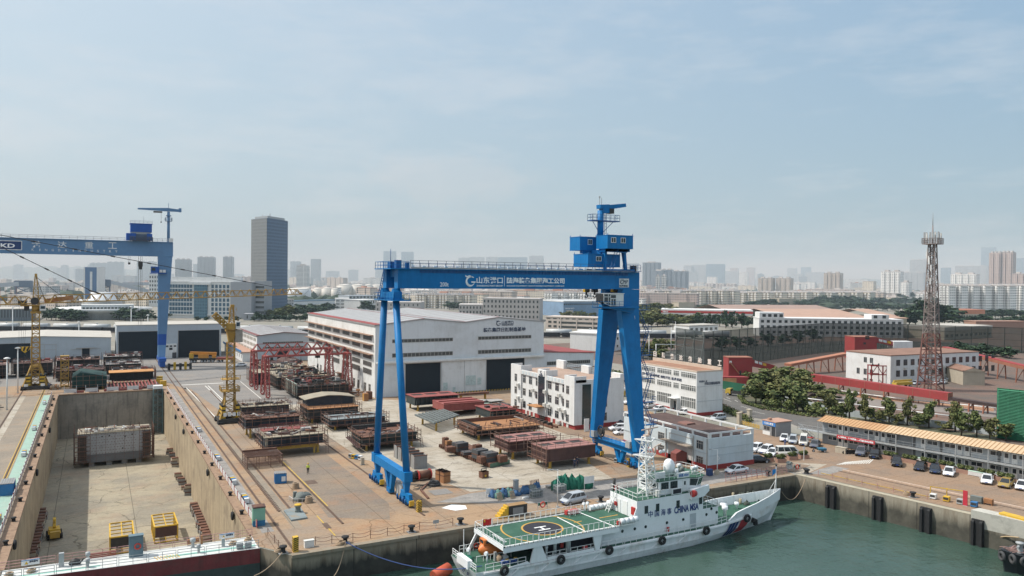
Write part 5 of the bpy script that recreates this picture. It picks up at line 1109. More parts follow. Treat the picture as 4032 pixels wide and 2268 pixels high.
t=zT('ship_block','huge grey ship section wrapped in brown scaffolding on the dock floor','ship section',(4,204,-12),0,'ship sections laid out in the yard')
zt=GY(5,785,1060,201).z;x0,x1=GY(5,785,1060,201).x,GY(5,1530,1000,201).x;xa,xb=GY(5,880,1100,201).x,GY(5,1445,1100,201).x
M_BLK=mat('section_grey',(.40,.405,.415),.7,.25,.5,dirt=(.16,.16,.16),damt=.5,streak=.2)
hp_=[(x0,-10.6),(x0+1,-11.0),(x1-1.2,-11.0),(x1+.2,-10.2),(x1,zt-.1),(x0,zt-.1)]
wb(MB().extr(hp_,'y',201,208),'hull_plating',M_BLK,t);wb(MB().box(x0,x1,200.9,208.1,zt-.1,zt+.05).box(x0+3,x1-1,201.4,202.2,zt+.05,zt+.2),'deck_plate',MPL,t);clutter(t,x0+.5,x1-.5,201.5,207.5,zt+.05,60,[MPG,MWP,MDK,MRU],61,.6,3)
wb(MB().box(x0+1.6,xb,200.93,201,-11,-9.2),'lower_strake',mat('strake_grey',(.15,.15,.155),.8,.2,.5),t)
dsh=MB()
for k in range(9):
 for i in range(16):dsh.box(xa+.3+i*.62+(k%2)*.25,xa+.62+i*.62+(k%2)*.25,200.9,200.96,zt-.4-k*.62,zt-.33-k*.62)
link('plank_marking',dsh.mesh('plank_marking',[MPP]),t,-t.location)
for u,v in((1035,1080),(1110,1070),(1245,1195),(1340,1055),(1270,1075)):q=GY(5,u,v,200.95);wb(MB().tube((q.x,200.9,q.z),(q.x,200.98,q.z),.16,n=10),'opening',MDK,t)
scaffold(t,x0,xa,201,208,-11.2,zt,1.0,9,'fl',over=.7);scaffold(t,xb,x1,201,208,-11.2,zt,1.0,9,'fr',over=.7)
wb(MB().box(x0+.1,xa-.1,200.6,201,-10.8,zt-.3).box(xb+.1,x1-.1,200.6,201,-10.6,zt-.3),'scaffold_sheeting',mat('sheeting_brown',(.085,.07,.06),.9,.35,.8),t)
wb(MB().rail([(x0,201,zt),(x1,201,zt)],1,.9,.06,3),'guard_rail',MPG,t)
sb=MB()
for k in range(6):z=-10.4+k*1.1;sb.bar((x0-.7,200.2,z),(xa+.2,200.2,z),.12).bar((xb-.2,200.2,z),(x1+.7,200.2,z),.12)
for i in range(7):x=xa+(xb-xa)*i/6;sb.bar((x,200.5,-11),(x,200.5,zt+.5),.06)
wb(sb,'scaffold_ledger',MPP,t)
for x in(-.6,3.0,6.2,9.2):wb(MB().cbox(x,202,-12,1.2,1.2,1.0),'keel_block',MGS,t)
def yframe(A,B,C_,h,lab,tail=MLY):
 e1,e2=(B-A),(C_-A);ang=math.atan2(e1.y,e1.x);w,dd=e1.length,abs(e2.dot(V(-math.sin(ang),math.cos(ang),0)))
 t=zT('lifting_frame',lab,'steel frame',(A.x,A.y,-12),ang);mb=MB();tp=MB()
 for z,s in((.1,.14),(h,.2)):
  mb.bar((0,0,z),(w,0,z),s).bar((0,dd,z),(w,dd,z),s).bar((0,0,z),(0,dd,z),s).bar((w,0,z),(w,dd,z),s).bar((w/2,0,z),(w/2,dd,z),s*.7)
  for i in range(1,4):mb.bar((0,dd*i/4,z),(w,dd*i/4,z),s*.7)
 for x in(0,w):
  for i in range(5):y=dd*i/4;mb.bar((x,y,0),(x,y,h),.16)
  for i in range(4):mb.bar((x,dd*i/4,.1),(x,dd*(i+1)/4,h),.09)
 mb.build('frame',MHY,t);MB().box(.1,w-.1,-.05,.02,h*.35,h*.97).build('end_panel',tail,t)
 for x in(0,w):MB().box(x-.03,x+.03,.1,dd-.1,h*.55,h*.95).build('side_panel',mat('panel_ochre',(.36,.25,.04),.7,.2),t)
yframe(G(6,1105,1238,-12),G(6,1345,1204,-12),G(6,1140,920,-9.3),2.7,'all-yellow open box frame near the dock gate cabin',MDK)
yframe(G(6,1552,1125,-12),G(6,1785,1092,-12),G(6,1495,845,-9.3),2.7,'yellow and rust-red box frame beside the all-yellow one in the dock',M_PRIMD)
t=zT('boom_lift','yellow four-wheeled boom lift parked in the shaded strip of the dock','boom lift',tuple(G(6,545,1060,-12)),R(5))
MB().box(-.9,.9,-1.3,1.3,.55,1.0).build('chassis',MHY,t)
for a in(-1,1):
 for c in(-1,1):MB().tube((a*.95-.2,c*1.05,.5),(a*.95+.2,c*1.05,.5),.5,n=14).build('wheel',MBK,t)
MB().box(-.8,.8,-1.1,1.1,1.0,1.6).build('turret',MHY,t);MB().bar((0,-.3,1.7),(.1,1.7,2.7),.45,.5).bar((.1,1.6,2.6),(0,-.6,3.0),.35,.4).build('boom',MHY,t);MB().box(-.7,.7,-2.3,-1.5,.5,1.5).build('basket',MLY,t)
rnd=random.Random(9);kb0=None
spots=[]
for u,v,n in((1700,225,2),(1730,270,2),(1755,350,3),(1795,480,2),(1825,530,2),(1850,580,1),(1885,635,3)):spots+=[(G(6,u,v,-12),n)]
for i in range(13):spots.append((G(6,1955+i*10.5,790+i*27,-12),2))
for i in range(15):spots.append((G(6,425-i*7.5,850+i*32,-12),2))
cnt=0
for p,n in spots:
 for k in range(n):
  cnt+=1;s_=p.x>5
  b=zT('keel_block','stained concrete keel block stacked against the %s wall of the dry dock'%('sunny' if s_ else 'shaded'),'keel block',(p.x+rnd.uniform(-.2,.2)+(k%2)*.9*(1 if p.x<5 else-1)*.0,p.y+(k%2)*.15,-12+.0+(k//1)*.72),rnd.uniform(-.12,.12),'keel blocks along the %s dock wall'%('sunny' if s_ else 'shaded'))
  MB().box(-.75,.75,-.5,.5,0,.52).build('concrete_block',MGS if rnd.random()<.5 else MTW,b);MB().box(-.7,.7,-.48,.48,.52,.72).build('timber_cap',MRU,b)
for i,(c,u,v)in enumerate(((5,1860,1030),(6,2085,410),(6,2335,845),(5,1780,880),(6,372,410),(6,148,1135),(5,505,1015))):
 x=16.8 if u>900 else-8.4;q=GX(c,u,v,x)
 t=zT('tyre_fender','black tyre fender hung by a chain on the %s dock wall'%('sunny' if x>0 else 'shaded'),'fender',(x,q.y,q.z),0,'fenders on the %s dock wall'%('sunny' if x>0 else 'shaded'))
 MB().torus((0,0,0),.42,.2,'x',16,7).build('tyre',MBK,t);MB().bar((0,0,.5),(0,0,-q.z-.1),.05).build('chain',MDK,t)
for i in range(13):
 for x,s in((17.45,'sunny'),(-9.2,'shaded')):
  b=zT('dock_bollard','small black mooring bollard on the coping of the %s dock side'%s,'bollard',(x,108+i*10,.05),0,'small bollards on the %s dock coping'%s);MB().lathe([(.28,0),(.22,.1),(.22,.35),(.33,.42),(.33,.55)],10).build('bollard',MBK,b)
BC={'grey':MST,'yellow':MHY,'blue':M_CBLUE,'white':MWP}
def bins(x,y,dx,dy,where,order=('grey','yellow','blue','white'),s=.62):
 for i,c in enumerate(order):
  b=zT('waste_bin','%s waste bin %s'%(c,where),'bin',(x+dx*i,y+dy*i,0),math.atan2(dy,dx),'coloured waste bins');MB().box(-s/2,s/2,-s/2,s/2,.12,.78).build('bin_body',BC[c],b);MB().box(-s*.42,s*.42,-s/2-.02,-s/2,.35,.68).build('opening',MDK,b)
  MB().box(-s*.45,-s*.35,-s*.4,s*.4,0,.12).box(s*.35,s*.45,-s*.4,s*.4,0,.12).build('foot',MDK,b)
p=G(7,1550,1300);bins(p.x,p.y,.35,-.72,'beside the hinged crane leg');p=G(22,1060,1170);bins(p.x,p.y,.35,-1.0,'beneath the rigid crane leg')
for k_,(y,w_)in enumerate(((113.5,'by the green cabinet'),(124.5,'halfway along the sunny dock fence'),(142,'by the sunny dock fence before the tower crane'),(170,'by the sunny dock fence beyond the tower crane'))):bins(18.9,y+2,0,-.85,w_)
for k_,(y,w_)in enumerate(((118,'on the green walkway nearest the gate'),(136,'on the green walkway behind the blue container'),(160,'on the green walkway by the orange drums'),(186,'on the green walkway farther back'),(222,'on the green walkway near the dock head'))):bins(-11.0,y+2,0,-.85,w_)
p=G(14,1640,675);bins(p.x,p.y,.45,-1.75,'on the basin quay by the red board',('white','yellow','grey','blue'),.8)
def container(label,x,y,w,d,h,rz,m,name='container',roof=MGS):
 t=zT(name,label,'container',(x,y,0),rz);b=MB().box(-w/2,w/2,-d/2,d/2,.02,h)
 for i in range(int(w/.28)):b.box(-w/2+.1+i*.28,-w/2+.2+i*.28,-d/2-.03,d/2+.03,.15,h-.1)
 for i in range(int(d/.28)):b.box(-w/2-.03,w/2+.03,-d/2+.1+i*.28,-d/2+.2+i*.28,.15,h-.1)
 b.build('body',m,t);r=MB().box(-w/2-.04,w/2+.04,-d/2-.04,d/2+.04,h,h+.05)
 for i in range(int(w/.3)):r.box(-w/2+.1+i*.3,-w/2+.24+i*.3,-d/2,d/2,h+.05,h+.1)
 link('roof',r.mesh('roof',[roof]),t);return t
t=container('small bright blue container with grey ribbed roof standing on the yard',25.5,122.3,1.7,1.5,1.55,R(-6),M_CBLUE);MB().box(.1,.7,-.8,-.78,.35,1.1).build('notice_sheet',MWP,t)
p=G(6,185,500);container('blue container with grey corrugated roof on the green walkway',-11.2,134.0,1.7,3.4,1.7,0,M_CBLUE)
t=zT('control_cabinet','tall green cabinet with blue base beside the dock gate','cabinet',tuple(G(8,330,885)),R(-4));MB().box(-.75,.75,-.7,.7,0,.75).build('base',mat('cabinet_blue',(.03,.16,.3),.7,.2),t);MB().box(-.75,.75,-.7,.7,.75,2.35).build('body',mat('cabinet_green',(.2,.4,.3),.7,.12,1),t);MB().box(-.8,.8,-.75,.75,2.35,2.5).build('rim',M_PRIMD,t);MB().box(-.6,.6,-.55,.55,2.44,2.52).build('roof_recess',MRU,t);MB().box(-.78,-.75,-.4,.4,.3,2.2).build('door',mat('cabinet_green',(.2,.4,.3),.7),t)
p=G(8,820,620);t=zT('covered_winch','winch hidden under a grey tarpaulin next to a tall grey cabinet','winch',tuple(p));MB().blob((0,.3,.35),(1.2,.8,.75),8,16,8,.25).build('tarpaulin',M_TARP,t);MB().box(-1.15,-.65,.9,1.3,0,1.15).build('cabinet',M_TARP,t);MB().rail([(-1.7,1.2,0),(-1.5,-.6,0),(.2,-1.3,0)],.6,.7,.05,1).build('guard_rail',M_PANW,t)
for c,u,v,lab in((8,885,640,'pale coil of thick mooring rope in front of the covered winch'),(8,738,485,'coil of tan mooring rope behind the tall grey cabinet')):
 p=G(c,u,v);k=MB()
 for i in range(5):k.torus((p.x,p.y,.12+i*.17),.5-.03*i,.1,'z',16,6)
 tag(k.build('rope_coil',MRB),lab,'rope coil')
q=[G(8,608,740),G(8,785,695),G(8,868,820),G(8,690,848)]
t=zT('capstan','grey capstan with yellow cap on a raised grey plinth','capstan',tuple(sum(q,Vector())/4));c0=t.location
MB().prism([(a_.x-c0.x,a_.y-c0.y)for a_ in q],.0,.22).build('plinth',mat('plinth_grey',(.2,.235,.24),.8,.2,.8,dirt=(.35,.23,.12),damt=.6,dscale=.7),t)
MB().lathe([(.42,.22),(.36,.4),(.33,.8),(.45,.95),(.5,1.1)],18,(.45,.55,0)).build('drum',M_TARP,t);MB().lathe([(.5,1.1),(.48,1.22),(.2,1.25)],18,(.45,.55,0)).build('cap',MHY,t)
def buffer(c,u,v,lab,h=1.75):
 p=G(c,u,v);t=zT('rail_buffer',lab,'buffer stop',(p.x,p.y+.2,0));MB().box(-.3,.3,-.35,.35,0,h).build('body',MHY,t)
 s=MB()
 for i in range(7):z=.12+i*.23;s.add([(-.302,-.352,z),(.302,-.352,z+.2),(.302,-.352,z+.31),(-.302,-.352,z+.11)],[(0,1,2,3)]).add([(-.302,.352,z),(-.302,-.352,z),(-.302,-.352,z+.11),(-.302,.352,z+.11)],[(0,1,2,3)])
 link('stripe',s.mesh('stripe',[MSP]),t)
buffer(8,740,1185,'black-striped yellow buffer post at the quay end of the dock crane rail');buffer(8,2103,745,'black-striped yellow buffer post just past the hinged crane leg',1.5);buffer(22,1450,1300,'black-striped yellow buffer post at the end of the rigid crane leg rail',1.5)
p=G(8,885,1130);t=zT('electric_cabinet','white cabinet near the quay edge beside the striped buffer','cabinet',tuple(p));MB().box(-.55,.55,-.25,.25,0,.8).build('body',MWP,t);MB().box(-.6,.6,-.3,.3,.8,.86).build('lid',M_AC,t)
p=G(8,1475,225);t=zT('stone_pillar','short weathered stone pillar near the coloured bins','pillar',tuple(p));MB().box(-.35,.35,-.3,.3,0,.12).build('base',MGS,t);MB().box(-.28,.28,-.2,.2,.12,1.25).build('shaft',MTW,t)
for u,v,lab in((430,385,'grey switch pillar on the green walkway beside the dock'),):pass
t=zT('chain_fence','rusty post and chain fence along the front quay','fence',(50,91,0));cps=[G(8,u,v)for u,v in((432,1005),(505,1085),(550,1145))]+[G(8,u,v)for u,v in((955,1105),(1137,1090),(1369,1065),(1563,1035),(1750,1003),(1932,972),(2104,940),(2470,895))]
for i,a_ in enumerate(cps):
 wb(MB().bar(a_,a_+V(0,0,1.0),.06),'post',MRU,t)
 if i and i!=3:
  b_=cps[i-1];ch=MB()
  for z,sg in((.95,.22),(.5,.2)):
   pr_=None
   for k in range(7):f=k/6;q_=b_.lerp(a_,f)+V(0,0,z-sg*4*f*(1-f));(ch.tube(pr_,q_,.025,n=4)if pr_ is not None else 0);pr_=q_
  wb(ch,'chain',MRU,t)
def bollard(c,u,v,lab,tilt=0):
 p=G(c,u,v);t=zT('mooring_bollard',lab,'bollard',tuple(p));MB().lathe([(.42,0),(.34,.1),(.26,.2),(.26,.55),(.46,.68),(.46,.82),(.2,.86)],14).build('post',MBK,t);MB().box(-.55,.55,-.5,.5,0,.06).build('base',MGS,t);return p
for c,u,v,lab in((8,2015,965,'black mooring bollard in the middle of the front quay'),(8,1285,1085,'black mooring bollard wrapped with ropes on the front quay'),(8,600,1195,'black mooring bollard at the corner by the dock gate'),(10,350,820,'black mooring bollard near the ship stern'),(10,2060,545,'black mooring bollard beside the ship deck house'),(11,2068,495,'black mooring bollard near the ship bow'),(14,372,425,'black mooring bollard at the inner corner of the basin'),(14,1435,660,'black mooring bollard holding the tan rope on the basin quay'),(11,2500,470,'black mooring bollard beside the pale crossing')):
 bollard(c,u,v,lab)
for c,u,v,lab in((8,1225,1105,'coils of old rope round the foot of the roped bollard'),(8,548,1185,'coils of old rope by the corner bollard'),(14,1370,635,'brown bundle of rope on the basin quay')):
 p=G(c,u,v);k=MB()
 for i in range(3):k.torus((p.x+.12*i,p.y,.1+i*.13),.42,.09,'z',14,5)
 tag(k.build('rope_coil',MRB),lab,'rope coil')
def rope(lab,pts,r,m):
 mb=MB();mb.path(pts,r,5);tag(mb.build('mooring_rope',m),lab,'rope')
def sag(a,b,s,n=12):return[a.lerp(b,i/n)+V(0,0,-s*4*(i/n)*(1-i/n))for i in range(n+1)]
a_=G(8,1290,1075,.5);rope('blue mooring rope from the roped bollard to the ship stern',sag(a_,V(40.0,80.5,-1.6),1.5),.06,mat('rope_blue',(.05,.09,.25),.8))
rope('tan mooring rope hanging from the roped bollard into the basin',sag(a_,G(8,1160,1449,-2.6),.7),.06,MRB);rope('pale mooring rope from the corner bollard down past the gate',sag(G(8,590,1190,.5),G(8,280,1449,-1.2),.4),.06,MRB)
rope('thick tan mooring rope from the basin quay to the tug',[GX(14,u,v,x)for u,v,x in((1450,665,109.0),(1530,710,109.3),(1660,830,109.2),(1800,930,109),(1950,1005,108.6),(2100,1055,108.2),(2250,1065,107.8),(2380,1052,107.5),(2500,1062,107.2))],.09,mat('rope_tan_pale',(.45,.33,.2),.9,.2))
rope('slack mooring rope from the ship bow to the quay corner',sag(V(92.0,82.9,.1),G(14,365,440,.1),2.4),.045,MRB)
def zL(c,u,v,lab,w=1.5):
 p=G(c,u,v);t=zT('lifebuoy_stand',lab,'lifebuoy stand',tuple(p));MB().bar((-w/2,0,0),(-w/2,0,1.1),.06).bar((w/2,0,0),(w/2,0,1.1),.06).bar((-w/2,0,1.05),(w/2,0,1.05),.06).bar((-w/2,0,.45),(w/2,0,.45),.05).build('stand',MST,t)
 MB().torus((0,-.06,.72),.36,.09,'y',18,6).build('lifebuoy',mat('buoy_red',(.55,.06,.04),.6),t);MB().box(.42,w/2-.05,-.03,.03,.62,1.0).box(-w/2+.05,-.42,-.03,.03,.62,1.0).build('notice',MNG,t)
zL(10,1350,640,'red lifebuoy on a stand on the front quay above the helideck');zL(13,345,1385,'red and white lifebuoy on a stand at the basin corner')
p=G(13,270,1390);t=zT('gauge_box','grey box on legs with a little hood at the basin corner','gauge',tuple(p));MB().bar((-.3,0,0),(-.3,0,1.4),.07).bar((.3,0,0),(.3,0,1.4),.07).bar((0,.25,0),(0,.25,1.4),.07).build('legs_frame',MST,t);MB().box(-.42,.42,-.3,.3,.55,1.25).build('box',MST,t);MB().extr([(-.55,1.4),(.55,1.4),(0,1.75)],'y',-.4,.4).build('hood',M_TARP,t)
p=G(8,2283,925);t=zT('notice_sign','small grey sign on a post by the quay chain fence','sign',tuple(p));MB().bar((0,0,0),(0,0,1),.06).build('post',MST,t);MB().box(-.4,.4,-.05,-.02,.65,1.1).build('board',MST,t)
a_=G(10,955,745);b_=G(10,1165,740)
t=zT('cable_housing','black concrete housing with yellow steps on the front quay beside the helideck','housing',(a_.x,a_.y+.3,0));MB().box(0,2.8,0,1.1,0,1.5).build('body',MDK,t);MB().box(-.03,2.85,-.05,1.15,1.5,1.56).build('top',mat('top_tan',(.3,.18,.08),.8,.2),t);MB().box(.6,2.2,-.03,0,.1,1.2).build('grey_panel',MGS,t)
for i in range(5):MB().box(-1.5+i*.3,-1.2+i*.3+(.0),.1,1.2,0,.3*(i+1)).build('step',MHY,t)
def pile(label,c,u0,v0,u1,v1,h,mats,seed,name='net_pile'):
 a_,b_=G(c,u0,v0),G(c,u1,v1);ctr=(a_+b_)/2;t=zT(name,label,'net pile',tuple(ctr));d=(b_-a_);rnd=random.Random(seed);n=max(3,int(d.length/.8))
 for i in range(n):
  f=(i+.5)/n;p=a_.lerp(b_,f)-ctr;MB().blob((p.x+rnd.uniform(-.2,.2),p.y+rnd.uniform(-.3,.5),h*.25),(rnd.uniform(.6,1.0),rnd.uniform(.6,.9),h*rnd.uniform(.6,1.0)),seed*9+i,12,6,.3).build('net_heap',mats[rnd.randrange(len(mats))],t)
 return t
pile('heap of blue and green netting with pallets leaning on it, by the front quay',10,720,505,1040,470,.85,[MNG,M_NETB,M_NETB,mat('net_palegreen',(.1,.2,.18),.9,.4,2)],2)
pile('heap of blue tarpaulins beside a grey cage on the quay',10,1130,450,1330,400,.95,[M_NETB,M_NETB,M_TARP],3);pile('big green net heap behind a grey cage near the lamp post',10,1480,400,1720,380,1.7,[MNG],4);pile('green net heap with a white board at its end',10,1790,390,1920,370,1.6,[MNG],5)
def pallet(c,u,v,lab,rz):
 p=G(c,u,v);t=zT('pallet',lab,'pallet',(p.x,p.y,0),rz)
 for i in range(5):MB().bar((-.45+i*.22,-.1,.02),(-.45+i*.22,.3,1.05),.12,.03).build('slat',M_WOOD,t)
 for z in(.12,.55,.98):MB().bar((-.5,-.06+z*.38,z),(.5,-.06+z*.38,z),.09).build('bearer',M_WOOD,t)
pallet(10,835,525,'wooden pallet leaning on the net heap, next to the white sign',.3);pallet(10,990,505,'wooden pallet leaning on the net heap, next to the white blocks',.35)
def cage(c,u,v,lab):
 p=G(c,u,v);t=zT('storage_cage',lab,'cage',tuple(p),.1);m=MB()
 for z in(.15,.65,1.15):m.bar((-.9,-.4,z),(.9,-.4,z),.06).bar((-.9,.4,z),(.9,.4,z),.06).bar((-.9,-.4,z),(-.9,.4,z),.06).bar((.9,-.4,z),(.9,.4,z),.06)
 for i in range(7):m.bar((-.9+i*.3,-.4,0),(-.9+i*.3,-.4,1.2),.05).bar((-.9+i*.3,.4,0),(-.9+i*.3,.4,1.2),.05)
 m.build('cage_frame',MST,t);MB().box(-.85,.85,-.35,.35,.2,.95).build('load',M_TARP,t)
cage(10,1275,490,'grey wire cage in front of the blue tarpaulins');cage(10,1560,430,'grey wire cage in front of the big green net heap')
p=G(10,690,490);t=zT('notice_sign','white notice board on legs beside the net heap','sign',tuple(p));MB().box(-.4,.4,-.03,.03,.5,1.3).build('board',MWP,t);MB().bar((-.35,0,0),(-.35,0,.5),.06).bar((.35,0,0),(.35,0,.5),.06).build('leg',MST,t)
p=G(10,1890,395);t=zT('notice_sign','white framed board standing in the green net heap','sign',tuple(p));MB().box(-.9,.9,-.65,-.6,1.1,2.2).build('board',MWP,t);MB().bar((-.85,-.62,0),(-.85,-.62,1.1),.07).bar((.85,-.62,0),(.85,-.62,1.1),.07).build('leg',MST,t)
p=G(10,1025,400);t=zT('electric_cabinet','slim grey cabinet standing behind the net heap','cabinet',tuple(p));MB().box(-.35,.35,-.25,.25,0,1.5).build('body',MST,t);MB().box(-.4,.4,-.3,.3,1.5,1.58).build('lid',MST,t)
t=zT('steel_bars','bundle of rusty bars lying behind the net heap','steel bars',tuple(G(10,880,395)))
for i in range(8):MB().bar((-1.6+.1*i,-.4+.12*i,.1+.05*(i%3)),(1.7,-.5+.1*i,.15),.08).build('bar',MRU,t)
p=G(10,1255,375);t=zT('pallet','dark pallet frame leaning behind the blue tarpaulins','pallet',(p.x,p.y,0),.2);MB().box(-.9,.9,-.1,.1,.0,.15).build('bearer',MRU,t)
for i in range(7):MB().bar((-.85+i*.28,0,.1),(-.85+i*.28,.1,1.25),.12,.05).build('slat',MRU,t)
for k_,(u,v)in enumerate(((1125,510),(1160,500))):p=G(10,u,v);tag(MB().cbox(p.x,p.y,.004,.45,.35,.28).build('foam_block',MWP),('white foam block nearer the pallets','white foam block nearer the grey cage')[k_],'block')
p=G(10,1440,375);tag(MB().cbox(p.x,p.y,.004,1.1,.8,.4).build('steel_plate',MPG),'grey plates on the slab behind the cage','plates')
def lamp(p,h,lab,r=.09,m=None,arm=1.0,name='street_lamp'):
 t=zT(name,lab,'lamp post',(p.x,p.y,0));MB().tube((0,0,0),(0,0,h),r,r*.6,8).build('pole',m or MWP,t);MB().box(-.2,.2,-.2,.2,0,.15).build('base',MST,t)
 if arm:MB().bar((0,0,h-.1),(-arm,0,h+.15),.07).bar((0,0,h*.75),(.5,0,h*.6),.05).bar((.5,0,h*.6),(0,0,h*.55),.05).build('arm',m or MWP,t);MB().box(-arm-.35,-arm+.1,-.12,.12,h+.08,h+.2).build('lamp_head',MST,t)
 else:MB().lathe([(.1,h-.1),(.7,h),(.7,h+.15),(.2,h+.35)],12).build('lamp_head',MWP,t)
p=G(10,1533,610);lamp(p,HZ(10,1530,150,p),'slim white lamp post with zigzag bracket beside the silver car',.07,MWP,1.3)
p=G(11,1500,470);lamp(p,HZ(11,1505,195,p),'slim white lamp post in front of the pale blue store',.08,MWP,1.5)
for u,v,tv,lab in((70,810,290,'tall white lamp mast nearest the dry dock'),(180,640,185,'tall white lamp mast behind its nearer twin left of the dock')):p=G(5,u,v);lamp(p,HZ(5,u,tv,p),lab,.2,MWP,0)
for u,v,tv,lab in((128,1340,1110,'tall lamp mast beyond the long shed at the left'),(1330,1290,1105,'tall lamp mast behind the paint shop roof'),(1500,1290,1190,'short lamp mast behind the paint shop'),(800,1335,1260,'short lamp post behind the long shed')):p=G(1,u,v+40);p=V(ray(1,u,v).x,ray(1,u,v).y,0)*(395/ray(1,u,v).y);lamp(p,HZ(1,u,tv,p),lab,.25,MWP,0)
t=zT('dock_gate','floating dock gate with white and green deck, red side and striped railings','dock gate',(4,96.3,-6))
D0=lambda u,v,z=0.:G(6,u,v,z)
A,B,C_,D_=D0(-60,1420),D0(2551,1048),D0(2551,1178),D0(-60,1500);A,B,C_,D_=[V(p.x,p.y,0)for p in(A,B,C_,D_)]
A.x,D_.x=-9.6,-9.6;B.x=C_.x=17.2;A.y,B.y,D_.y,C_.y=98.9,98.3,95.6,93.6
wb(MB().prism([(p.x,p.y)for p in(A,D_,C_,B)],-.5,-.0),'deck',mat('gate_deck',(.60,.61,.585),.7,.1,.5,dirt=(.4,.33,.27),damt=.5),t)
hl_=MB();n_=V(0,-.06,0);lo=[D_+n_,C_+n_];hl_.add([(D_.x,D_.y-.05,-1.7),(C_.x,C_.y-.05,-1.7),(C_.x,C_.y-.05,0),(D_.x,D_.y-.05,0)],[(0,1,2,3)])
hl_.mt(1).add([(D_.x,D_.y-.05,-9),(C_.x,C_.y-.05,-9),(C_.x,C_.y-.05,-1.7),(D_.x,D_.y-.05,-1.7)],[(0,1,2,3)]).mt(1).prism([(p.x,p.y)for p in(A,D_,C_,B)],-12,-.5)
link('hull',hl_.mesh('hull',[mat('gate_red',(.19,.035,.035),.8,.25,.6,dirt=(.1,.06,.05),damt=.6,streak=.4),mat('gate_slime',(.045,.06,.055),.8,.3,.5)]),t,-t.location)
tl_=MB();L_=lambda f,g_:A.lerp(B,f).lerp(D_.lerp(C_,f),g_)
for f0,f1 in((0,.38),(.62,.99)):
 p,q=[L_(f0,.66),L_(f1,.66),L_(f1,.8),L_(f0,.8)],None;tl_.add([x_+V(0,0,.006)for x_ in p],[(3,2,1,0)])
wb(tl_,'walkway_stripe',mat('gate_teal',(.24,.5,.42),.7,.1),t)
M_RW=mat('rail_redwhite',(.45,.25,.23),.7,.5,1.2)
for g_,m_ in((.03,M_RW),(.96,MST)):
 for k in range(9):wb(MB().rail([L_(k/9+.003,g_),L_((k+1)/9-.004,g_)],.95,1.5,.05,3),'railing',m_,t)
ct=L_(.515,.3);cbn=wb(MB().cbox(ct.x,ct.y,.0,1.45,.8,2.35).cbox(ct.x,ct.y,2.35,1.55,.9,.08),'cabin',mat('cabin_bluegrey',(.12,.18,.21),.7,.12),t)
MB().torus((ct.x+.15,ct.y-.46,1.2),.3,.08,'y',18,6).build('lifebuoy',mat('buoy_red',(.55,.06,.04),.6),cbn)
for f,g_,h_,r_ in((.335,.35,1.2,.2),(.335,.75,1.0,.2),(.74,.25,1.1,.26),(.755,.75,1.0,.2)):p=L_(f,g_);wb(MB().lathe([(r_,0),(r_*.7,.15),(r_*.7,h_*.6),(r_*1.2,h_*.65),(r_*1.2,h_)],12,(p.x,p.y,0)),'vent',MST,t)
for f,g_,w_,h_ in((.24,.35,.5,1.5),(.86,.5,.35,1.0)):p=L_(f,g_);wb(MB().cbox(p.x,p.y,0,w_,.4,h_),'locker',MST,t)
for f,g_ in((.13,.1),(.885,.1)):
 p=L_(f,g_);sb=wb(MB().cbox(p.x,p.y,.35,1.7,.06,.6),'sign_board',MWP,t);MB().add([(p.x-.55,p.y-.04,.45),(p.x-.2,p.y-.04,.45),(p.x-.38,p.y-.04,.8)],[(0,1,2)]).build('warning_triangle',MHY,sb)
 text('lettering','船坞重地',M_INK,.8,.2,sb,(p.x+.3,p.y-.05,.7)-t.location*0 if False else V(p.x+.3,p.y-.05,.72),FR,.02);MB().cbox(p.x,p.y-.035,.86,1.7,.01,.09).build('sign_band',M_CBLUE,sb)
for f,g_ in((.135,.5),(.06,.6),(.9,.45),(.97,.3)):p=L_(f,g_);wb(MB().torus((p.x,p.y,.1),.35,.12,'z',12,5).torus((p.x+.1,p.y,.28),.3,.11,'z',12,5),'rope_coil',MRB,t)
p=L_(.29,.4);wb(MB().blob((p.x,p.y,.3),(.6,.35,.4),5).bar((p.x+.4,p.y,.1),(p.x+.8,p.y,.6),.15),'capstan_motor',MDK,t)
for i in range(3):wb(MB().bar(L_(.34,.15)+V(0,0,.25+i*.2),L_(.44,.15)+V(0,0,.25+i*.2),.12),'gangway',MPR,t)
wb(MB().bar(L_(.72,.0)+V(0,0,.4),L_(.77,.0)+V(0,0,.5),.3,.5).bar(L_(.78,.05)+V(0,0,.0),L_(.78,.05)+V(0,0,1.0),.2),'winch',MRO,t)
hz_=MB()
for i in range(8):f=.58+i*.012;a_=L_(f,.62);b_=L_(f+.012,.9);hz_.add([a_+V(0,0,.009),a_+V(.12,0,.009),b_+V(.12,0,.009),b_+V(0,0,.009)],[(3,2,1,0)])
wb(hz_,'hazard_marking',MHY,t)
for i in range(2):wb(MB().cbox(L_(.92+i*.035,.85).x,L_(.92+i*.035,.85).y,.1,.75,.5,.6),'deck_box',MST,t)
a_=V(36.6,84.6,-3.9);t=zT('foam_fender','big orange cylindrical fender floating off the ship stern','fender',tuple(a_),R(18));MB().tube((-1.2,0,.5),(1.2,0,.9),.72,.72,18).build('float_body',mat('fender_orange',(.5,.09,.04),.75,.15,.8),t);MB().torus((-1.3,0,.45),.2,.06,'x',10,5).build('end_ring',MDK,t)
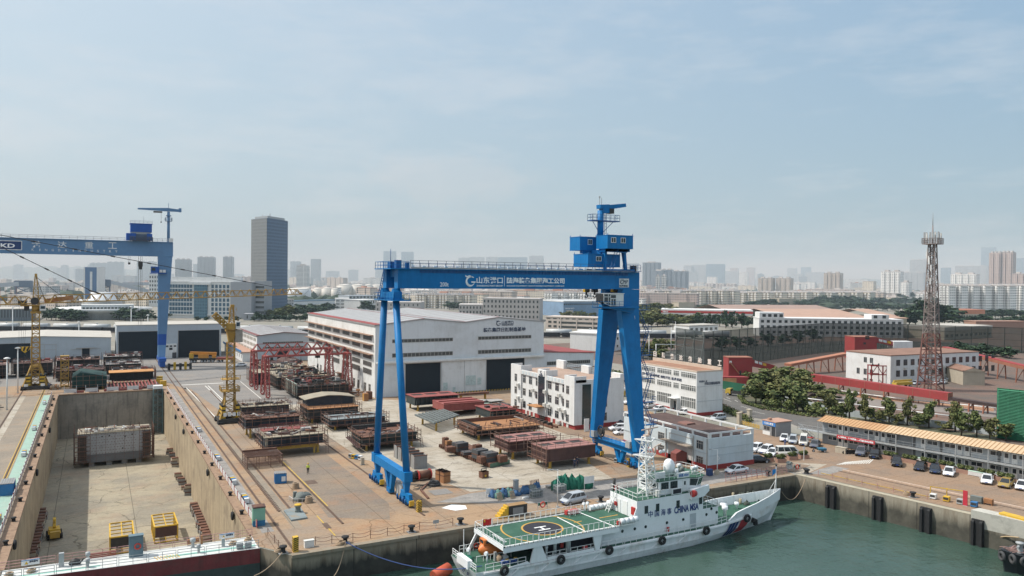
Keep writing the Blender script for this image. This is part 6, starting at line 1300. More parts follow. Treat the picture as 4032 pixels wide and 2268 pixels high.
for k_,(u,v,lab)in enumerate(((720,535,'nearest the ship bow'),(1170,645,'second from the ship bow'),(1655,755,'behind the tan rope'),(2190,870,'closest to the tug'))):
 p=G(14,u,v,-.6);y=p.y;x=QX(y);t=zT('quay_fender','tall black rubber fender on the basin wall, '+lab,'fender',(x,y,-4),QA)
 MB().box(-.45,.02,-.75,.75,-1,3.6).extr([(-.75,-.6),(-.45,-.6),(-.45,3.5),(-.75,3.3)],'y',-.7,-.35).extr([(-.75,-.6),(-.45,-.6),(-.45,3.5),(-.75,3.3)],'y',.35,.7).build('rubber_block',MBK,t)
t=zT('kerb_rail','low yellow pipe rail on striped posts along the basin quay','railing',(QX(79)+3,79,0))
for i in range(8):y=87.5-i*2.45;x=QX(y)+2.6;wb(MB().bar((x,y,0),(x,y,.85),.07),'post',M_RW,t);wb(MB().tube((x+.6,y,.35),(QX(y-2.45)+3.2,y-2.45,.35),.06,n=6),'pipe',MLY,t)if i<7 else 0
rb=MB()
for y0 in range(88,20,-4):rb.bar((QX(y0)+9.3,y0,.1),(QX(y0-4)+9.3,y0-4,.1),.22,.2)
tag(rb.build('kerb',mat('kerb_pale',(.55,.42,.33),.8,.2)),'long pale kerb between the car park and the basin quay','kerb')
rb=MB()
for y0 in range(88,20,-4):rb.bar((QX(y0)+8.2,y0,.02),(QX(y0-4)+8.2,y0-4,.02),.16,.12)
tag(rb.build('rail_line',M_RAIL),'rusty rail set along the basin quay','rail')
cp=MB();rnd=random.Random(4)
cp.add([(102.6,89.6,.02),(QX(20),20,.02),(QX(20)+.9,20,.05),(103.5,89.4,.05)],[(0,1,2,3)]);struct('quay_coping',cp,mat('coping_tan',(.38,.34,.25),.9,.2,.8))
y0,y1=G(14,2045,740).y-1,40;t=zT('concrete_parapet','raised pale concrete block with dark stains at the corner of the basin quay','parapet',(QX(57)+1,57,0));wb(MB().add([(QX(63),63,-1.6),(QX(55),55,-1.6),(QX(55)+1.8,55,-1.6),(QX(63)+1.8,63,-1.6),(QX(63)-.1,63,.7),(QX(55)-.1,55,.7),(QX(55)+1.8,55,.7),(QX(63)+1.8,63,.7)],[(0,1,5,4),(4,5,6,7),(3,0,4,7),(1,2,6,5),(2,3,7,6)]),'block',mat('parapet_concrete',(.5,.48,.42),.9,.1,.5,dirt=(.1,.1,.09),damt=.5),t)
wb(MB().box(QX(57)+.2,QX(57)+1.4,55.5,60,.7,.95),'yellow_lid',MHY,t)
p=G(14,1960,745);t=zT('notice_sign','tall narrow red board beside the bins on the basin quay','sign',tuple(p),QA);MB().box(-.06,.06,-.3,.3,0,2.2).build('board',mat('board_red',(.5,.03,.05),.6),t);MB().box(-.2,.2,-.35,.35,0,.06).build('base',MST,t)
t=zT('pipe_gantry','yellow pipe frame above the bins on the basin quay','frame',tuple(G(14,1700,650)),0);a_,b_,c_=G(14,1610,660),G(14,1775,680),G(14,1945,710)
for q_ in(a_,b_,c_):wb(MB().bar(q_,q_+V(0,0,1.7),.1),'post',MHY,t)
wb(MB().bar(a_+V(0,0,1.65),c_+V(0,0,1.65),.1),'beam',MHY,t)
for u,v,w_,h_,m_,lab in((2075,715,1.5,1.0,M_TARP,'olive cabinet with warning labels on the basin quay'),(2195,735,1.1,.9,MRO,'orange-brown steel stool frame on the basin quay')):
 p=G(14,u,v);t=zT('electric_cabinet',lab,'cabinet',tuple(p),QA+R(90));MB().box(-w_/2,w_/2,-.35,.35,h_*.3,h_).build('body',m_,t);MB().box(-w_/2,-w_/2+.1,-.3,.3,0,h_*.3).box(w_/2-.1,w_/2,-.3,.3,0,h_*.3).build('foot',m_,t)
M_SKIN=mat('skin',(.42,.26,.19),.6);M_HIVIS=mat('hi_vis',(.55,.65,.05),.7,.1);M_NAVY=mat('navy_cloth',(.02,.035,.08),.85,.2,3);M_BLK2=mat('black_cloth',(.02,.02,.022),.85,.2,3);M_HELM=mat('helmet',(.6,.35,.05),.4);M_WORK=mat('work_blue',(.03,.07,.2),.85,.2,3)
def skin(name,vs,es,rs,m,par):
 me=bpy.data.meshes.new(name);me.from_pydata(vs,es,[]);o=link(name,me,par);me.materials.append(m)
 md=o.modifiers.new('skin','SKIN');md.use_smooth_shade=True
 for i,r in enumerate(rs):me.skin_vertices[0].data[i].radius=(r,r)
 me.skin_vertices[0].data[0].use_root=True;s=o.modifiers.new('sub','SUBSURF');s.levels=s.render_levels=1;return o
def person(label,p,rz,top,legsm,helm,stride=.22,sc_=1.0,grp=None):
 t=zT('person',label,'person',tuple(p),rz,grp);t.scale=(sc_,)*3;s=stride
 vs=[(0,0,.92),(0,0,1.12),(0,.01,1.36),(0,0,1.5),(0,.02,1.58),(0,.02,1.69),(.09,0,.88),(.1,s*.5,.5),(.1,s*.75-.05,.09),(.1,s+.08,.04),(-.09,0,.88),(-.1,-s*.35,.5),(-.1,-s-.05,.1),(-.1,-s+.1,.04),(.19,0,1.4),(.24,-.06,1.14),(.24,.02,.9),(.24,.05,.82),(-.19,0,1.4),(-.24,.05,1.14),(-.24,.14,.92),(-.24,.18,.84)]
 es=[(0,1),(1,2),(2,3),(3,4),(4,5),(0,6),(6,7),(7,8),(8,9),(0,10),(10,11),(11,12),(12,13),(2,14),(14,15),(15,16),(16,17),(2,18),(18,19),(19,20),(20,21)]
 rs=[.13,.13,.15,.055,.085,.085,.085,.06,.045,.04,.085,.06,.045,.04,.06,.045,.035,.04,.06,.045,.035,.04]
 for b_,h in((17,1),(21,-1)):
  q=vs[b_]
  for i,(dx,l)in enumerate(((-.03,.07),(-.015,.085),(.0,.09),(.018,.08))):vs.append((q[0]+dx*.8,q[1]+.012*i,q[2]-l));es.append((b_,len(vs)-1));rs.append(.009)
  vs.append((q[0]-.03*h,q[1]+.05,q[2]-.03));es.append((b_,len(vs)-1));rs.append(.01)
 skin('body',vs,es,rs,M_SKIN,t)
 skin('jacket',[vs[i]for i in(0,1,2,14,15,16,18,19,20)],[(0,1),(1,2),(2,3),(3,4),(4,5),(2,6),(6,7),(7,8)],[.15,.15,.17,.075,.06,.05,.075,.06,.05],top,t)
 skin('trousers',[vs[i]for i in(0,6,7,8,10,11,12)],[(0,1),(1,2),(2,3),(0,4),(4,5),(5,6)],[.145,.1,.075,.06,.1,.075,.06],legsm,t)
 MB().lathe([(.13,1.66),(.135,1.7),(.11,1.8),(.04,1.83)],12,(0,.02,0)).build('helmet' if helm else 'hair',helm or M_BLK2,t)
 for dx,y in((.1,s+.06),(-.1,-s+.06)):MB().blob((dx,y,.045),(.05,.12,.045),1,8,4,0).build('shoe',M_BLK2,t)
person('worker in a yellow vest and dark trousers walking alone across the yard',G(8,875,325),R(160),M_HIVIS,M_BLK2,M_HELM,.2)
person('person in blue overalls walking between the parked white cars',G(13,228,1140),R(-60),M_WORK,M_WORK,None,.18,.95)
for k_,(c,u,v,lab)in enumerate(((5,500,600,'dark-clothed worker at the base of the tall tower crane'),(5,515,598,'second dark-clothed worker at the base of the tall tower crane'),(5,2185,308,'worker in blue standing behind the crane truck'),(5,2196,306,'worker in blue beside another behind the crane truck'),(9,1895,1265,'worker in navy crouched in the shade under the foremost maroon section'),(9,1925,1245,'navy-clothed worker standing in the shade under the maroon section'))):
 person(lab,G(c,u,v),R(40*k_),M_NAVY if k_<2 or k_>3 else M_WORK,M_NAVY,None,.08,1.0)
# ================================================================== the patrol ship at the quay
MSH=mat('ship_white',(.83,.845,.85),.45,.04,.3,dirt=(.55,.5,.42),damt=.18,dscale=.5,streak=.08)
M_SHULL=mat('ship_hull_white',(.80,.81,.81),.5,.05,.3,dirt=(.42,.27,.16),damt=.4,dscale=.45,streak=.22)
M_SDECK=mat('deck_green',(.028,.095,.06),.8,.18,.5,dirt=(.07,.14,.1),damt=.5)
MSY=mat('deck_orange',(.5,.29,.06),.7,.1,1);MSB=mat('deck_black',(.022,.022,.03),.8,.1);M_WH=mat('marking_white',(.78,.78,.76),.7,.05)
M_LIFE=mat('lifeboat_orange',(.62,.17,.035),.5,.1,.8);MSG=glass('bridge_glass',(.02,.03,.035),.08)
s=zT('patrol_ship','white maritime patrol ship with green helideck moored along the front quay','ship',(38.5,82.6,-4),R(.8))
SM=Matrix.Translation(s.location)@Matrix.Rotation(R(.8),4,'Z');SI=SM.inverted()
def Sy(c,u,v,yl):
 d=SI.to_3x3()@ray(c,u,v);e=SI@EYE;return e+d*((yl-e.y)/d.y)
def Sz(c,u,v,zl):
 d=SI.to_3x3()@ray(c,u,v);e=SI@EYE;return e+d*((zl-e.z)/d.z)
st=[(0,3.35,2.55,2.2,1.3),(2,3.5,3.0,2.2,.9),(8,3.6,3.2,2.2,.9),(20,3.62,3.3,2.2,.9),(33,3.6,3.2,2.2,.9),(38,3.4,2.7,2.25,1.0),(42,2.95,2.0,2.4,1.1),(46,2.2,1.15,2.55,1.3),(49.5,1.35,.5,2.7,1.5),(52,.6,.08,2.82,1.7),(53.4,.06,.03,2.9,2.0)]
def beam(x):
 for a,b in zip(st,st[1:]):
  if a[0]<=x<=b[0]:f=(x-a[0])/(b[0]-a[0]);return[p+(q-p)*f for p,q in zip(a,b)]
h=MB();vs=[]
for i,(x,bd,bw,zd,kz)in enumerate(st):
 xo={0:1.1}.get(i,0);xb=-(x-49)*.55 if x>49 else 0
 r=[]
 for sg in(1,-1):pass
 r=[(x+xo*1.4+xb,-.05,-1.0),(x+xo+xb,-bw*.85,-.6),(x+xo*.9+xb*.75,-bw,0),(x+xo*.3+xb*.3,-(bd*.86+bw*.14),kz),(x,-bd,zd)]
 vs+=r+[(p[0],-p[1],p[2])for p in r[::-1]]
n=10;fs=[]
for k in range(len(st)-1):fs+=[(k*n+j,(k+1)*n+j,(k+1)*n+j+1,k*n+j+1)for j in range(n-1)]
fs+=[list(range(n))[::-1],list(range((len(st)-1)*n,len(st)*n))]
h.smooth=False;h.add(vs,fs);h.build('hull',M_SHULL,s)
dk=MB();pts=[(x+.02,-bd+.06,zd+.02)for x,bd,bw,zd,kz in st]+[(x+.02,bd-.06,zd+.02)for x,bd,bw,zd,kz in st[::-1]]
dv=[];
for x,bd,bw,zd,kz in st:dv+=[(x,-bd+.05,zd+.015),(x,bd-.05,zd+.015)]
dk.add(dv,[(2*k,2*k+2,2*k+3,2*k+1)for k in range(len(st)-1)]);dk.build('main_deck',M_SDECK,s)
for zf,w_ in((.93,.22),(.45,.16)):
 b=MB();pr_=None
 for x in[1.0,4,8,14,20,26,33,38,42,45]:
  o=beam(x);z=o[3]*zf-.05;y=-(o[1]*zf+o[2]*(1-zf))-.1;q=V(x,y,z)
  if pr_ is not None:b.bar(pr_,q,w_)
  pr_=q
 b.build('rubbing_strake',M_SHULL,s)
for x in(5,9.5,14.2,17,21,26.5,31):MB().bar((x-.9,-3.5,.85),(x+.5,-3.74,1.95),.14).build('stay',M_SHULL,s)
for(u0,u1),m in(((1480,1515),'b'),((1520,1555),'b'),((1565,1600),'b'),((1625,1755),'r')):
 a,b_=Sy(11,u0,1130,-2.9).x+1.2,Sy(11,u1,1100,-2.9).x+1.2;q=MB();P=[]
 for zz_,sh in((2.1,1.3),(1.55,.95),(1.0,.55),(.2,0)):
  for x in(a+sh,b_+sh):o=beam(x);f=max(0,min(1,(zz_-0)/o[3]));kz_=o[4];ks=o[1]*.86+o[2]*.14;y=-(o[2]+(ks-o[2])*zz_/kz_ if zz_<kz_ else ks+(o[1]-ks)*(zz_-kz_)/max(.1,o[3]-kz_));P.append((x,y-.13,zz_))
 q.add(P,[(2*i+2,2*i+3,2*i+1,2*i)for i in range(3)]).build('hull_stripe',mat('stripe_navy',(.015,.04,.13),.6)if m=='b' else mat('stripe_red',(.42,.04,.05),.6),s)
bw_=MB();V0=[]
for x,hh in((39.5,.2),(41.2,1.0),(43,1.15),(46,1.25),(49.5,1.4),(52,1.55),(53.5,1.6)):
 o=beam(min(x,53.4));V0.append((x,-o[1],o[3],hh))
for sg in(1,-1):
 for a,b_ in zip(V0,V0[1:]):
  fl=1.06
  bw_.add([(a[0],a[1]*sg,a[2]),(b_[0],b_[1]*sg,b_[2]),(b_[0]+.15,b_[1]*sg*fl,b_[2]+b_[3]),(a[0]+.15,a[1]*sg*fl,a[2]+a[3]),(a[0],a[1]*sg*.95,a[2]),(b_[0]-.05,b_[1]*sg*.93,b_[2]),(b_[0]+.05,b_[1]*sg*1.0,b_[2]+b_[3]),(a[0]+.1,a[1]*sg*1.0,a[2]+a[3])],[(0,1,2,3),(7,6,5,4),(3,2,6,7)])
  for k in range(4):f=(k+.5)/4;x=a[0]+(b_[0]-a[0])*f;y=(a[1]+(b_[1]-a[1])*f)*sg;bw_.bar((x,y*.9,a[2]),(x+.08,y*.985,a[2]+a[3]*.9),.05,.12)
link('bulwark',bw_.mesh('bulwark',[MSH]),s)
MB().tube((45.2,-2.45,1.55),(45.9,-2.5,1.3),.38,.3,10).box(45.6,46.2,-2.55,-2.2,.7,1.1).build('anchor',MBK,s)
for c,u,v in((10,885,1385),(10,1575,1250),(10,2165,1135),(11,880,1225),(11,1378,1115),(11,1838,975)):
 q=Sy(c,u,v,-3.72);o=beam(min(q.x,50));y=-o[1]-.2;q=Sy(c,u,v,y-.1);f=MB().torus((q.x,y-.12,q.z),.42,.2,'y',18,7);fo=f.build('tyre_fender',MBK,s);MB().bar((q.x-.25,y-.1,q.z),(q.x+.25,y-.1,q.z),.08).bar((q.x,y-.1,q.z-.25),(q.x,y-.1,q.z+.25),.08).build('fender_cross',MST,fo)
def srail(x0,x1,y,z,name='railing',h=.85,step=1.0,bars=2):MB().rail([(x0,y,z),(x1,y,z)],h,step,.05,bars).build(name,M_WH,s)
for x0,x1 in((1.2,6.6),(9.4,12.4),(13,17),(17.6,21),(21.3,26),(26.2,29.5),(30.3,34.5)):srail(x0,x1,-3.5,2.2)
for a,b_ in((34.8,37),(37.2,39.4)):MB().rail([(a,-beam(a)[1]+.06,beam(a)[3]),(b_,-beam(b_)[1]+.06,beam(b_)[3])],.85,1,.05).build('railing',M_WH,s)
for x0,x1 in((1.2,5),(5.4,10),(20,27),(28,38)):srail(x0,x1,3.5,2.2)
MB().rail([(.15,3.2,2.2),(.15,1.6,2.2)],.85,.8,.05,3).rail([(.15,-1.7,2.2),(.15,-3.2,2.2)],.85,.8,.05,3).build('railing',M_WH,s)
MB().box(-.12,.5,-1.5,1.5,2.0,3.0).build('stern_bulwark',MSH,s)
for ch,y in(('日',.7),('照',-.5)):text('lettering',ch,M_INK,.5,.5,s,(.32,y-.3,1.35),(R(90)-.5,0,R(-90)),.02)
text('lettering','RIZHAO',M_INK,.8,.16,s,(.62,-.3,.85),(R(90)-.5,0,R(-90)),.01)
hx0,hx1,hz_=3.4,20.2,4.8
hd=MB().box(hx0,hx1,-3.72,3.72,4.62,4.8);hd.box(20.2,23.7,-2.9,2.9,4.62,4.8);hd.build('helideck',M_SDECK,s)
MB().box(hx0-.06,hx0,-3.8,3.8,4.35,4.83).box(hx0,hx1,-3.8,-3.72,4.05,4.62).box(hx0,hx1,3.72,3.8,4.05,4.83).build('deck_fascia',MSH,s)
nl=MB()
for i in range(26):x=hx0+.3+i*.64;nl.box(x,x+.5,-3.82,-3.72,4.66,4.83)
link('edge_net',nl.mesh('edge_net',[M_WH]),s)
sp_=MB().extr([(7.6,4.05),(8.7,4.05),(9.5,2.2),(7.1,2.2)],'y',-3.72,-3.5);sp_.extr([(7.1,2.2),(4.2,2.2),(6.8,2.5)],'y',-3.71,-3.52)
sp_.build('side_pillar',MSH,s);MB().extr([(16.2,4.05),(17.6,4.05),(17.2,2.2),(16.6,2.2)],'y',-3.72,-3.5).build('side_pillar',MSH,s)
MB().extr([(7.6,4.05),(8.7,4.05),(9.5,2.2),(7.1,2.2)],'y',3.5,3.72).extr([(3.6,4.6),(4.0,4.6),(2.6,2.2),(2.2,2.2)],'y',3.4,3.6).build('side_pillar',MSH,s)
MB().box(9.5,16.4,-3.72,-3.6,2.2,2.55).build('bulwark_plate',MSH,s)
MB().box(9.2,17.6,-2.2,2.6,2.2,4.6).build('shelter_deck_house',MSB,s)  # coloured black to stand in for the shaded interior beneath the helideck
for x,y,r_,hh in((9.9,-2.8,.16,1.1),(13.2,-2.6,.33,1.5),(11.2,-2.7,.2,1.3)):MB().lathe([(r_,2.2),(r_,2.2+hh),(r_*1.3,2.25+hh),(r_*1.3,2.5+hh)],12,(x,y,0)).build('vent',MSH,s)
MB().box(12.2,12.6,-2.5,-2.25,2.9,3.5).box(14.9,15.6,-3.4,-3.2,2.5,2.9).build('fire_box',M_RED,s)
def dflat(name,P,m,z=.0,zb=4.8):
 q=[(p[0],p[1],zb+.012+z)for p in P];a=sum(q[i][0]*q[(i+1)%len(q)][1]-q[(i+1)%len(q)][0]*q[i][1]for i in range(len(q)))
 return MB().quad(*(q if a>0 else q[::-1])).build(name,m,s)
def ring(name,c,r0,r1,a0,a1,m,z,n=48):
 b=MB()
 for i in range(n):t0,t1=R(a0+(a1-a0)*i/n),R(a0+(a1-a0)*(i+1)/n);b.quad(*[(c[0]+r*math.cos(t),c[1]+r*math.sin(t),4.812+z)for r,t in((r0,t0),(r1,t0),(r1,t1),(r0,t1))])
 return link(name,b.mesh(name,[m]),s)
hc=Sz(10,1348,868,4.8);hr=(Sz(10,1605,868,4.8)-Sz(10,1085,868,4.8)).length/2
hc.y=min(max(hc.y,-.6),.6)
ring('landing_circle',hc,0,hr*.93,0,360,MSB,0);ring('landing_ring',hc,hr*.91,hr,0,360,MSY,.004)
R2_=3.65*1.45
ring('aiming_arc',hc,R2_-.22,R2_,134,226,MSY,.002);ring('aiming_arc',hc,R2_-.22,R2_,-46,46,MSY,.002)
for x0,x1,y0,y1 in((-.85,.85,.42,.68),(-.85,.85,-.68,-.42),(-.13,.13,-.42,.42)):dflat('letter_stroke',[(hc.x+x0*1.0,hc.y+y0*1.0),(hc.x+x1,hc.y+y0),(hc.x+x1,hc.y+y1),(hc.x+x0,hc.y+y1)],M_WH,.008)
dflat('edge_line',[(hx0+.5,3.5),(17.6,3.5),(17.6,3.62),(hx0+.5,3.62)],M_WH,.006);dflat('edge_line',[(hx0+.2,-3.66),(19.9,-3.66),(19.9,-3.54),(hx0+.2,-3.54)],M_WH,.006);dflat('edge_line',[(hx0+.1,-3.6),(hx0+.25,-3.6),(hx0+.25,3.6),(hx0+.1,3.6)],M_WH,.006)
dflat('cross_line',[(15.0,-3.4),(15.2,-3.4),(15.2,2.9),(15.0,2.9)],M_WH,.007);dflat('cross_line',[(19.4,-3.6),(19.6,-3.6),(18.9,3.6),(18.7,3.6)],M_WH,.007);dflat('centre_line',[(15.8,-.1),(17,-.1),(17,.1),(15.8,.1)],MSY,.005);dflat('centre_line',[(19.8,-.1),(22.8,-.1),(22.8,.1),(19.8,.1)],MSY,.005)
text('lettering','ZHONGGUO',M_WH,3.2,.4,s,(hx0+1.0,-.9,4.83),(0,0,R(-90)),.01)
for k in range(7):x=hx0+.1+k*2.4;MB().rail([(x,-3.75,4.8),(x+2.3,-3.75,4.8)],.9,.75,.05,1).build('deck_rail',M_WH,s);MB().rail([(x,3.75,4.8),(x+2.3,3.75,4.8)],.9,.75,.05,1).build('deck_rail',M_WH,s)
for k in range(3):y=-3.7+k*2.5;MB().rail([(hx0,y,4.8),(hx0,y+2.4,4.8)],.9,.8,.05,1).build('deck_rail',M_WH,s)
fs_=MB().bar((hx0,1.6,4.8),(hx0,1.6,6.6),.06).build('flagstaff',M_WH,s);fl=MB()
for k in range(6):
 x0,x1=k*.2,k*.2+.2;y0,y1=1.6+.08*math.sin(k*1.3),1.6+.08*math.sin((k+1)*1.3);fl.quad((hx0+.05+x0,y0,5.75),(hx0+.05+x1,y1,5.75),(hx0+.05+x1,y1,6.5),(hx0+.05+x0,y0,6.5))
fo=link('flag',fl.mesh('flag',[mat('flag_red',(.62,.02,.02),.7)]),s);MB().box(hx0+.15,hx0+.3,1.45,1.75,6.2,6.38).build('flag_stars',MHY,fo)
MB().box(16.6,18.5,2.9,3.5,4.82,5.35).build('red_locker',M_RED,s);MB().rail([(16.7,2.7,4.8),(18.4,2.7,4.8),(18.4,2.3,4.8),(16.7,2.3,4.8)],.7,.8,.05,2,True).build('locker_frame',M_WH,s)
lb=MB();prof_=[(0,.1,.2),(.5,.75,.9),(1.4,.85,1.05),(3.2,.8,1.0),(4.0,.45,.6),(4.3,.1,.2)];n=12;vs=[];fs=[]
for x,ry,rz in prof_:
 for j in range(n):a=2*math.pi*j/n;vs.append((2.4+x,.75+ry*math.cos(a),3.15+rz*.85*math.sin(a)))
for k in range(len(prof_)-1):fs+=[(k*n+j,k*n+(j+1)%n,(k+1)*n+(j+1)%n,(k+1)*n+j)for j in range(n)]
lb.smooth=True;lb.add(vs,[f[::-1]for f in fs]);lo=lb.build('lifeboat',M_LIFE,s);MB().box(2.9,4.2,.2,1.4,3.8,4.45).build('lifeboat_canopy',M_LIFE,lo);MB().box(3.2,3.8,.16,.2,4.0,4.35).box(2.87,2.9,.4,1.2,4.0,4.35).build('lifeboat_window',MSG,lo)
MB().rail([(1.6,-.4,2.2),(6.2,-.6,2.2)],.7,.9,.06,1).build('cradle_rail',M_WH,s)
for x,y,hh in((2.6,-1.2,1.2),(1.6,1.5,1.0)):MB().tube((x,y,2.2),(x,y,2.2+hh),.12,n=8).tube((x,y,2.2+hh),(x-.3,y-.1,2.2+hh),.24,n=10).build('vent',MSH,s)
MB().box(4.4,5.3,-1.6,-1.0,2.2,2.75).bar((5.2,-.9,2.7),(5.4,-.9,3.6),.5,.06).build('deck_box',M_WH,s);MB().bar((3.8,-1.0,2.2),(3.8,-1.0,3.3),.3).build('grey_post',MST,s)
MB().blob((4.2,-1.4,2.45),(.4,.4,.55),3).build('rope_heap',MRB,s);MB().blob((1.2,1.0,2.4),(.5,.9,.25),4).build('net_heap',MNG,s)
for x in(4.6,5.7):MB().tube((x,-2.6,2.2),(x,-2.6,2.75),.22,n=10).tube((x-.5,-2.7,2.45),(x-.5,-2.3,2.45),.3,n=12).build('mooring_winch',mat('winch_blue',(.02,.06,.25),.6),s);MB().lathe([(.26,2.76),(.2,2.85)],10,(x,-2.6,0)).build('winch_cap',MSY,s)
MB().bar((1.0,1.9,2.2),(1.0,1.9,5.6),.07).bar((1.0,1.9,4),(1.5,1.5,2.2),.04).bar((1.0,1.9,4),(1.4,2.3,2.2),.04).build('stern_mast',M_WH,s);MB().torus((3.4,3.3,2.8),.28,.08,'y',14,5).build('lifebuoy',mat('buoy_red',(.55,.06,.04),.6),s)
MB().box(17.6,38.0,-2.9,2.9,2.2,4.62).extr([(17.6,4.62),(19.2,4.62),(20.3,4.8),(22.6,5.05),(23.2,5.4),(23.7,6.4),(23.7,4.62)],'y',-2.9,-2.82).build('lower_house',MSH,s)
MB().box(34.0,38.0,-2.8,2.8,4.62,4.68).build('house_roof',M_SDECK,s);MB().box(23.7,35.2,-2.9,2.9,4.62,7.2).build('upper_house',MSH,s);MB().box(23.75,35.1,-2.85,2.85,7.2,7.25).build('boat_deck',M_SDECK,s)
MB().rail([(34.9,-2.85,4.65),(37.9,-2.85,4.65),(37.9,2.85,4.65)],.9,1,.05).build('railing',M_WH,s)
for a,b_ in(((23.8,2.8),(23.8,-2.8)),((23.8,-2.8),(27.4,-2.8)),((27.5,-2.8),(29.6,-2.8)),((31.4,-2.8),(32.6,-2.8)),((23.8,2.8),(34,2.8))):MB().rail([(*a,7.25),(*b_,7.25)],.9,.95,.05).build('railing',M_WH,s)
MB().box(29.7,31.3,-2.9,-2.8,7.3,8.1).build('signal_board',MSH,s);MB().box(29.8,31.2,-2.93,-2.9,7.4,8.0).build('board_face',MSB,s)
pl=[(28.0,-2.25),(33.2,-2.25),(34.0,-2.8),(35.4,-2.2),(35.9,0),(35.4,2.2),(34.0,2.8),(33.2,2.25),(28.0,2.25)]
br=MB().prism(pl,7.25,7.9);n=len(pl);up=[(p[0]+(.35 if p[0]>33.5 else 0)*(1 if p[0]>0 else 0),p[1]*(1.06 if p[0]>33.5 else 1))for p in pl]
br.add([(p[0],p[1],7.9)for p in pl]+[(p[0],p[1],9.1)for p in up],[list(range(n,2*n))]+[(i,(i+1)%n,n+(i+1)%n,n+i)for i in range(n)]);br.build('bridge',MSH,s)
MB().prism([(27.8,-2.35),(33.1,-2.35),(34.0,-3.0),(35.95,-2.4),(36.45,0),(35.95,2.4),(34,3.0),(33.1,2.35),(27.8,2.35)],9.1,9.18).build('bridge_roof',M_SDECK,s)
def wq(i,f0,f1,z0=.12,z1=.88,nm='bridge_window'):
 a0,a1,b0,b1=V(*pl[i],7.9),V(*pl[i+1],7.9),V(*up[i],9.1),V(*up[i+1],9.1);P=[(a0.lerp(a1,f)).lerp(b0.lerp(b1,f),z)for f,z in((f0,z0),(f1,z0),(f1,z1),(f0,z1))]
 nn=(P[1]-P[0]).cross(P[3]-P[0]).normalized()*.03;c=sum(P,V(0,0,0))/4;o=MB().quad(*[c+(p-c)*1.13+nn*.4 for p in P]).build('window_frame',M_WH,s);MB().quad(*[p+nn for p in P]).build(nm,MSG,o)
for f0,f1 in((.05,.3),(.36,.6)):wq(0,f0,f1,.05,.85)
wq(1,.1,.95);wq(2,.08,.46);wq(2,.54,.92);wq(3,.05,.45);wq(3,.55,.95);wq(4,.05,.45);wq(4,.55,.95)
for y0,y1 in((-1.9,-.5),(.3,1.6)):MB().box(27.96,28.0,y0,y1,8.0,8.85).build('bridge_window',MSG,s)
MB().box(32.0,32.8,-2.3,-2.25,7.3,8.95).build('door',M_WH,s);MB().box(32.25,32.55,-2.32,-2.3,8.2,8.7).build('door_window',MSG,s)
MB().extr([(32.7,6.35),(35.0,6.55),(35.9,7.2),(35.9,8.0),(32.7,7.7)],'y',-3.35,-2.9).build('bridge_wing',MSH,s);MB().tube((32.75,-3.5,7.2),(33.3,-3.36,7.2),.45,.4,14).build('navigation_light',M_RED,s)
MB().rail([(28,-2.2,9.18),(33.1,-2.25,9.18),(34,-2.9,9.18),(35.9,-2.3,9.18),(36.3,0,9.18),(35.9,2.3,9.18),(34,2.9,9.18),(28,2.2,9.18)],.8,.9,.045,2,True).build('roof_railing',M_WH,s)
nb=MB().box(31.0,33.1,-2.42,-2.3,9.25,9.95).build('name_board',M_WH,s);text('lettering','海巡 0581',mat('lettering_blue',(.03,.14,.4),.6),1.7,.42,nb,(32.05,-2.43,9.6),FR,.015)
MB().lathe([(.75,9.45),(.78,10.3),(.76,10.75),(.6,11.2),(.3,11.45),(.05,11.5)],20,(31.2,-.4,0)).tube((31.2,-.4,9.18),(31.2,-.4,9.5),.45,n=12).build('satellite_dome',MSH,s)
MB().lathe([(.28,9.75),(.3,10.0),(.2,10.25),(.03,10.33)],14,(31.7,-1.35,0)).tube((31.7,-1.35,9.18),(31.7,-1.35,9.8),.2,n=10).build('small_dome',MSH,s)
for x,y in((33.0,.9),(33.9,.7),(34.6,-1.4),(35.2,-1.3),(32.6,1.6)):MB().tube((x,y,9.18),(x,y,9.9),.14,n=8).tube((x-.25,y,10.05),(x+.25,y-.1,10.1),.26,n=12).build('searchlight',M_WH,s)
MB().box(28.3,29.9,-1.2,-.9,9.2,10.0).build('white_locker',M_WH,s);MB().blob((34.1,.2,9.55),(.4,.35,.45),4).build('covered_compass',M_TARP,s)
m=MB().lattice((27.1,-.9,7.25),(26.9,-.7,12.5),1.9,1.25,6,.14,.09).lattice((26.9,-.7,12.5),(26.9,-.7,15.0),1.2,.8,3,.12,.08)
for z,w_ in((12.5,1.35),(14.6,1.2)):
 P=[V(26.9-w_,-.7+w_*.8,z),V(26.9+w_*1.4,-.7+w_*.2,z),V(26.9-w_*.2,-.7-w_*1.2,z)]
 for i in range(3):m.bar(P[i],P[(i+1)%3],.13).bar(P[i],(26.9,-.7,z),.08).bar(P[i]-V(0,0,.0),(26.9,-.7,z-1.3),.08)
m.build('mast',M_WH,s)
MB().box(26.6,27.2,-1,-.4,15.0,15.25).tube((27.4,-.7,15.2),(27.4,-.7,15.9),.2,n=10).bar((25.9,-1.0,16.0),(29.3,-.2,16.0),.13,.16).build('radar_scanner',mat('radar_cream',(.6,.45,.36),.6),s);MB().bar((28.4,-.6,13.4),(30.2,.1,13.6),.1,.14).tube((28.6,-.5,12.6),(28.6,-.5,13.3),.2,n=10).build('radar_scanner',mat('radar_cream',(.6,.45,.36),.6),s)
MB().bar((26.6,-.9,15),(26.6,-.9,17.4),.06).bar((27.0,-.4,15),(27.0,-.4,16.8),.05).build('aerial',M_WH,s)
for x,y in((28.7,.6),(28.9,-1.3),(29.6,-1.1)):MB().lathe([(.05,12.6),(.24,12.75),(.24,12.95),(.08,13.1)],10,(x,y,0)).build('small_dome',M_WH,s)
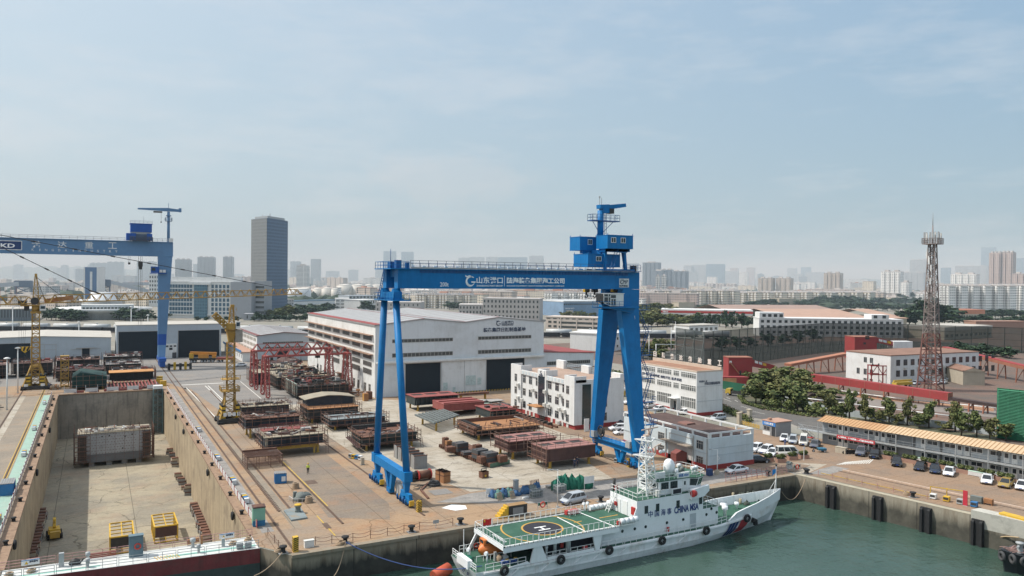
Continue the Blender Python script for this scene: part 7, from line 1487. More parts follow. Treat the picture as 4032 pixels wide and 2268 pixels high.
for y in(-2.3,-1.2):MB().box(27.2,27.9,y-.35,y+.35,7.3,8.1).build('air_conditioner',M_AC,s)
MB().box(23.5,23.7,-2.6,-1.9,5.3,6.3).box(23.45,23.7,1.2,1.7,5.6,6.1).build('red_locker',M_RED,s);MB().box(23.64,23.7,-.9,.0,4.85,6.7).box(23.64,23.7,.6,1.5,4.85,6.6).build('door',M_WH,s);MB().ladder((22.4,1.9,4.8),(23.7,1.9,7.2),.7,.35,.08,(0,1,0)).rail([(22.4,1.5,4.8),(23.7,1.5,7.2)],.8,.8,.05,1).build('stair',M_WH,s)
MB().tube((24.2,2.7,7.2),(24.2,2.7,8.9),.2,n=10).build('exhaust_pipe',MDK,s);MB().box(24.0,24.5,2.3,2.4,7.4,8.0).build('red_locker',M_RED,s)
for c,u,v in((11,700,878),(11,827,853),(11,1057,815),(11,1312,772)):q=Sy(c,u,v,-2.9);MB().box(q.x-.27,q.x+.27,-2.96,-2.9,q.z-.5,q.z+.5).build('window',MSG,s)
for c,u,v in((11,430,1120),(11,570,1093),(11,692,1070),(11,932,1025),(11,1116,988),(11,1377,932),(11,1492,908),(11,1433,866)):q=Sy(c,u,v,-2.9);MB().tube((q.x,-2.95,q.z),(q.x,-2.9,q.z),.2,n=14).build('porthole',MSG,s)
a,b_=Sy(11,1190,1060,-2.9),Sy(11,1260,905,-2.9);MB().box(a.x,b_.x,-2.93,-2.9,2.3,4.3).build('door_recess',mat('recess_grey',(.45,.48,.5),.6),s)
def stext(t_,u0,v0,u1,v1,b=.02):p,q=Sy(11,u0,v0,-2.93),Sy(11,u1,v1,-2.93);return p,q
M_MSA=mat('lettering_navy',(.03,.06,.2),.6)
for ch,u,v in(('中',750,928),('国',821,918),('海',892,906),('事',960,896)):q=Sy(11,u,v,-2.93);text('lettering',ch,M_MSA,.75,.85,s,(q.x,-2.93,q.z),FR,.0)
p,q=Sy(11,1017,880,-2.93),Sy(11,1290,843,-2.93);text('lettering','CHINA MSA',M_MSA,q.x-p.x,.95,s,((p.x+q.x)/2,-2.93,(p.z+q.z)/2),FR,.025)
for c,u,v in((11,780,1110),(11,500,1165),(11,1275,1020),(11,600,1160)):q=Sz(c,u,v,2.4);MB().lathe([(.14,2.2),(.14,2.9),(.26,2.95),(.26,3.15)],10,(q.x,max(q.y,-3.3),0)).build('vent',MSH,s)
MB().box(28.6,28.9,-3.3,-3.1,2.6,3.2).build('fire_box',M_RED,s)
for y in(-3.35,3.35):
 for i in range(4):x=20.6+i*.72;MB().tube((x,y,5.15),(x+.66,y,5.15),.36,n=14).build('life_raft',MSH,s)
 MB().bar((20.7,y-.3,4.7),(23.3,y-.3,4.7),.08).bar((20.7,y+.3,4.7),(23.3,y+.3,4.7),.08).bar((21,y-.3,4.7),(21,y*.82,4.4),.1).bar((23,y-.3,4.7),(23,y*.82,4.4),.1).build('raft_cradle',M_WH,s)
for x in(19.6,20.2):MB().tube((x,3.2,4.8),(x,3.2,5.9),.09,n=8).tube((x,3.2,5.9),(x-.25,3.1,5.95),.2,n=10).build('vent',MSH,s)
MB().lathe([(.3,4.8),(.3,5.5),(.4,5.6),(.4,6.0)],12,(23.2,2.4,0)).build('vent',MSH,s);MB().box(20.1,20.5,-3.55,-3.3,4.85,5.3).build('red_locker',M_RED,s)
for c,u,v,r_,h_ in((11,1585,960,.34,1.6),(11,1718,885,.26,1.2),(11,1570,870,.4,.8)):q=Sz(c,u,v,2.3);MB().lathe([(r_*.7,2.25),(r_*.7,2.3+h_*.6),(r_*1.3,2.3+h_*.68),(r_*1.3,2.3+h_)],12,(q.x,q.y,0)).build('vent',MSH,s)
rnd=random.Random(6)
for i,(u,v,r_,h_)in enumerate(((1625,790,.4,.5),(1765,740,.55,.7),(1800,760,.7,.8),(1860,740,.6,.8),(1880,790,.6,.6),(1830,830,.55,.6),(1960,790,.5,.6),(1905,715,.35,.6),(1995,770,.4,.5))):q=Sz(11,u,v,2.5);MB().blob((q.x,q.y,2.55),(r_,r_*.8,h_),30+i,10,6,.25).build('covered_winch',mat('tarp_olive',(.06,.075,.06),.9,.3,1),s)
for u,v in((1678,760),(1760,830)):q=Sz(11,u,v,2.4);MB().tube((q.x,q.y,2.3),(q.x,q.y,3.4),.2,n=8).build('covered_post',mat('canvas_tan',(.35,.3,.2),.9),s)
q=Sz(11,2025,740,2.6);k=MB()
for i in range(4):k.torus((q.x+.05*i,q.y,2.75+.12*i),.5,.09,'z',14,5)
k.build('rope_coil',MRB,s);q=Sz(11,1940,770,2.6);MB().lathe([(.4,2.6),(.4,2.95),(.1,3.05)],14,(q.x,q.y,0)).build('hatch',M_WH,s)
MB().bar((52.7,0,4.2),(52.7,0,8.0),.08).bar((52.7,0,6.0),(51.6,-.5,4.1),.05).bar((52.7,0,6.0),(51.6,.5,4.1),.05).build('jackstaff',M_WH,s);MB().quad((52.65,0,7.0),(52.0,.1,6.6),(52.0,.1,7.5),(52.65,0,7.6)).build('jack_flag',mat('flag_blue',(.03,.25,.6),.7),s);MB().box(52.6,52.8,-.1,.1,8.0,8.25).build('mast_light',MDK,s)
MB().box(36.3,37.6,.4,2.3,4.68,5.6).bar((36,-1,4.7),(37.8,1.5,5.6),.12).build('deck_gear',M_WH,s)
p=G(14,2335,1185,-1.3)
t=zT('tugboat','black tug bow hung with tyre fenders at the basin quay','tugboat',(p.x+3.7,p.y-2.0,-4),R(151))
hl_=MB();n=9;vs=[];secs=((4.2,.25,2.7,.1),(3.2,1.3,2.5,.8),(1.6,2.1,2.3,1.6),(-2,2.5,2.1,2.1),(-9,2.5,2.0,2.2))
for x,bd,zd,bw in secs:r=[(x-.5,-bw*.7,-.8),(x-.3,-bw,0),(x,-bd,zd)];vs+=r+[(q[0],-q[1],q[2])for q in r[::-1]]
hl_.add(vs,[(k*6+j,(k+1)*6+j,(k+1)*6+j+1,k*6+j+1)for k in range(4)for j in range(5)]+[[0,1,2,3,4,5]]);hl_.build('hull',mat('tug_black',(.014,.018,.022),.5,.3,1),t)
MB().add([(4.1,0,2.55),(3.2,1.2,2.4),(1.6,2,2.2),(-9,2.4,2.0),(-9,-2.4,2.0),(1.6,-2,2.2),(3.2,-1.2,2.4)],[list(range(7))[::-1]]).build('deck',mat('tug_deck',(.07,.06,.055),.8,.3),t)
for x,y in((4.3,.1),(3.6,-1.0),(2.6,-1.8),(1.4,-2.3),(0,-2.55),(3.6,1.1),(2.6,1.9),(1.2,2.3)):MB().torus((x,y,1.9),.45,.2,'x' if abs(y)<1.4 else 'y',16,7).build('tyre_fender',mat('tyre_grey',(.06,.06,.062),.85,.3),t)
MB().lathe([(.4,2.4),(.32,2.5),(.32,3.5),(.48,3.6),(.48,3.75)],14,(2.2,.3,0)).tube((1.6,-.3,3.3),(2.9,.9,3.3),.14,n=8).build('towing_bitt',MST,t);rr=MB()
for k in range(6):rr.path([V(3.8-i*.5-k*.1,-1.2+k*.4+.25*math.sin(i+k),2.65+.1*math.sin(i*2+k))for i in range(6)],.06,5)
rr.build('rope_heap',mat('rope_pinkish',(.35,.22,.19),.9,.2),t);MB().box(-6,-1,-1.4,1.4,2.0,3.6).build('deck_house',MDK,t)
# ================================================================== vehicles
def paint(n,c,r=.28):return mat('car_'+n,c,r,.04,.6,spec=.7)
PW=paint('white',(.74,.75,.76));P_SILV=paint('silver',(.42,.45,.48));PB=paint('black',(.012,.012,.014));P_NAVY=paint('navy',(.014,.022,.04));P_GREY=paint('grey',(.11,.115,.135));P_GOLD=paint('gold',(.34,.23,.055));P_YEL=paint('yellow',(.55,.38,.06));P_RED=paint('red',(.42,.04,.03));P_CREAM=paint('cream',(.68,.66,.6))
CG=glass('car_glass',(.015,.018,.022),.06,.2);LAMP=mat('lamp_clear',(.6,.62,.62),.15,.05);TAIL=mat('lamp_red',(.35,.02,.02),.3);RIM=mat('wheel_rim',(.38,.39,.4),.35,.1,3);PLATE=mat('plate_blue',(.03,.1,.4),.5)
def wheel(par,x,y,r=.31,w=.2):
 o=MB().tube((x,y-w/2,r),(x,y+w/2,r),r,n=16).build('wheel',MBK,par);s=1 if y>0 else-1
 MB().tube((x,y+s*(w/2-.02),r),(x,y+s*(w/2+.015),r),r*.66,n=12).build('rim',RIM,o)
def car(kind,label,loc,rz,m,grp='cars parked around the yard'):
 D_=dict(sedan=(4.25,1.66,.78,.86,(-1.75,-.95,.35,1.25),1.32),suv=(4.2,1.7,.95,.98,(-2.0,-1.65,.2,1.1),1.55),mpv=(4.1,1.62,.92,.94,(-1.98,-1.6,.55,1.55),1.56),van=(4.6,1.68,1.0,1.0,(-2.25,-2.15,1.0,1.9),1.95))[kind]
 L_,W,hb,hr_,(g0,r0,r1,g1),H=D_;h2=L_/2;w=W/2
 t=zT('parked_van' if kind=='van' else 'parked_car',label,'van' if kind=='van' else 'car',loc,rz,grp)
 xs=[(-h2,.42,hr_-.12,w*.86),(-h2+.12,.26,hr_,w*.95),(-h2+.6,.24,hr_+.02,w),(0,.22,hb+.04,w),(g1-.1,.22,hb+.02,w),(h2-.5,.22,hb-.1,w*.98),(h2-.1,.26,hb-.22,w*.9),(h2,.36,hb-.34,w*.76)]
 b=MB();vs=[];fs=[]
 for x,z0,z1,ww in xs:r=[(x,-ww*.96,z0),(x,-ww,z0+(z1-z0)*.45),(x,-ww*.97,z1-.06),(x,-ww*.84,z1)];vs+=r+[(q[0],-q[1],q[2])for q in r[::-1]]
 for k in range(len(xs)-1):fs+=[(k*8+j,(k+1)*8+j,(k+1)*8+(j+1)%8,k*8+(j+1)%8)for j in range(8)]
 fs+=[list(range(8))[::-1],list(range((len(xs)-1)*8,len(xs)*8))];b.smooth=True;b.add(vs,[f[::-1]for f in fs]);b.smooth=False
 wt=w*.70;wb2=w*.86;zb=hb-.01
 P=[(g0,wb2,hr_-.02),(r0,wt,H-.04),(r1,wt,H),(g1,wb2,zb)]
 cv=[(p[0],-p[1],p[2])for p in P]+[(p[0],p[1],p[2])for p in P]
 b.add(cv,[(0,1,5,4),(1,2,6,5),(2,3,7,6),(3,2,1,0),(4,5,6,7)]);bo=b.build('body',m,t)
 def off(q,k=.03,s_=1.0):
  q=[V(*p)for p in q];c_=sum(q,V(0,0,0))/len(q);n_=(q[1]-q[0]).cross(q[2]-q[0]).normalized();out=c_-V(0,0,.8);n_=n_ if n_.dot(out)>0 else-n_
  q=[c_+(p-c_)*s_+n_*.012 for p in q]
  if(q[1]-q[0]).cross(q[2]-q[0]).dot(n_)<0:q=q[::-1]
  return q
 def lerp4(a,b_,c_,d,f0,f1,z0,z1):a,b_,c_,d=V(*a),V(*b_),V(*c_),V(*d);return[a.lerp(b_,f0).lerp(d.lerp(c_,f0),z0),a.lerp(b_,f1).lerp(d.lerp(c_,f1),z0),a.lerp(b_,f1).lerp(d.lerp(c_,f1),z1),a.lerp(b_,f0).lerp(d.lerp(c_,f0),z1)]
 MB().quad(*off([cv[3],cv[7],cv[6],cv[2]],s_=.9)).build('windscreen',CG,t);MB().quad(*off([cv[4],cv[0],cv[1],cv[5]],s_=.86)).build('rear_window',CG,t)
 n=3 if kind in('van','mpv')else 2
 for sd in(0,4):
  for i in range(n):MB().quad(*off(lerp4(cv[sd],cv[sd+3],cv[sd+2],cv[sd+1],.04+i*.92/n,.92/n*(i+1)+.0,.12,.88))).build('side_window',CG,t)
 for y in(-1,1):
  for x in(h2-.78,-h2+.78):wheel(t,x,y*(w-.09))
  MB().add([(h2-.16,y*w*.86,hb-.36),(h2-.01,y*w*.55,hb-.4),(h2-.03,y*w*.55,hb-.28),(h2-.2,y*w*.88,hb-.22),(h2-.14,y*w*.92,hb-.36),(h2+.012,y*w*.55,hb-.4),(h2-.0,y*w*.55,hb-.28),(h2-.17,y*w*.93,hb-.22)],[(0,1,2,3),(7,6,5,4),(4,5,1,0),(3,2,6,7),(1,5,6,2),(0,3,7,4)]).build('headlight',LAMP,t)
  MB().box(-h2-.015,-h2+.1,y*w*.7-.18,y*w*.7+.18,hr_-.28,hr_-.14).build('tail_light',TAIL,t)
  MB().box(g1-.25,g1-.08,y*(w+.08)-.07,y*(w+.08)+.07,hb,hb+.13).build('mirror',m,t)
 MB().box(h2-.02,h2+.015,-.2,.2,.42,.52).build('number_plate',PLATE,t);MB().box(h2-.1,h2-.005,-w*.5,w*.5,.3,.4).build('grille',MBK,t)
 return t
protos={}
def place(kind,c,u,v,rz,m,label):
 p=G(c,u,v);loc=(p.x,p.y,0)
 if kind not in protos:protos[kind]=(car(kind,label,loc,rz,m),m);return protos[kind][0]
 q,m0=protos[kind];return dup(q,loc,rz,label,swap={m0.name:m})
HD=R(180)+QA
for kind,u,v,rz,m,lab in(('suv',915,232,HD+.35,P_GREY,'grey sport utility car in front of the cabins, first from the planters'),('suv',1055,258,HD+.35,PB,'black sport utility car beside the grey one by the striped crossing'),('suv',1270,335,HD+.5,PB,'dark hatchback alone by the first long planter'),('sedan',1512,378,HD+.25,PB,'black saloon beside a dark blue one in front of the cabins'),('sedan',1657,405,HD+.4,P_NAVY,'dark blue saloon between a black and a white car by the cabins'),('sedan',1800,432,HD+.3,PW,'white saloon with dark roof glass next to the dark blue one'),('sedan',2180,510,HD+.3,PW,'white saloon beside the gold one near the picture edge'),('sedan',2370,548,HD+.15,P_GOLD,'gold saloon parked by the cabins'),('sedan',2535,572,HD+.2,PW,'white saloon beyond the gold one, cut by the picture edge'),('sedan',145,88,HD+.5,PW,'white saloon first in the short row by the gatehouse'),('mpv',232,112,HD+.5,P_SILV,'silver hatchback second in the short row by the gatehouse'),('van',338,128,HD+.5,P_CREAM,'small white people carrier third in the short row by the gatehouse'),('sedan',452,150,HD+.4,P_GREY,'dark grey saloon at the end of the short row by the cabin stair')):place(kind,14,u,v,rz,m,lab)
for kind,c,u,v,rz,m,lab in(('van',11,2300,278,R(-26),P_CREAM,'white minibus parked broadside behind the flower boxes'),('suv',11,1935,222,R(-160),PW,'white sport utility car half hidden by the corner of the store'),('suv',11,2050,242,R(-160),PW,'white sport utility car second beside the store'),('sedan',11,2130,265,R(-155),PW,'white saloon tucked behind the minibus'),('sedan',11,1955,345,R(-20),PB,'black saloon behind the bushes at the store corner'),('sedan',11,1715,462,R(178),PW,'white saloon parked on the quay beside the pale blue store'),('mpv',10,1725,560,R(189),P_SILV,'silver people carrier on the front quay above the ship'),('mpv',12,1700,1140,R(185),P_SILV,'silver people carrier at the corner of the lettered office'),('suv',12,830,985,R(20),PW,'white sport utility car before the plinth of the lettered office'),('sedan',12,965,1020,R(12),PW,'white saloon before the entrance of the lettered office'),('sedan',12,1280,1062,R(12),PW,'white car whose roof shows over the store parapet'),('suv',12,590,940,R(170),PW,'white car glimpsed between the rigid crane legs, farthest one'),('suv',12,350,1048,R(8),PW,'white sport utility car behind the near office'),('sedan',12,465,1095,R(190),PB,'black saloon first of a pair seen between the crane legs'),('suv',12,530,1115,R(190),PB,'black hatchback second of a pair seen between the crane legs'),('suv',12,300,1180,R(170),P_SILV,'silver car behind the cable reel of the crane'),('sedan',12,395,1205,R(172),PB,'dark saloon behind the white car by the cable reel'),('suv',12,430,1275,R(165),PW,'white sport utility car with dark roof between the crane legs'),('sedan',12,495,1325,R(165),PW,'white saloon closest to the rigid crane sill'),('sedan',12,300,662,R(10),PW,'white car under the hedge behind the crane'),('suv',12,360,635,R(100),PB,'black car under the hedge, first of the row'),('suv',12,430,655,R(100),P_GREY,'grey car under the hedge, second of the row'),('sedan',12,495,675,R(100),PB,'black car under the hedge, third of the row'),('van',13,1865,495,R(160),P_SILV,'silver van beside the lattice mast'),('sedan',13,1640,530,R(200),P_NAVY,'dark car first in the row under the lattice mast'),('sedan',13,1720,530,R(200),PW,'white car second in the row under the lattice mast'),('sedan',13,1785,525,R(200),P_SILV,'silver car third in the row under the lattice mast'),('sedan',13,1510,535,R(190),P_SILV,'silver car by the yellow machine near the lattice mast'),('van',5,1270,330,R(190),PW,'white van in front of the dark roller doors'),('sedan',5,2440,368,R(190),PW,'white car with a red load beside the smaller hall')):place(kind,c,u,v,rz,m,lab)
p=G(12,1925,835);t=zT('truck','small yellow lorry driving up the road by the green hoarding','truck',(p.x,p.y,0),R(112));MB().box(-2.6,1.2,-.9,.9,.7,.95).box(-2.6,-2.5,-.9,.9,.95,1.4).box(-2.6,1.2,-.9,-.82,.95,1.4).box(-2.6,1.2,.82,.9,.95,1.4).build('load_bed',MDK,t);MB().extr([(1.3,.6),(2.8,.6),(2.8,1.3),(2.5,2.0),(1.3,2.05)],'y',-.88,.88).build('cab',P_YEL,t);MB().box(1.26,1.3,-.7,.7,1.35,1.9).build('rear_window',CG,t)
for x in(2.0,-1.7):
 for y in(-.8,.8):wheel(t,x,y,.42,.26)
p=G(5,2060,330);t=zT('crane_truck','orange mobile crane truck with folded boom before the roller doors','crane truck',(p.x,p.y+1,0),R(-12));MB().box(-4.6,4.6,-1.3,1.3,1.0,1.7).build('chassis',MDK,t);MB().box(-1.5,2.0,-1.2,1.2,1.7,3.2).build('turret',mat('crane_orange',(.55,.24,.04),.55,.15,.8),t);MB().bar((-4.4,0,3.6),(4.8,0,3.2),.9,1.0).build('boom',mat('crane_orange',(.55,.24,.04),.55,.15,.8),t);MB().box(3.3,4.7,-1.25,1.25,1.6,2.7).build('cab',mat('crane_orange',(.55,.24,.04),.55,.15,.8),t);MB().box(4.7,4.74,-1,1,2.0,2.6).build('windscreen',CG,t);MB().box(-4.6,-3.2,-1.2,1.2,1.7,3.4).build('counterweight',MHY,t)
for x in(-3.8,-2.7,-.2,.9,2.3,3.6):
 for y in(-1.1,1.1):wheel(t,x,y,.55,.4)
p=G(5,2290,325);t=zT('flat_trailer','orange flat trailer carrying steel near the smaller hall','trailer',(p.x,p.y,0),R(-15));MB().box(-3.4,3.4,-1.3,1.3,1.0,1.3).build('bed',MRO,t);MB().box(-3,3,-1.1,1.1,1.3,1.9).build('steel_load',MPR,t)
for x in(-2.6,-1.4,2.2):
 for y in(-1.1,1.1):wheel(t,x,y,.45,.3)
p=G(5,1830,400);t=zT('bogie_frame','yellow and black rail bogie frame standing near the blue-grey crane foot','machine',(p.x,p.y,0),R(-5));MB().box(-4,3.6,-.4,.4,1.2,1.9).build('beam',MDK,t)
for i,x in enumerate((-3.6,-1.8,0,1.6,3.2)):MB().box(x-.4,x+.4,-.6,.6,.1,2.6 if i%2 else 2.2).build('post',MHY if i%2 else MDK,t)
t=zT('covered_machines','row of yellow machines under a grey canopy behind the office','machines',tuple(G(12,385,840)),R(-12));MB().box(-5,5.2,-1,1.4,2.0,2.2).build('canopy',MST,t)
for i in range(5):MB().box(-4.6+i*2,-3.2+i*2,-.8,.8,.3,1.5).build('machine_body',P_YEL,t);MB().bar((-4.8+i*2.2,1.2,0),(-4.8+i*2.2,1.2,2),.12).build('canopy_post',MST,t)
p=G(13,1385,560);t=zT('concrete_pump','yellow machine with a long arm beside the red transformer frame','machine',(p.x,p.y,0),R(-10));MB().box(-3.4,3,-.9,.9,.8,1.6).bar((-3.6,0,2),(3.4,0,2.1),.5).build('machine_body',P_YEL,t)
for x in(-2.4,2):
 for y in(-.8,.8):wheel(t,x,y,.45,.3)
p=G(14,495,205);t=zT('cargo_tricycle','blue cargo tricycle parked by the dark grey saloon','tricycle',(p.x,p.y,0),R(-28));MB().box(-.3,1.2,-.5,.5,.4,.8).build('load_box',mat('trike_blue',(.04,.16,.25),.6,.2),t);MB().bar((-.3,0,.5),(-1.1,0,.75),.12).bar((-1.1,0,.3),(-1.05,0,1.05),.07).bar((-1.05,-.3,1.05),(-1.05,.3,1.05),.05).box(-.6,-.2,-.2,.2,.6,.72).build('frame',MDK,t);wheel(t,-1.1,0,.27,.1);wheel(t,.8,.52,.27,.1);wheel(t,.8,-.52,.27,.1)
for i in range(3):
 p=G(14,775+i*30,225);t=zT('motorcycle','black motorcycle, %s of three beside the grey cabinet'%('first','second','third')[i],'motorcycle',(p.x,p.y,0),R(150),'motorcycles by the cabins');MB().bar((-.5,0,.4),(.5,0,.5),.2,.35).bar((.45,0,.35),(.35,0,1.0),.07).bar((.35,-.32,1.0),(.35,.32,1.0),.05).box(-.6,.1,-.14,.14,.65,.8).build('body',MBK,t);wheel(t,.6,0,.3,.1);wheel(t,-.6,0,.3,.1)
p=G(14,715,215);t=zT('electric_cabinet','buff cabinet at the edge of the cabins beside the motorcycles','cabinet',(p.x,p.y,0),QA);MB().box(-.4,.4,-1.0,1.0,0,1.1).build('body',MTW,t);MB().box(-.45,.45,-1.05,1.05,1.1,1.16).build('lid',MTW,t)
M_BOX=mat('planter_brick',(.36,.21,.155),.9,.15,2);M_BUSH=mat('bush_leaf',(.035,.06,.02),.7,.45,2.2)
def leaves(cs,n,size,seed,col2=None):
 """many small leaf faces spread through clumps: cs = [(centre, radii)]"""
 rnd=random.Random(seed);mb=MB();tot=sum(r[0]*r[1]*r[2]for c,r in cs)
 for c,r in cs:
  for _ in range(max(6,int(n*r[0]*r[1]*r[2]/tot))):
   while True:
    d=V(rnd.uniform(-1,1),rnd.uniform(-1,1),rnd.uniform(-1,1))
    if.05<d.length<1:break
   d=d*(.55+.45*rnd.random())/max(d.length,.55)*min(1,d.length+.35);p=V(c[0]+d.x*r[0],c[1]+d.y*r[1],c[2]+d.z*r[2])
   nn=(V(d.x,d.y,d.z+.5)+V(rnd.uniform(-.8,.8),rnd.uniform(-.8,.8),rnd.uniform(-.8,.8))).normalized();a=nn.orthogonal().normalized();b=nn.cross(a);s_=size*rnd.uniform(.6,1.25);th=rnd.uniform(0,6.28);a,b=a*math.cos(th)+b*math.sin(th),b*math.cos(th)-a*math.sin(th)
   mb.cur=rnd.randrange(3);mb.v+=[p-a*s_-b*s_*.35,p+a*s_*.1-b*s_*.75,p+a*s_,p+b*s_*.75];o=len(mb.v)-4;mb.f.append([o,o+1,o+2,o+3]);mb.mi.append(mb.cur);mb.sm.append(False)
 return mb
LEAF=[mat('leaf_dark',(.045,.065,.022),.75,.3,.7,spec=.2),mat('leaf_mid',(.09,.115,.038),.75,.3,.7,spec=.2),mat('leaf_light',(.155,.17,.062),.75,.3,.7,spec=.2)]
LEAFB=[mat('leaf_blue_dark',(.022,.045,.028),.75,.3,.3,spec=.2),mat('leaf_blue_mid',(.035,.065,.035),.75,.3,.3,spec=.2),mat('leaf_blue_light',(.055,.088,.045),.75,.3,.3,spec=.2)]
bush_me=leaves([((0,0,.55),(.62,.5,.42)),((.3,.1,.65),(.4,.35,.35)),((-.3,0,.6),(.4,.4,.3))],420,.13,1).mesh('bush',LEAF)
def planter(c,u,v,l,rz,lab,nb=1):
 p=G(c,u,v);t=zT('planter',lab,'planter',(p.x,p.y,0),rz);MB().box(-l/2,l/2,-.5,.5,0,.7).build('box',M_BOX,t);MB().box(-l/2+.06,l/2-.06,-.44,.44,.68,.72).build('soil',MDK,t)
 for i in range(nb):link('bush',bush_me,t,(l*((i+.5)/nb-.5),0,.55)).scale=(l/nb*.82,1,1)
for k_,(u,v,w_)in enumerate(((62,1290,'nearest the store corner'),(185,1300,'in front of the minibus tail'),(300,1275,'in front of the minibus'),(410,1262,'beside the small white sign'))):planter(13,u,v,1.7,R(-20),'square brick planter with a clipped bush '+w_)
for k_,(u,v,w_)in enumerate(((1265,1272,'behind the dark hatchback'),(1455,1305,'beside the first pale barrier'),(1635,1335,'behind the black saloon'),(1815,1368,'behind the dark blue saloon'),(2000,1410,'behind the white dark-roofed saloon'),(2205,1450,'by the white lattice fence'),(2395,1490,'behind the gold saloon'))):planter(13,u,v,2.6,QA+R(90),'long brick planter with clipped hedge '+w_,2)
for k_,(u,v)in enumerate(((290,840),(395,845))):planter(12,u,v+20,2.4,R(0),'brick planter behind the near office, '+('first' if k_==0 else 'second'),2)
for k_,(u,v)in enumerate(((1560,1300),(1905,1375),(2290,1450),(2110,1440))):
 p=G(13,u,v);t=zT('barrier','pale green-topped barrier between the planters, %s from the stair'%('first','second','fourth','third')[k_],'barrier',(p.x,p.y,0),QA+R(90),'pale barriers between the planters');MB().box(-1.3,1.3,-.1,.1,.1,.75).box(-1.3,-1.2,-.15,.15,0,.1).box(1.2,1.3,-.15,.15,0,.1).build('panel',M_PANW,t);MB().tube((-1.3,0,.78),(1.3,0,.78),.12,n=8).build('top_rail',mat('rail_mint',(.4,.55,.45),.6),t)
p=G(13,412,1280);t=zT('notice_sign','small white sign on a post by the square planters','sign',tuple(p));MB().bar((0,0,0),(0,0,2.2),.08).build('post',MWP,t);MB().box(-.25,.25,-.05,0,2.0,2.45).build('board',MWP,t)
t=zT('quay_railing','red and white railing along the quay beside the white saloon','railing',tuple(G(11,1900,500)));a_,b_=G(11,1595,575),G(11,2290,470);a2,b2=G(11,1590,520),G(11,2280,425)
for q0,q1 in((a_,b_),(a2,b2)):
 for i in range(6):wb(MB().rail([q0.lerp(q1,i/6),q0.lerp(q1,(i+.96)/6)],.75,1.3,.06),'rail_panel',M_RW,t)
p=G(11,1412,495);t=zT('waste_bin','dark blue bin by the corner of the pale blue store','bin',tuple(p));MB().box(-.4,.4,-.4,.4,.08,1.0).build('bin_body',mat('bin_navy',(.02,.05,.14),.6,.2),t);MB().box(-.43,.43,-.43,.43,1.0,1.1).build('lid',mat('bin_navy',(.02,.05,.14),.6,.2),t)
tag(MB().tube(G(11,1495,490)+V(0,0,.45),G(11,1495,490)+V(.15,.1,.45),.45,n=16).build('cable_drum_disc',MTW),'round wooden disc leaning at the foot of the lamp post','disc')
sb_=zT('notice_board','white site board behind the sill of the blue crane','board',(82.8,112,0));wb(MB().box(83.2,83.35,108.8,113.2,.7,3.2).bar((83.3,109,0),(83.3,109,.7),.12).bar((83.3,113,0),(83.3,113,.7),.12),'board',MWP,sb_);wb(MB().box(83.15,83.2,109.2,112.8,2.7,3.05),'board_heading',mat('heading_cyan',(.25,.5,.6),.6),sb_)
sb_=zT('notice_board','tall white board at the corner of the near office','board',tuple(G(9,2030,860)));MB().box(-.6,.6,-.05,.05,.1,2.8).box(-.6,.6,-.06,-.05,2.2,2.6).build('board',MWP,sb_)
# ================================================================== the ore terminal on the right
MCV=mat('conveyor_red',(.30,.04,.04),.75,.15,.3,dirt=(.2,.06,.045),damt=.6);MCB=mat('conveyor_brown',(.30,.12,.075),.8,.2,.4)
def gallery(lab,a,b,w,h,m,legn,name='conveyor',top=None,open_=False,zf=None):
 t=zT(name,lab,'conveyor',((a.x+b.x)/2,(a.y+b.y)/2,0));wb(MB().bar(a+V(0,0,h/2),b+V(0,0,h/2),w,h),'gallery',m,t);n=max(2,int((b-a).length/4.2))
 if not open_:
  for i in range(n+1):c=a.lerp(b,i/n)+V(0,0,h/2);d=(b-a).normalized()*.05;wb(MB().bar(c-d,c+d,w+.08,h+.06),'gallery_rib',MCB,t)
 if top:wb(MB().bar(a+V(0,0,h+.1),b+V(0,0,h+.1),w*.9,.2),'roof',top,t)
 d=(b-a);sd=V(-d.y,d.x,0).normalized()*w*.45
 for i in range(legn):
  c=a.lerp(b,(i+.5)/legn);
  for s_ in(-1,1):wb(MB().bar(V(c.x,c.y,0)+sd*s_*1.3,c+sd*s_,.3),'trestle_leg',MCB,t)
  wb(MB().bar(V(c.x,c.y,.6)-sd*1.1,V(c.x,c.y,max(.8,c.z-.2))+sd,.15),'trestle_brace',MCB,t)
 return t
a_,b_=G(13,475,492,2.4),G(13,1850,692,2.0);gallery('long panelled red conveyor gallery running behind the row of trees',a_,b_,2.2,2.0,MCV,6)
gallery('dark open belt conveyor continuing from the red gallery',b_+V(0,0,.2),G(13,2420,770,2.0),2.0,.7,mat('belt_dark',(.05,.03,.028),.8,.3),4,open_=True)
a_,b_=G(13,255,352,3.2),G(13,825,245,5.6);gallery('twin orange-brown covered conveyor climbing to the white block',a_,b_,3.0,.7,MCB,4,top=mat('conv_roof',(.40,.17,.1),.75,.15),open_=True)
a_,b_=GX(13,1800,228,283),G(13,2640,395,4.5);gallery('red-roofed conveyor sloping down beyond the lattice mast',V(a_.x,a_.y,7.0),b_,2.6,1.0,MCB,5,top=MCV,open_=True)
def tower(lab,p,ang,w,d,h,m,extras):
 t=zT('transfer_tower',lab,'tower',(p.x,p.y,0),ang);MB().box(0,w,0,d,0,h).build('wall',m,t);MB().box(-.1,w+.1,-.1,d+.1,h,h+.2).build('roof',MCB,t)
 for x,z0,ww,hh in extras:MB().box(x,x+ww,-.06,0,z0,z0+hh).build('opening',MDK,t)
 return t
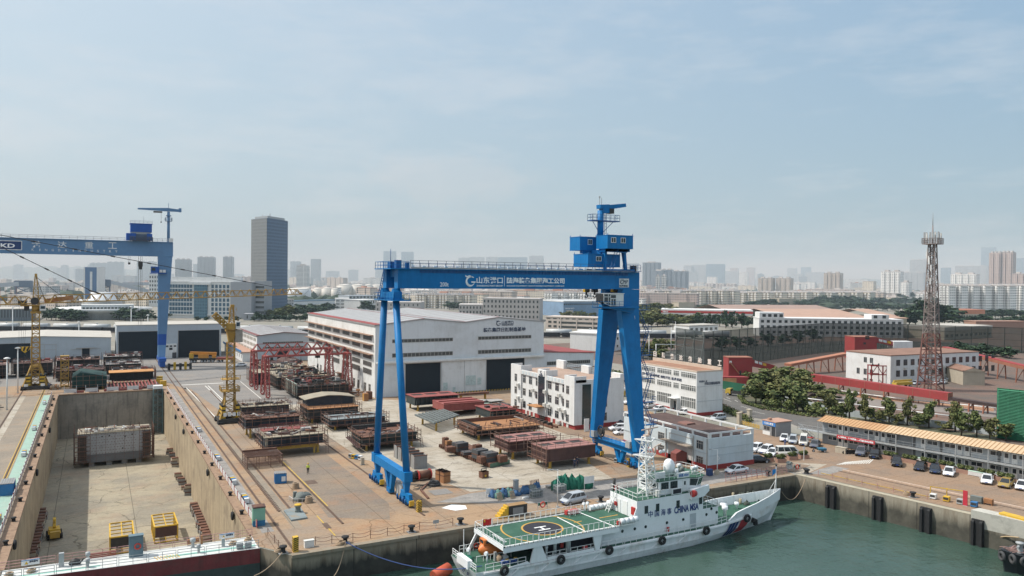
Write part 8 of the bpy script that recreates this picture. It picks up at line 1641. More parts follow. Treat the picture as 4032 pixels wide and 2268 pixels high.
p,q=G(12,1830,620),G(12,2130,620);t=tower('red steel transfer tower with an outside stair near the grove',p,math.atan2(q.y-p.y,q.x-p.x),(q-p).length,5,HZ(12,1830,352,p),MCV,((3.6,1.2,.7,1.6),));MB().ladder((.3,-.5,5.6),(3.4,-.5,1.8),.9,.4,.15,(0,1,0)).build('stair',mat('stair_orange',(.4,.18,.1),.7),t);MB().box(.2,1.0,-.1,-.05,5.2,6.0).build('hopper_sign',MWP,t);MB().extr([(7.6,6.6),(16,4.4),(16,2.6),(7.6,4.2)],'y',.5,3.5).build('sloping_chute',MCV,t)
for i,m_ in enumerate((MWP,M_RENDB,MHY)):MB().add([(9+i*1.4,.44,5.3-i*.4),(10.1+i*1.4,.44,5.0-i*.4),(10.1+i*1.4,.44,5.8-i*.4),(9+i*1.4,.44,6.1-i*.4)],[(0,1,2,3)]).build('placard',m_,t)
p,q=G(13,910,285),G(13,1127,285);t=tower('red steel transfer tower rising behind the white block',p,math.atan2(q.y-p.y,q.x-p.x),(q-p).length,8,HZ(13,910,70,p),MCV,((4.6,8.3,1.8,1.5),(3.8,6.2,1.1,.9)));MB().extr([(9.2,9.4),(17.5,7.4),(17.5,5.6),(9.2,7.2)],'y',1,5).build('sloping_chute',MCV,t);MB().box(17.5,26,.5,5,4.6,7.4).build('white_housing',MRE,t)
for i,m_ in enumerate((MWP,M_RENDB,MHY)):MB().add([(11.2+i*1.9,.94,7.5-i*.4),(12.8+i*1.9,.94,7.1-i*.4),(12.8+i*1.9,.94,8.1-i*.4),(11.2+i*1.9,.94,8.5-i*.4)],[(0,1,2,3)]).build('placard',m_,t)
p=G(12,1800,690);t=zT('red_container','low red container with orange panels below the transfer tower','container',(p.x,p.y,0),R(-30));MB().box(-1,7,0,2.4,0,2.4).build('body',MCV,t);MB().box(-.8,3.2,-.05,0,.4,2.0).build('panel',mat('panel_orange',(.5,.25,.12),.7,.3,1),t)
a_,b_=G(12,1745,740),G(12,2040,790);t=zT('hoarding','green site hoarding along the road by the grove','fence',tuple(a_));wb(MB().bar(a_+V(0,0,1.2),b_+V(0,0,1.2),.08,2.4),'panel',mat('hoarding_green',(.012,.1,.055),.8,.2,.5),t);wb(MB().bar(b_,b_+V(0,0,2.5),.15),'post',MST,t)
p=G(13,1075,522);t=zT('transformer_frame','red steel transformer frame in front of the white block','steel frame',(p.x,p.y,0),R(-30));mb=MB();hh=HZ(13,1075,350,p)
for x in(0,3.6,7.4):
 for y in(0,2.6):mb.bar((x,y,0),(x,y,hh),.3)
for z in(hh,hh*.5):mb.bar((-.2,0,z),(7.6,0,z),.3).bar((-.2,2.6,z),(7.6,2.6,z),.3).bar((0,0,z),(0,2.6,z),.2).bar((7.4,0,z),(7.4,2.6,z),.2)
for x0,x1 in((0,3.6),(3.6,7.4)):mb.bar((x0,0,hh*.5),((x0+x1)/2,0,hh),.18).bar((x1,0,hh*.5),((x0+x1)/2,0,hh),.18)
mb.build('frame',MCV,t)
for i in range(4):MB().lathe([(.2,hh),(.28,hh+.3),(.12,hh+.7)],8,(.9+i*1.9,1.2,0)).build('insulator',MDK,t)
p=G(13,1655,592);t=zT('telecom_mast','tall rust-red lattice mast with antenna crown and spire','mast',(p.x,p.y,0),R(12));hm_=HZ(4,1850,298,p);ht=HZ(4,1848,40,p)
M_MR=mat('mast_red',(.17,.075,.06),.7,.25,.5);M_MG=mat('mast_greyred',(.23,.19,.175),.7,.3,.5)
MB().lattice((0,0,0),(0,0,17),5.6,3.4,7,.34,.2).build('mast_foot',M_MR,t);MB().lattice((0,0,17),(0,0,hm_),3.4,1.7,16,.26,.15).build('mast_shaft',M_MG,t);MB().ladder((0,.2,1),(0,.2,hm_),.7,.7,.1).lattice((0,.2,0),(0,.2,hm_),.8,.8,20,.1,.07).build('ladder_shaft',M_MG,t)
MB().cbox(0,0,hm_,4.4,4.4,.25).rail([(-2.2,-2.2,hm_+.2),(2.2,-2.2,hm_+.2),(2.2,2.2,hm_+.2),(-2.2,2.2,hm_+.2)],1.6,.8,.12,3,True).build('platform',M_MG,t)
rnd=random.Random(2)
for i in range(16):a=i*math.pi/8;r=2.2 if i%2 else 1.8;z=hm_+1+rnd.uniform(0,.9);MB().cbox(r*math.cos(a),r*math.sin(a),z,.34,.34,2.0).build('antenna_panel',M_AC if i%3==1 else MST,t)
for i in range(9):a=rnd.uniform(0,6.28);z=hm_-rnd.uniform(3,12);MB().cbox(1.5*math.cos(a),1.5*math.sin(a),z,.3,.3,1.9).build('antenna_panel',MWP,t)
MB().tube((0,0,hm_),(0,0,hm_+(ht-hm_)*.6),.28,.16,8).tube((0,0,hm_+(ht-hm_)*.6),(0,0,ht),.1,.04,6).build('spire',M_MG,t)
nm=bpy.data.materials.new('dust_net');nt,ns,lk,b=nodes(nm);b.inputs['Base Color'].default_value=(.01,.018,.015,1);b.inputs['Roughness'].default_value=.9
tb=N(nt,'ShaderNodeBsdfTransparent',ins={0:(.75,.75,.75,1)});mx=N(nt,'ShaderNodeMixShader');nz=noise(nt,pos_(nt,1,1,.4),.35,3)
L(nt,ramp(nt,nz,.1,1.6),mx.inputs[0]);L(nt,tb.outputs[0],mx.inputs[1]);L(nt,b.outputs[0],mx.inputs[2]);L(nt,mx.outputs[0],nt.nodes['Material Output'].inputs[0]);mx.inputs[0].default_value=.6
mr=[x for x in nt.nodes if x.bl_idname=='ShaderNodeMapRange'][0];mr.inputs[3].default_value=.55;mr.inputs[4].default_value=.82
A=G(12,1520,500);B=G(4,930,1190);C_=G(4,1620,1150);E_=G(4,2700,1200);F_=A+V(6,22,0)
zS('coal_yard',[A+V(0,1,0),B+V(0,1,0),C_+V(0,1,0),E_+V(2,1,0),E_+V(40,50,0),C_+V(20,45,0),B+V(0,42,0),A+V(4,60,0)],ground_mat('coal_ground',(.03,.034,.028),(.05,.05,.04),(.07,.055,.04),.4,scale=.08),5,'dark coal-stained ground behind the dust screen')
t=zT('dust_screen','long tall dark netted dust screen with a lattice frame round the ore yard','screen',(A.x,A.y,0));hA=13.8
for(p,q,h0,h1)in((F_,A,hA,hA),(A,B,hA,13.6),(B,C_,13.6,11.8),(C_,E_,11.8,11.8)):
 o=MB().add([(p.x,p.y,0),(q.x,q.y,0),(q.x,q.y,h1),(p.x,p.y,h0)],[(0,1,2,3)]);wb(o,'net_panel',nm,t);d=(q-p).normalized();nn=V(-d.y,d.x,0);nn=nn if nn.y>0 else-nn
 n=max(2,int((q-p).length/6));fr=MB();
 for i in range(n+1):
  c=p.lerp(q,i/n);hh=h0+(h1-h0)*i/n;wb(MB().bar(c+nn*.2,c+nn*.2+V(0,0,hh),.22).bar(c+nn*2.2,c+nn*.2+V(0,0,hh*.75),.16),'post',mat('screen_steel',(.13,.15,.14),.7,.2),t)
 for z in(.25,.5,.75,.99):fr.bar(p+nn*.15+V(0,0,h0*z),q+nn*.15+V(0,0,h1*z),.12)
 link('frame_rail',fr.mesh('frame_rail',[mat('screen_steel',(.13,.15,.14),.7,.2)]),t,-t.location)
p=G(13,2310,1062);q=G(13,2720,1120);t=zT('louvre_screen','bright green louvred screen wall at the end of the tree row','screen',(p.x,p.y,0),math.atan2(q.y-p.y,q.x-p.x));hh=HZ(13,2300,568,p);Lq=(q-p).length;lv=MB()
for i in range(34):z=.2+i*(hh-.3)/34;lv.add([(0,0,z),(Lq,0,z),(Lq,.22,z+.2),(0,.22,z+.2),(0,.02,z-.02),(Lq,.02,z-.02)],[(0,1,2,3)]);
link('louvre_slat',lv.mesh('louvre_slat',[mat('louvre_green',(.02,.17,.085),.6,.2,.5)]),t);MB().box(0,Lq,.28,.36,0,hh).build('back_sheet',mat('louvre_back',(.006,.1,.045),.8),t)
for i in range(5):MB().bar((i*Lq/4,.3,0),(i*Lq/4,.3,hh),.3).build('post',mat('louvre_green',(.01,.22,.09),.6),t)
wl=[G(13,230,700),G(13,545,790),G(13,780,838),G(13,1160,890),G(13,1600,945),G(13,1900,975),G(13,2300,1040)];t=zT('boundary_wall','low pale boundary wall behind the tree row','wall',tuple(wl[3]))
for a_,b_ in zip(wl,wl[1:]):wb(MB().bar(a_+V(0,0,.8),b_+V(0,0,.8),.25,1.6),'wall_panel',mat('wall_paleblue',(.42,.46,.47),.85,.15,.5,streak=.3),t)
for k_,pts in enumerate((((360,660),(640,695),(1000,740),(1400,790),(1860,842)),((760,592),(1100,640),(1500,690),(1900,725),(2300,765)))):
 pl=[G(13,u,v,.7)for u,v in pts];t=zT('pipeline','white pipeline on low supports, %s of two behind the trees'%('nearer','farther')[k_],'pipeline',tuple(pl[2]))
 mb=MB()
 for a_,b_ in zip(pl,pl[1:]):mb.tube(a_,b_,.16,n=6).tube(a_+V(.3,.5,-.1),b_+V(.3,.5,-.1),.12,n=6)
 wb(mb,'pipe',MWP,t)
 for a_,b_ in zip(pl,pl[1:]):
  for f in(.1,.4,.7):c=a_.lerp(b_,f);wb(MB().bar(V(c.x,c.y,0),c,.2),'support',MCB,t)
p0,p1=G(13,620,790),G(13,2300,985);d=(p1-p0).normalized();ng=V(-d.y,d.x,0)
zS('ballast_bed',[G(13,700,640),G(13,2300,790),G(13,2300,860),G(13,650,700)],mat('ballast_stone',(.22,.19,.17),.95,.25,1.5),3,'grey ballast along the conveyor');zS('orange_bank',[G(13,900,655),G(13,2280,800),G(13,2280,765),G(13,900,632)],mat('bank_orange',(.35,.19,.11),.95,.25,.6),4,'orange earth bank')
gm_=ground_mat('grass_verge',(.06,.075,.03),(.09,.085,.045),(.16,.1,.06),.5,scale=.3)
zS('grass_verge',[G(13,0,750),G(13,200,800),G(13,620,862),G(13,1000,935),G(13,1800,1040),G(13,2300,1090),G(13,2300,1045),G(13,1200,895),G(13,560,790),G(13,380,640),G(13,480,480),G(13,0,500),G(12,2000,800),G(12,2060,920)],gm_,6,'grassy ground under the trees')
hg=MB();hp=[G(12,1990,850),G(12,2060,940),G(12,2300,1010),G(12,2576,1050),G(13,200,808),G(13,420,845),G(13,600,868)]
cs=[]
for a_,b_ in zip(hp,hp[1:]):
 n=max(2,int((b_-a_).length/1.2))
 for i in range(n):c=a_.lerp(b_,i/n);cs.append(((c.x,c.y+.6,.4),(.9,.7,.5)))
tag(leaves(cs,2600,.2,3).build('hedge',LEAF),'clipped dark hedge following the curve of the road','hedge')
kb=MB()
for a_,b_ in zip(hp,hp[1:]):kb.bar(a_+V(0,0,.07),b_+V(0,0,.07),.25,.14)
struct('road_kerb',kb,mat('kerb_orange',(.34,.22,.14),.9,.2))
cs=[];a_,b_=G(12,270,600),G(12,515,660)
for i in range(16):c=a_.lerp(b_,i/16);cs.append(((c.x,c.y+2,1.6),(2,1.8,1.7)))
tag(leaves(cs,2600,.3,4).build('hedge',LEAF),'tall dense hedge behind the parked cars beyond the crane','hedge')
cs=[];a_,b_=G(12,1745,1010),G(12,2120,1180)
for i in range(14):c=a_.lerp(b_,i/14);cs.append(((c.x,c.y,.7),(1.2,1.1,.8)))
tag(leaves(cs,1400,.2,5).build('hedge',LEAF),'low shrubs inside the brick wall by the gate','hedge')
t=zT('brick_fence','brown brick fence with pillars along the road by the gate','fence',tuple(G(12,1900,1000)));a_,b_=G(12,1745,975),G(12,2110,1150)
for i in range(8):c=a_.lerp(b_,i/7);wb(MB().box(c.x-.25,c.x+.25,c.y-.25,c.y+.25,0,1.9 if i in(0,7)else 1.3),'pillar',MTW,t)
wb(MB().bar(a_+V(0,0,.5),b_+V(0,0,.5),.2,1.0),'wall_panel',M_BOX,t)
for u,v,lab in((1965,1195,'square brick gate pier by the yellow sliding gate'),(2095,1150,'brick gate pier farther along the road')):p=G(12,u,v);t=zT('gate_pier',lab,'gate pier',tuple(p));MB().box(-.4,.4,-.4,.4,0,2.5).build('shaft',MTW,t);MB().box(-.5,.5,-.5,.5,2.5,2.7).build('cap',MTW,t)
t=zT('sliding_gate','low yellow folding gate across the entrance beside the gatehouse','gate',tuple(G(12,2100,1230)));a_,b_=G(12,1985,1195),G(12,2230,1262)
for i in range(12):c,e=a_.lerp(b_,i/12),a_.lerp(b_,(i+1)/12);wb(MB().bar(c+V(0,0,.1),e+V(0,0,1.0),.06).bar(c+V(0,0,1.0),e+V(0,0,.1),.06).bar(c,c+V(0,0,1.05),.07),'gate_lattice',MHY,t)
# ================================================================== trees and the city
def tree_mesh(seed,h=1.,w=1.,n=1150,size=.05,pal=LEAF):
 """unit tree: 1 m high, crown about 1 m wide"""
 rnd=random.Random(seed);cs=[]
 for i in range(15):a=rnd.uniform(0,6.28);r=rnd.uniform(.04,.4)*(1-.5*abs(i/15-.4));z=.26+.64*i/15+rnd.uniform(-.06,.06);cs.append(((r*math.cos(a),r*math.sin(a),z),(rnd.uniform(.09,.19),rnd.uniform(.09,.19),rnd.uniform(.05,.12))))
 cs.append(((rnd.uniform(-.08,.08),rnd.uniform(-.08,.08),.58),(.22,.22,.28)))
 cr=leaves(cs,n,size,seed,None).mesh('crown',pal);tk=MB();tk.tube((0,0,0),(.01,0,.5),.028,.016,7)
 for c,r in cs[:11]:tk.tube((.005,0,.25+.1*rnd.random()),(c[0]*.8,c[1]*.8,c[2]),.013,.005,5)
 return cr,tk.mesh('trunk',[mat('bark',(.09,.07,.055),.9,.2,2)])
PO=[mat('leaf_olive_dark',(.06,.066,.024),.75,.3,.7,spec=.2),mat('leaf_olive_mid',(.115,.12,.042),.75,.3,.7,spec=.2),mat('leaf_olive_light',(.19,.185,.075),.75,.3,.7,spec=.2)]
TV=[tree_mesh(s_,pal=(LEAF,PO)[s_%2])for s_ in(1,2,3,4,8,9,10)];TB=[tree_mesh(s_,pal=LEAFB,n=420,size=.075)for s_ in(5,6,7)]
def tree(p,h,w,lab,grp,var=TV,k=0,name='tree'):
 t=zT(name,lab,'tree',(p.x,p.y,0),(k*1.7)%6.28,grp);cr,tk=var[k%len(var)];o=link('crown',cr,t);o.scale=(w,w,h);o2=link('trunk',tk,t);o2.scale=(h*1.1,h*1.1,h);return t
G1='trees of the grove by the road';rnd=random.Random(8)
for k_,(u,v,tv)in enumerate(((40,720,500),(120,735,520),(215,745,470),(300,740,450),(350,805,520),(90,600,345),(190,610,340),(300,590,350),(400,600,370),(30,640,370),(440,560,400),(250,660,420),(370,660,430),(520,640,530),(590,690,560),(680,690,560),(150,660,400),(-40,660,370),(-60,720,480))):
 p=G(13,u,v);tree(p,max(3.5,HZ(13,u,tv,p)),9.4+rnd.uniform(-.6,2),'leafy green tree of the dense grove beside the curving road',G1,k=k_)
G2='row of small trees behind the cabins'
for k_,(u,v,tv)in enumerate(((655,825,600),(860,885,560),(1020,905,620),(1060,890,740),(1250,905,640),(1430,935,640),(1640,960,680),(1330,930,800),(1545,960,810),(1900,1000,690),(1960,1040,760),(2110,1050,770),(2240,1070,840),(2400,1090,900),(1800,990,900),(780,880,700),(1150,920,780))):
 p=G(13,u,v);tree(p,HZ(13,u,tv,p),4.6+rnd.uniform(-.5,1.2),'small bushy tree in the row between the cabin roof and the pipelines',G2,k=k_)
for k_,(u,v)in enumerate(((285,800),(430,800),(490,830),(555,790),(580,845),(60,760),(130,770),(730,830),(420,755))):
 p=G(13,u,v);t=zT('bush','round clipped bush along the road edge','bush',(p.x,p.y,0),k_,'round bushes along the road');o=link('foliage',bush_me,t);o.scale=(2.6,2.8,2.3)
for k_,(c,u,v,tv)in enumerate(((12,800,330,120),(12,900,330,90),(12,1010,300,100),(12,1100,260,110),(12,750,360,200),(12,860,380,250),(12,980,350,230))):
 p=G(c,u,v);tree(p,HZ(c,u,tv,p),8,'broad tree on the green island behind the lettered office','trees on the road island',k=k_)
def zB(c,pts,vb,hpx,lab,grp,n,w=1.2,var=TB,jit=10,seed=1):
 rnd=random.Random(seed);n=max(3,round(n*.6));w*=1.45
 for i in range(n):
  f=(i+.5)/n*(len(pts)-1);j=min(int(f),len(pts)-2);f-=j;u=pts[j][0]+(pts[j+1][0]-pts[j][0])*f+rnd.uniform(-8,8);v=pts[j][1]+(pts[j+1][1]-pts[j][1])*f+rnd.uniform(0,jit)
  p=G(c,u,v);h=hpx*rnd.uniform(.75,1.25)*WIN[c][2]*(p.xy.length)/FPX;tree(p,h,h*w*rnd.uniform(.85,1.3),lab,grp,var,i+seed)
zB(1,((440,1225),(640,1240),(860,1240)),0,105,'dark tree in the park around the round white building','trees around the round building',14,seed=2);zB(1,((400,1180),(900,1190)),0,70,'dark tree in the park around the round white building','trees around the round building',10,seed=3)
zB(1,((1190,1235),(1480,1240)),0,105,'large dark tree behind the paint shop','trees behind the paint shop',8,seed=4);zB(1,((1480,1225),(1720,1225)),0,60,'low tree by the office block lawn','trees by the office block',7,seed=5);zB(1,((1950,1240),(2460,1250)),0,50,'low tree by the office block lawn','trees by the office block',9,seed=6)
zB(2,((290,960),(640,960)),0,115,'pale green tree at the foot of the glass tower','trees below the glass tower',12,var=TV,seed=7);zB(2,((240,985),(800,985)),0,70,'dark tree behind the smaller hall','trees behind the smaller hall',18,seed=8);zB(2,((560,900),(1090,880)),0,75,'dark tree before the oil tanks','trees before the oil tanks',22,seed=9);zB(2,((640,940),(1000,920)),0,95,'dark tree before the oil tanks','trees before the oil tanks',14,seed=10)
zB(2,((1365,885),(1490,885)),0,95,'dark tree between the white blocks beyond the hall','trees beyond the hall',5,seed=11);zB(2,((2220,870),(2400,870)),0,85,'green tree before the cream flats','trees before the cream flats',7,seed=12)
zB(3,((660,1170),(830,1170)),0,105,'dark tree beside the blue building','trees beside the blue building',7,seed=13);zB(3,((800,1210),(1170,1200)),0,60,'green tree behind the long cream school','trees behind the school',12,var=TV,seed=14);zB(3,((1350,1290),(1400,1380)),0,140,'green tree seen between the crane legs','trees between the crane legs',5,var=TV,seed=15)
zB(3,((1590,1180),(1880,1190)),0,120,'green tree in the wood beyond the crane','trees beyond the crane',14,var=TV,seed=16);zB(3,((1600,1300),(2200,1290)),0,120,'green tree in the wood beyond the crane','trees beyond the crane',20,var=TV,seed=17);zB(3,((1590,1240),(2000,1250)),0,120,'green tree in the wood beyond the crane','trees beyond the crane',14,var=TV,seed=18)
zB(3,((2140,1300),(2560,1300)),0,150,'dark conifer beside the petrol station','conifers by the petrol station',12,.5,seed=19);zB(3,((2170,1130),(2560,1120)),0,50,'dark tree before the long row of flats','trees before the flats',14,seed=20)
zB(4,((290,815),(1200,805)),0,55,'dark tree of the long belt before the flats','tree belt before the flats',40,1.4,seed=21);zB(4,((820,790),(1700,790)),0,60,'dark tree of the long belt before the flats','tree belt before the flats',34,1.4,seed=22);zB(4,((1080,830),(1780,850)),0,60,'dark tree of the long belt before the flats','tree belt before the flats',26,1.4,seed=23)
zB(4,((1600,960),(2010,960)),0,160,'big dark tree behind the lattice mast','big trees behind the mast',12,1.1,seed=24);zB(4,((2240,900),(2576,900)),0,60,'dark tree near the orange-roofed sheds','trees near the orange-roofed sheds',14,seed=25);zB(4,((2010,950),(2576,960)),0,60,'dark tree near the orange-roofed sheds','trees near the orange-roofed sheds',18,seed=26);zB(4,((1560,780),(1660,750)),0,60,'dark tree of the long belt before the flats','tree belt before the flats',6,seed=27)
zB(4,((2030,1180),(2480,1230)),0,80,'dark bushy tree just inside the dust screen','trees inside the dust screen',22,1.2,seed=28);zB(4,((20,1180),(900,1090)),0,110,'dark tree seen through the dust screen','trees behind the dust screen',12,1.0,seed=29);zB(4,((90,985),(400,985)),0,110,'dark conifer beside the petrol station','conifers by the petrol station',9,.5,seed=30)
def facade(name,wall,win,px=3.,pz=3.,wx=.5,wz=.5,band=None):
 m=bpy.data.materials.new(name);nt,ns,lk,b=nodes(m);_mats[name]=m
 g=N(nt,'ShaderNodeNewGeometry');cr=N(nt,'ShaderNodeVectorMath',operation='CROSS_PRODUCT',ins={1:(0,0,1)});L(nt,g.outputs['Normal'],cr.inputs[0])
 dt=N(nt,'ShaderNodeVectorMath',operation='DOT_PRODUCT');L(nt,g.outputs['Position'],dt.inputs[0]);L(nt,cr.outputs[0],dt.inputs[1]);sx=N(nt,'ShaderNodeSeparateXYZ');L(nt,g.outputs['Position'],sx.inputs[0]);sn=N(nt,'ShaderNodeSeparateXYZ');L(nt,g.outputs['Normal'],sn.inputs[0])
 fx=zM(nt,'FRACT',zM(nt,'DIVIDE',dt.outputs['Value'],px));fz=zM(nt,'FRACT',zM(nt,'DIVIDE',sx.outputs[2],pz))
 w_=zM(nt,'MULTIPLY',zM(nt,'MULTIPLY',zM(nt,'LESS_THAN',fx,wx),zM(nt,'LESS_THAN',fz,wz)),zM(nt,'LESS_THAN',zM(nt,'ABSOLUTE',sn.outputs[2]),.5))
 n=noise(nt,g.outputs['Position'],.08,3);wl_=mix(nt,n,[x*.85 for x in wall],[min(1,x*1.12)for x in wall])
 n2=noise(nt,g.outputs['Position'],.9,1);wc=mix(nt,n2,[x*.4 for x in win],[x*1.7 for x in win]);L(nt,mix(nt,w_,wl_,wc),b.inputs['Base Color']);b.inputs['Roughness'].default_value=.7;return m
F_=dict(white=facade('facade_white',(.84,.83,.8),(.16,.17,.18),3.6,3.,.55,.45),cream=facade('facade_cream',(.74,.66,.54),(.2,.19,.18),3.4,3.,.5,.45),grey=facade('facade_grey',(.42,.43,.44),(.1,.11,.12),3.2,3.,.5,.5),tan=facade('facade_tan',(.55,.47,.4),(.15,.14,.14),3.4,3.,.5,.5),dark=facade('facade_slate',(.22,.25,.29),(.08,.1,.13),3.0,3.2,.6,.55),blue=facade('facade_blueglass',(.2,.27,.34),(.1,.16,.22),2.4,3.4,.8,.75),pink=facade('facade_pinkish',(.52,.42,.38),(.14,.13,.13),3.2,3.,.5,.5),band=facade('facade_banded',(.76,.75,.72),(.16,.17,.18),50,3.0,.97,.42))
M_CR=mat('city_roof',(.52,.48,.45),.9,.2,.05);M_CRR=mat('city_roof_red',(.46,.27,.2),.9,.2,.05)
def at_dist(u,D):d=ray(15,u,1134);k=D/math.hypot(d.x,d.y);return V(d.x*k,d.y*k,0)
def zC(u0,u1,vt,D,sty,lab,grp=None,depth=None,rz=0,bays=0,crown=0,steps=None,name='apartment_block',cat='building',roof=None):
 """far block between two sight lines, its roof on row vt of the survey, standing D metres off"""
 a,b=at_dist(u0,D),at_dist(u1,D);c=(a+b)/2;w=(b-a).length;ang=math.atan2(b.y-a.y,b.x-a.x)+rz;h=HZ(15,(u0+u1)/2,vt,c);depth=depth or max(10,w*.4);t=zT(name,lab,cat,(c.x,c.y,0),ang,grp);m=MB().box(-w/2,w/2,0,depth,0,h)
 if steps:
  for f0,f1,dh in steps:m.box(-w/2+w*f0,-w/2+w*f1,-.4,depth,0,h+dh*h)
 for i in range(bays):x=-w/2+w*(i+.5)/bays;m.box(x-w/bays*.28,x+w/bays*.28,-1.6,0,0,h*.985)
 m.build('wall',F_[sty],t);r=MB().box(-w/2-.3,w/2+.3,-.3,depth+.3,h,h+.6)
 for i in range(crown):x=-w/2+w*(i+.5)/crown;r.box(x-w/crown*.22,x+w/crown*.22,depth*.2,depth*.7,h+.6,h+3.6)
 r.build('roof',roof or M_CR,t);return t
zC(990,1132,864,800,'dark','tall dark glass office tower standing alone on the skyline')if False else None
D=780;e0,e1,e2=at_dist(989,D+14),at_dist(1050,D-12),at_dist(1132,D+22);hT=HZ(15,1050,858,e1);t=zT('office_tower','tall slate glass office tower standing alone on the skyline','tower',(e1.x,e1.y,0));far=e0+(e2-e1)
FT=facade('tower_glass',(.085,.14,.225),(.04,.08,.14),1.6,3.2,.7,.62)
P=[e0,e1,e2,far];wb(MB().prism([(p.x,p.y)for p in P],0,hT),'wall',FT,t);c=sum(P,V(0,0,0))/4;P2=[c+(p-c)*.82 for p in P]
wb(MB().prism([(p.x,p.y)for p in P2],hT,hT+2.5),'crown',MST,t);wb(MB().tube((c.x,c.y,hT+2),(c.x,c.y,hT+7),.4,n=6).tube((c.x-7,c.y,hT+2),(c.x-7,c.y,hT+5.5),.3,n=6),'aerial',MST,t)
n=(e1-e0).normalized();wb(MB().prism([((e0.x,e0.y)),((e1.x,e1.y)),((e1-V(n.y,-n.x,0)*-.3).x,(e1-V(n.y,-n.x,0)*-.3).y),((e0-V(n.y,-n.x,0)*-.3).x,(e0-V(n.y,-n.x,0)*-.3).y)],0,hT-.2),'bronze_face',facade('tower_bronze',(.2,.21,.215),(.16,.165,.165),1.6,3.2,.75,.6),t)
SK=((352,420,1036,2300,'grey','grey slab of flats with stepped roof behind the crane girder',4,3),(420,485,1032,2250,'grey','second grey slab of flats behind the crane girder',3,3),(296,345,1060,2100,'grey','lower grey block beside the stepped slabs',2,2),(537,613,1030,2100,'grey','grey residential tower seen past the faded crane leg',3,2),(688,748,1022,1900,'grey','pair-topped residential tower right of the faded crane leg',3,3),(776,842,1013,1900,'grey','wide residential tower with raised middle left of the slate tower',4,3),(877,914,1012,1900,'grey','slim residential tower next to the slate tower',2,2),(760,778,1040,2300,'grey','narrow grey tower between two wider ones',1,0),(1142,1182,1030,2200,'grey','light grey tower just beyond the slate tower',2,2),(1166,1210,1046,1500,'band','banded white office tower with grey flank',0,1),(1222,1260,1020,2000,'grey','slender grey tower with flat top before the crane',2,0),(1282,1334,1068,3000,'grey','hazy stepped block on the skyline beyond the tanks',2,1),(1371,1408,1063,3000,'grey','hazy tall block beyond the tanks',2,1),(1508,1557,989,2700,'blue','pale glass tower over the end of the blue girder',0,0),(1578,1626,992,2700,'blue','second pale glass tower over the blue girder',0,0),(1803,1842,1015,2800,'grey','first of the grey towers above the girder lettering',2,1),(1843,1905,1013,2800,'grey','wider grey tower above the girder lettering',3,2),(1912,1956,1012,2800,'grey','grey tower next to the blue glass one above the girder',2,1),(1957,2074,1013,2600,'blue','broad blue glass block above the girder',0,0),(2082,2137,1008,2500,'grey','grey tower with notched top above the girder',3,2),(2165,2200,1034,3200,'grey','small hazy tower above the girder',2,1),(2452,2512,1036,2500,'grey','hazy tower right behind the trolley houses',2,2),(2528,2596,1034,1900,'dark','dark stepped residential tower beside the rigid crane leg',4,1),(2596,2645,1062,1750,'dark','dark lower tower attached to the stepped one',3,2),(2645,2704,1068,1700,'dark','dark twin-roofed tower right of the stepped one',3,2),(2568,2612,1066,1700,'dark','dark tower in front of the stepped one',2,1),(2690,2725,1046,2900,'grey','pale hazy slab farther right of the crane',2,2),(2726,2780,1044,2900,'grey','second pale hazy slab farther right of the crane',2,2),(2778,2852,1040,2600,'blue','broad blue-grey tower block on the skyline',2,0),(2852,2905,1068,3200,'grey','faint block beside the broad blue-grey tower',2,1),(2873,2906,1056,3300,'pink','faint pinkish tower on the skyline',1,1),(2908,2943,1074,2400,'white','pale tower before the faint pinkish ones',1,1),(2938,2971,1054,3300,'pink','second faint pinkish tower on the skyline',1,1),(3098,3136,1056,3600,'grey','very faint tower under construction',2,0),(3152,3191,1052,3600,'blue','very faint blue tower',1,0),(3116,3160,1078,3300,'grey','low faint slab below the blue tower',2,0),(3170,3245,1072,3300,'grey','broad faint slab right of the blue tower',3,0),(3242,3310,1076,1500,'tan','tan residential tower with stepped bays',4,2),(2984,3043,1096,1500,'tan','left one of two tan twin towers',3,2),(3054,3115,1096,1500,'tan','right one of two tan twin towers',3,2),(3322,3420,1100,2500,'band','low banded office block on the skyline',0,0),(3395,3440,1108,1500,'cream','cream block before the banded offices',0,0),(3467,3546,1070,1300,'white','white round-bayed residential tower right of centre',4,2),(3546,3578,1112,1250,'white','lower white block beside the round-bayed tower',1,1),(3548,3640,1073,2000,'grey','grey twin slab behind the lattice mast',4,2),(3580,3650,1023,2400,'grey','stepped grey tower left of the lattice mast',3,3),(3702,3740,1054,2900,'blue','faint tower just right of the lattice mast',1,1),(3757,3890,1048,2600,'grey','long faint slab right of the lattice mast',5,3),(3741,3845,1080,1400,'white','white wide-fronted flats right of the lattice mast',4,2),(3860,3917,974,3000,'blue','tallest blue glass tower at the far right',0,0),(3892,3938,996,1500,'pink','pinkish high-rise, first of a joined pair at the far right',2,3),(3938,3987,994,1500,'pink','pinkish high-rise, second of a joined pair at the far right',2,3),(4000,4032,1016,2900,'blue','waisted blue tower at the picture edge',0,0),(3985,4060,1078,1450,'pink','pinkish lower block at the picture edge',3,2))
for u0,u1,vt,D,sty,lab,bays,crown in SK:zC(u0,u1,vt,D*(1.9 if D>1950 else 1.25),sty,lab,bays=bays,crown=crown,name='tower_block',cat='tower block',depth=24,rz=R(-14))
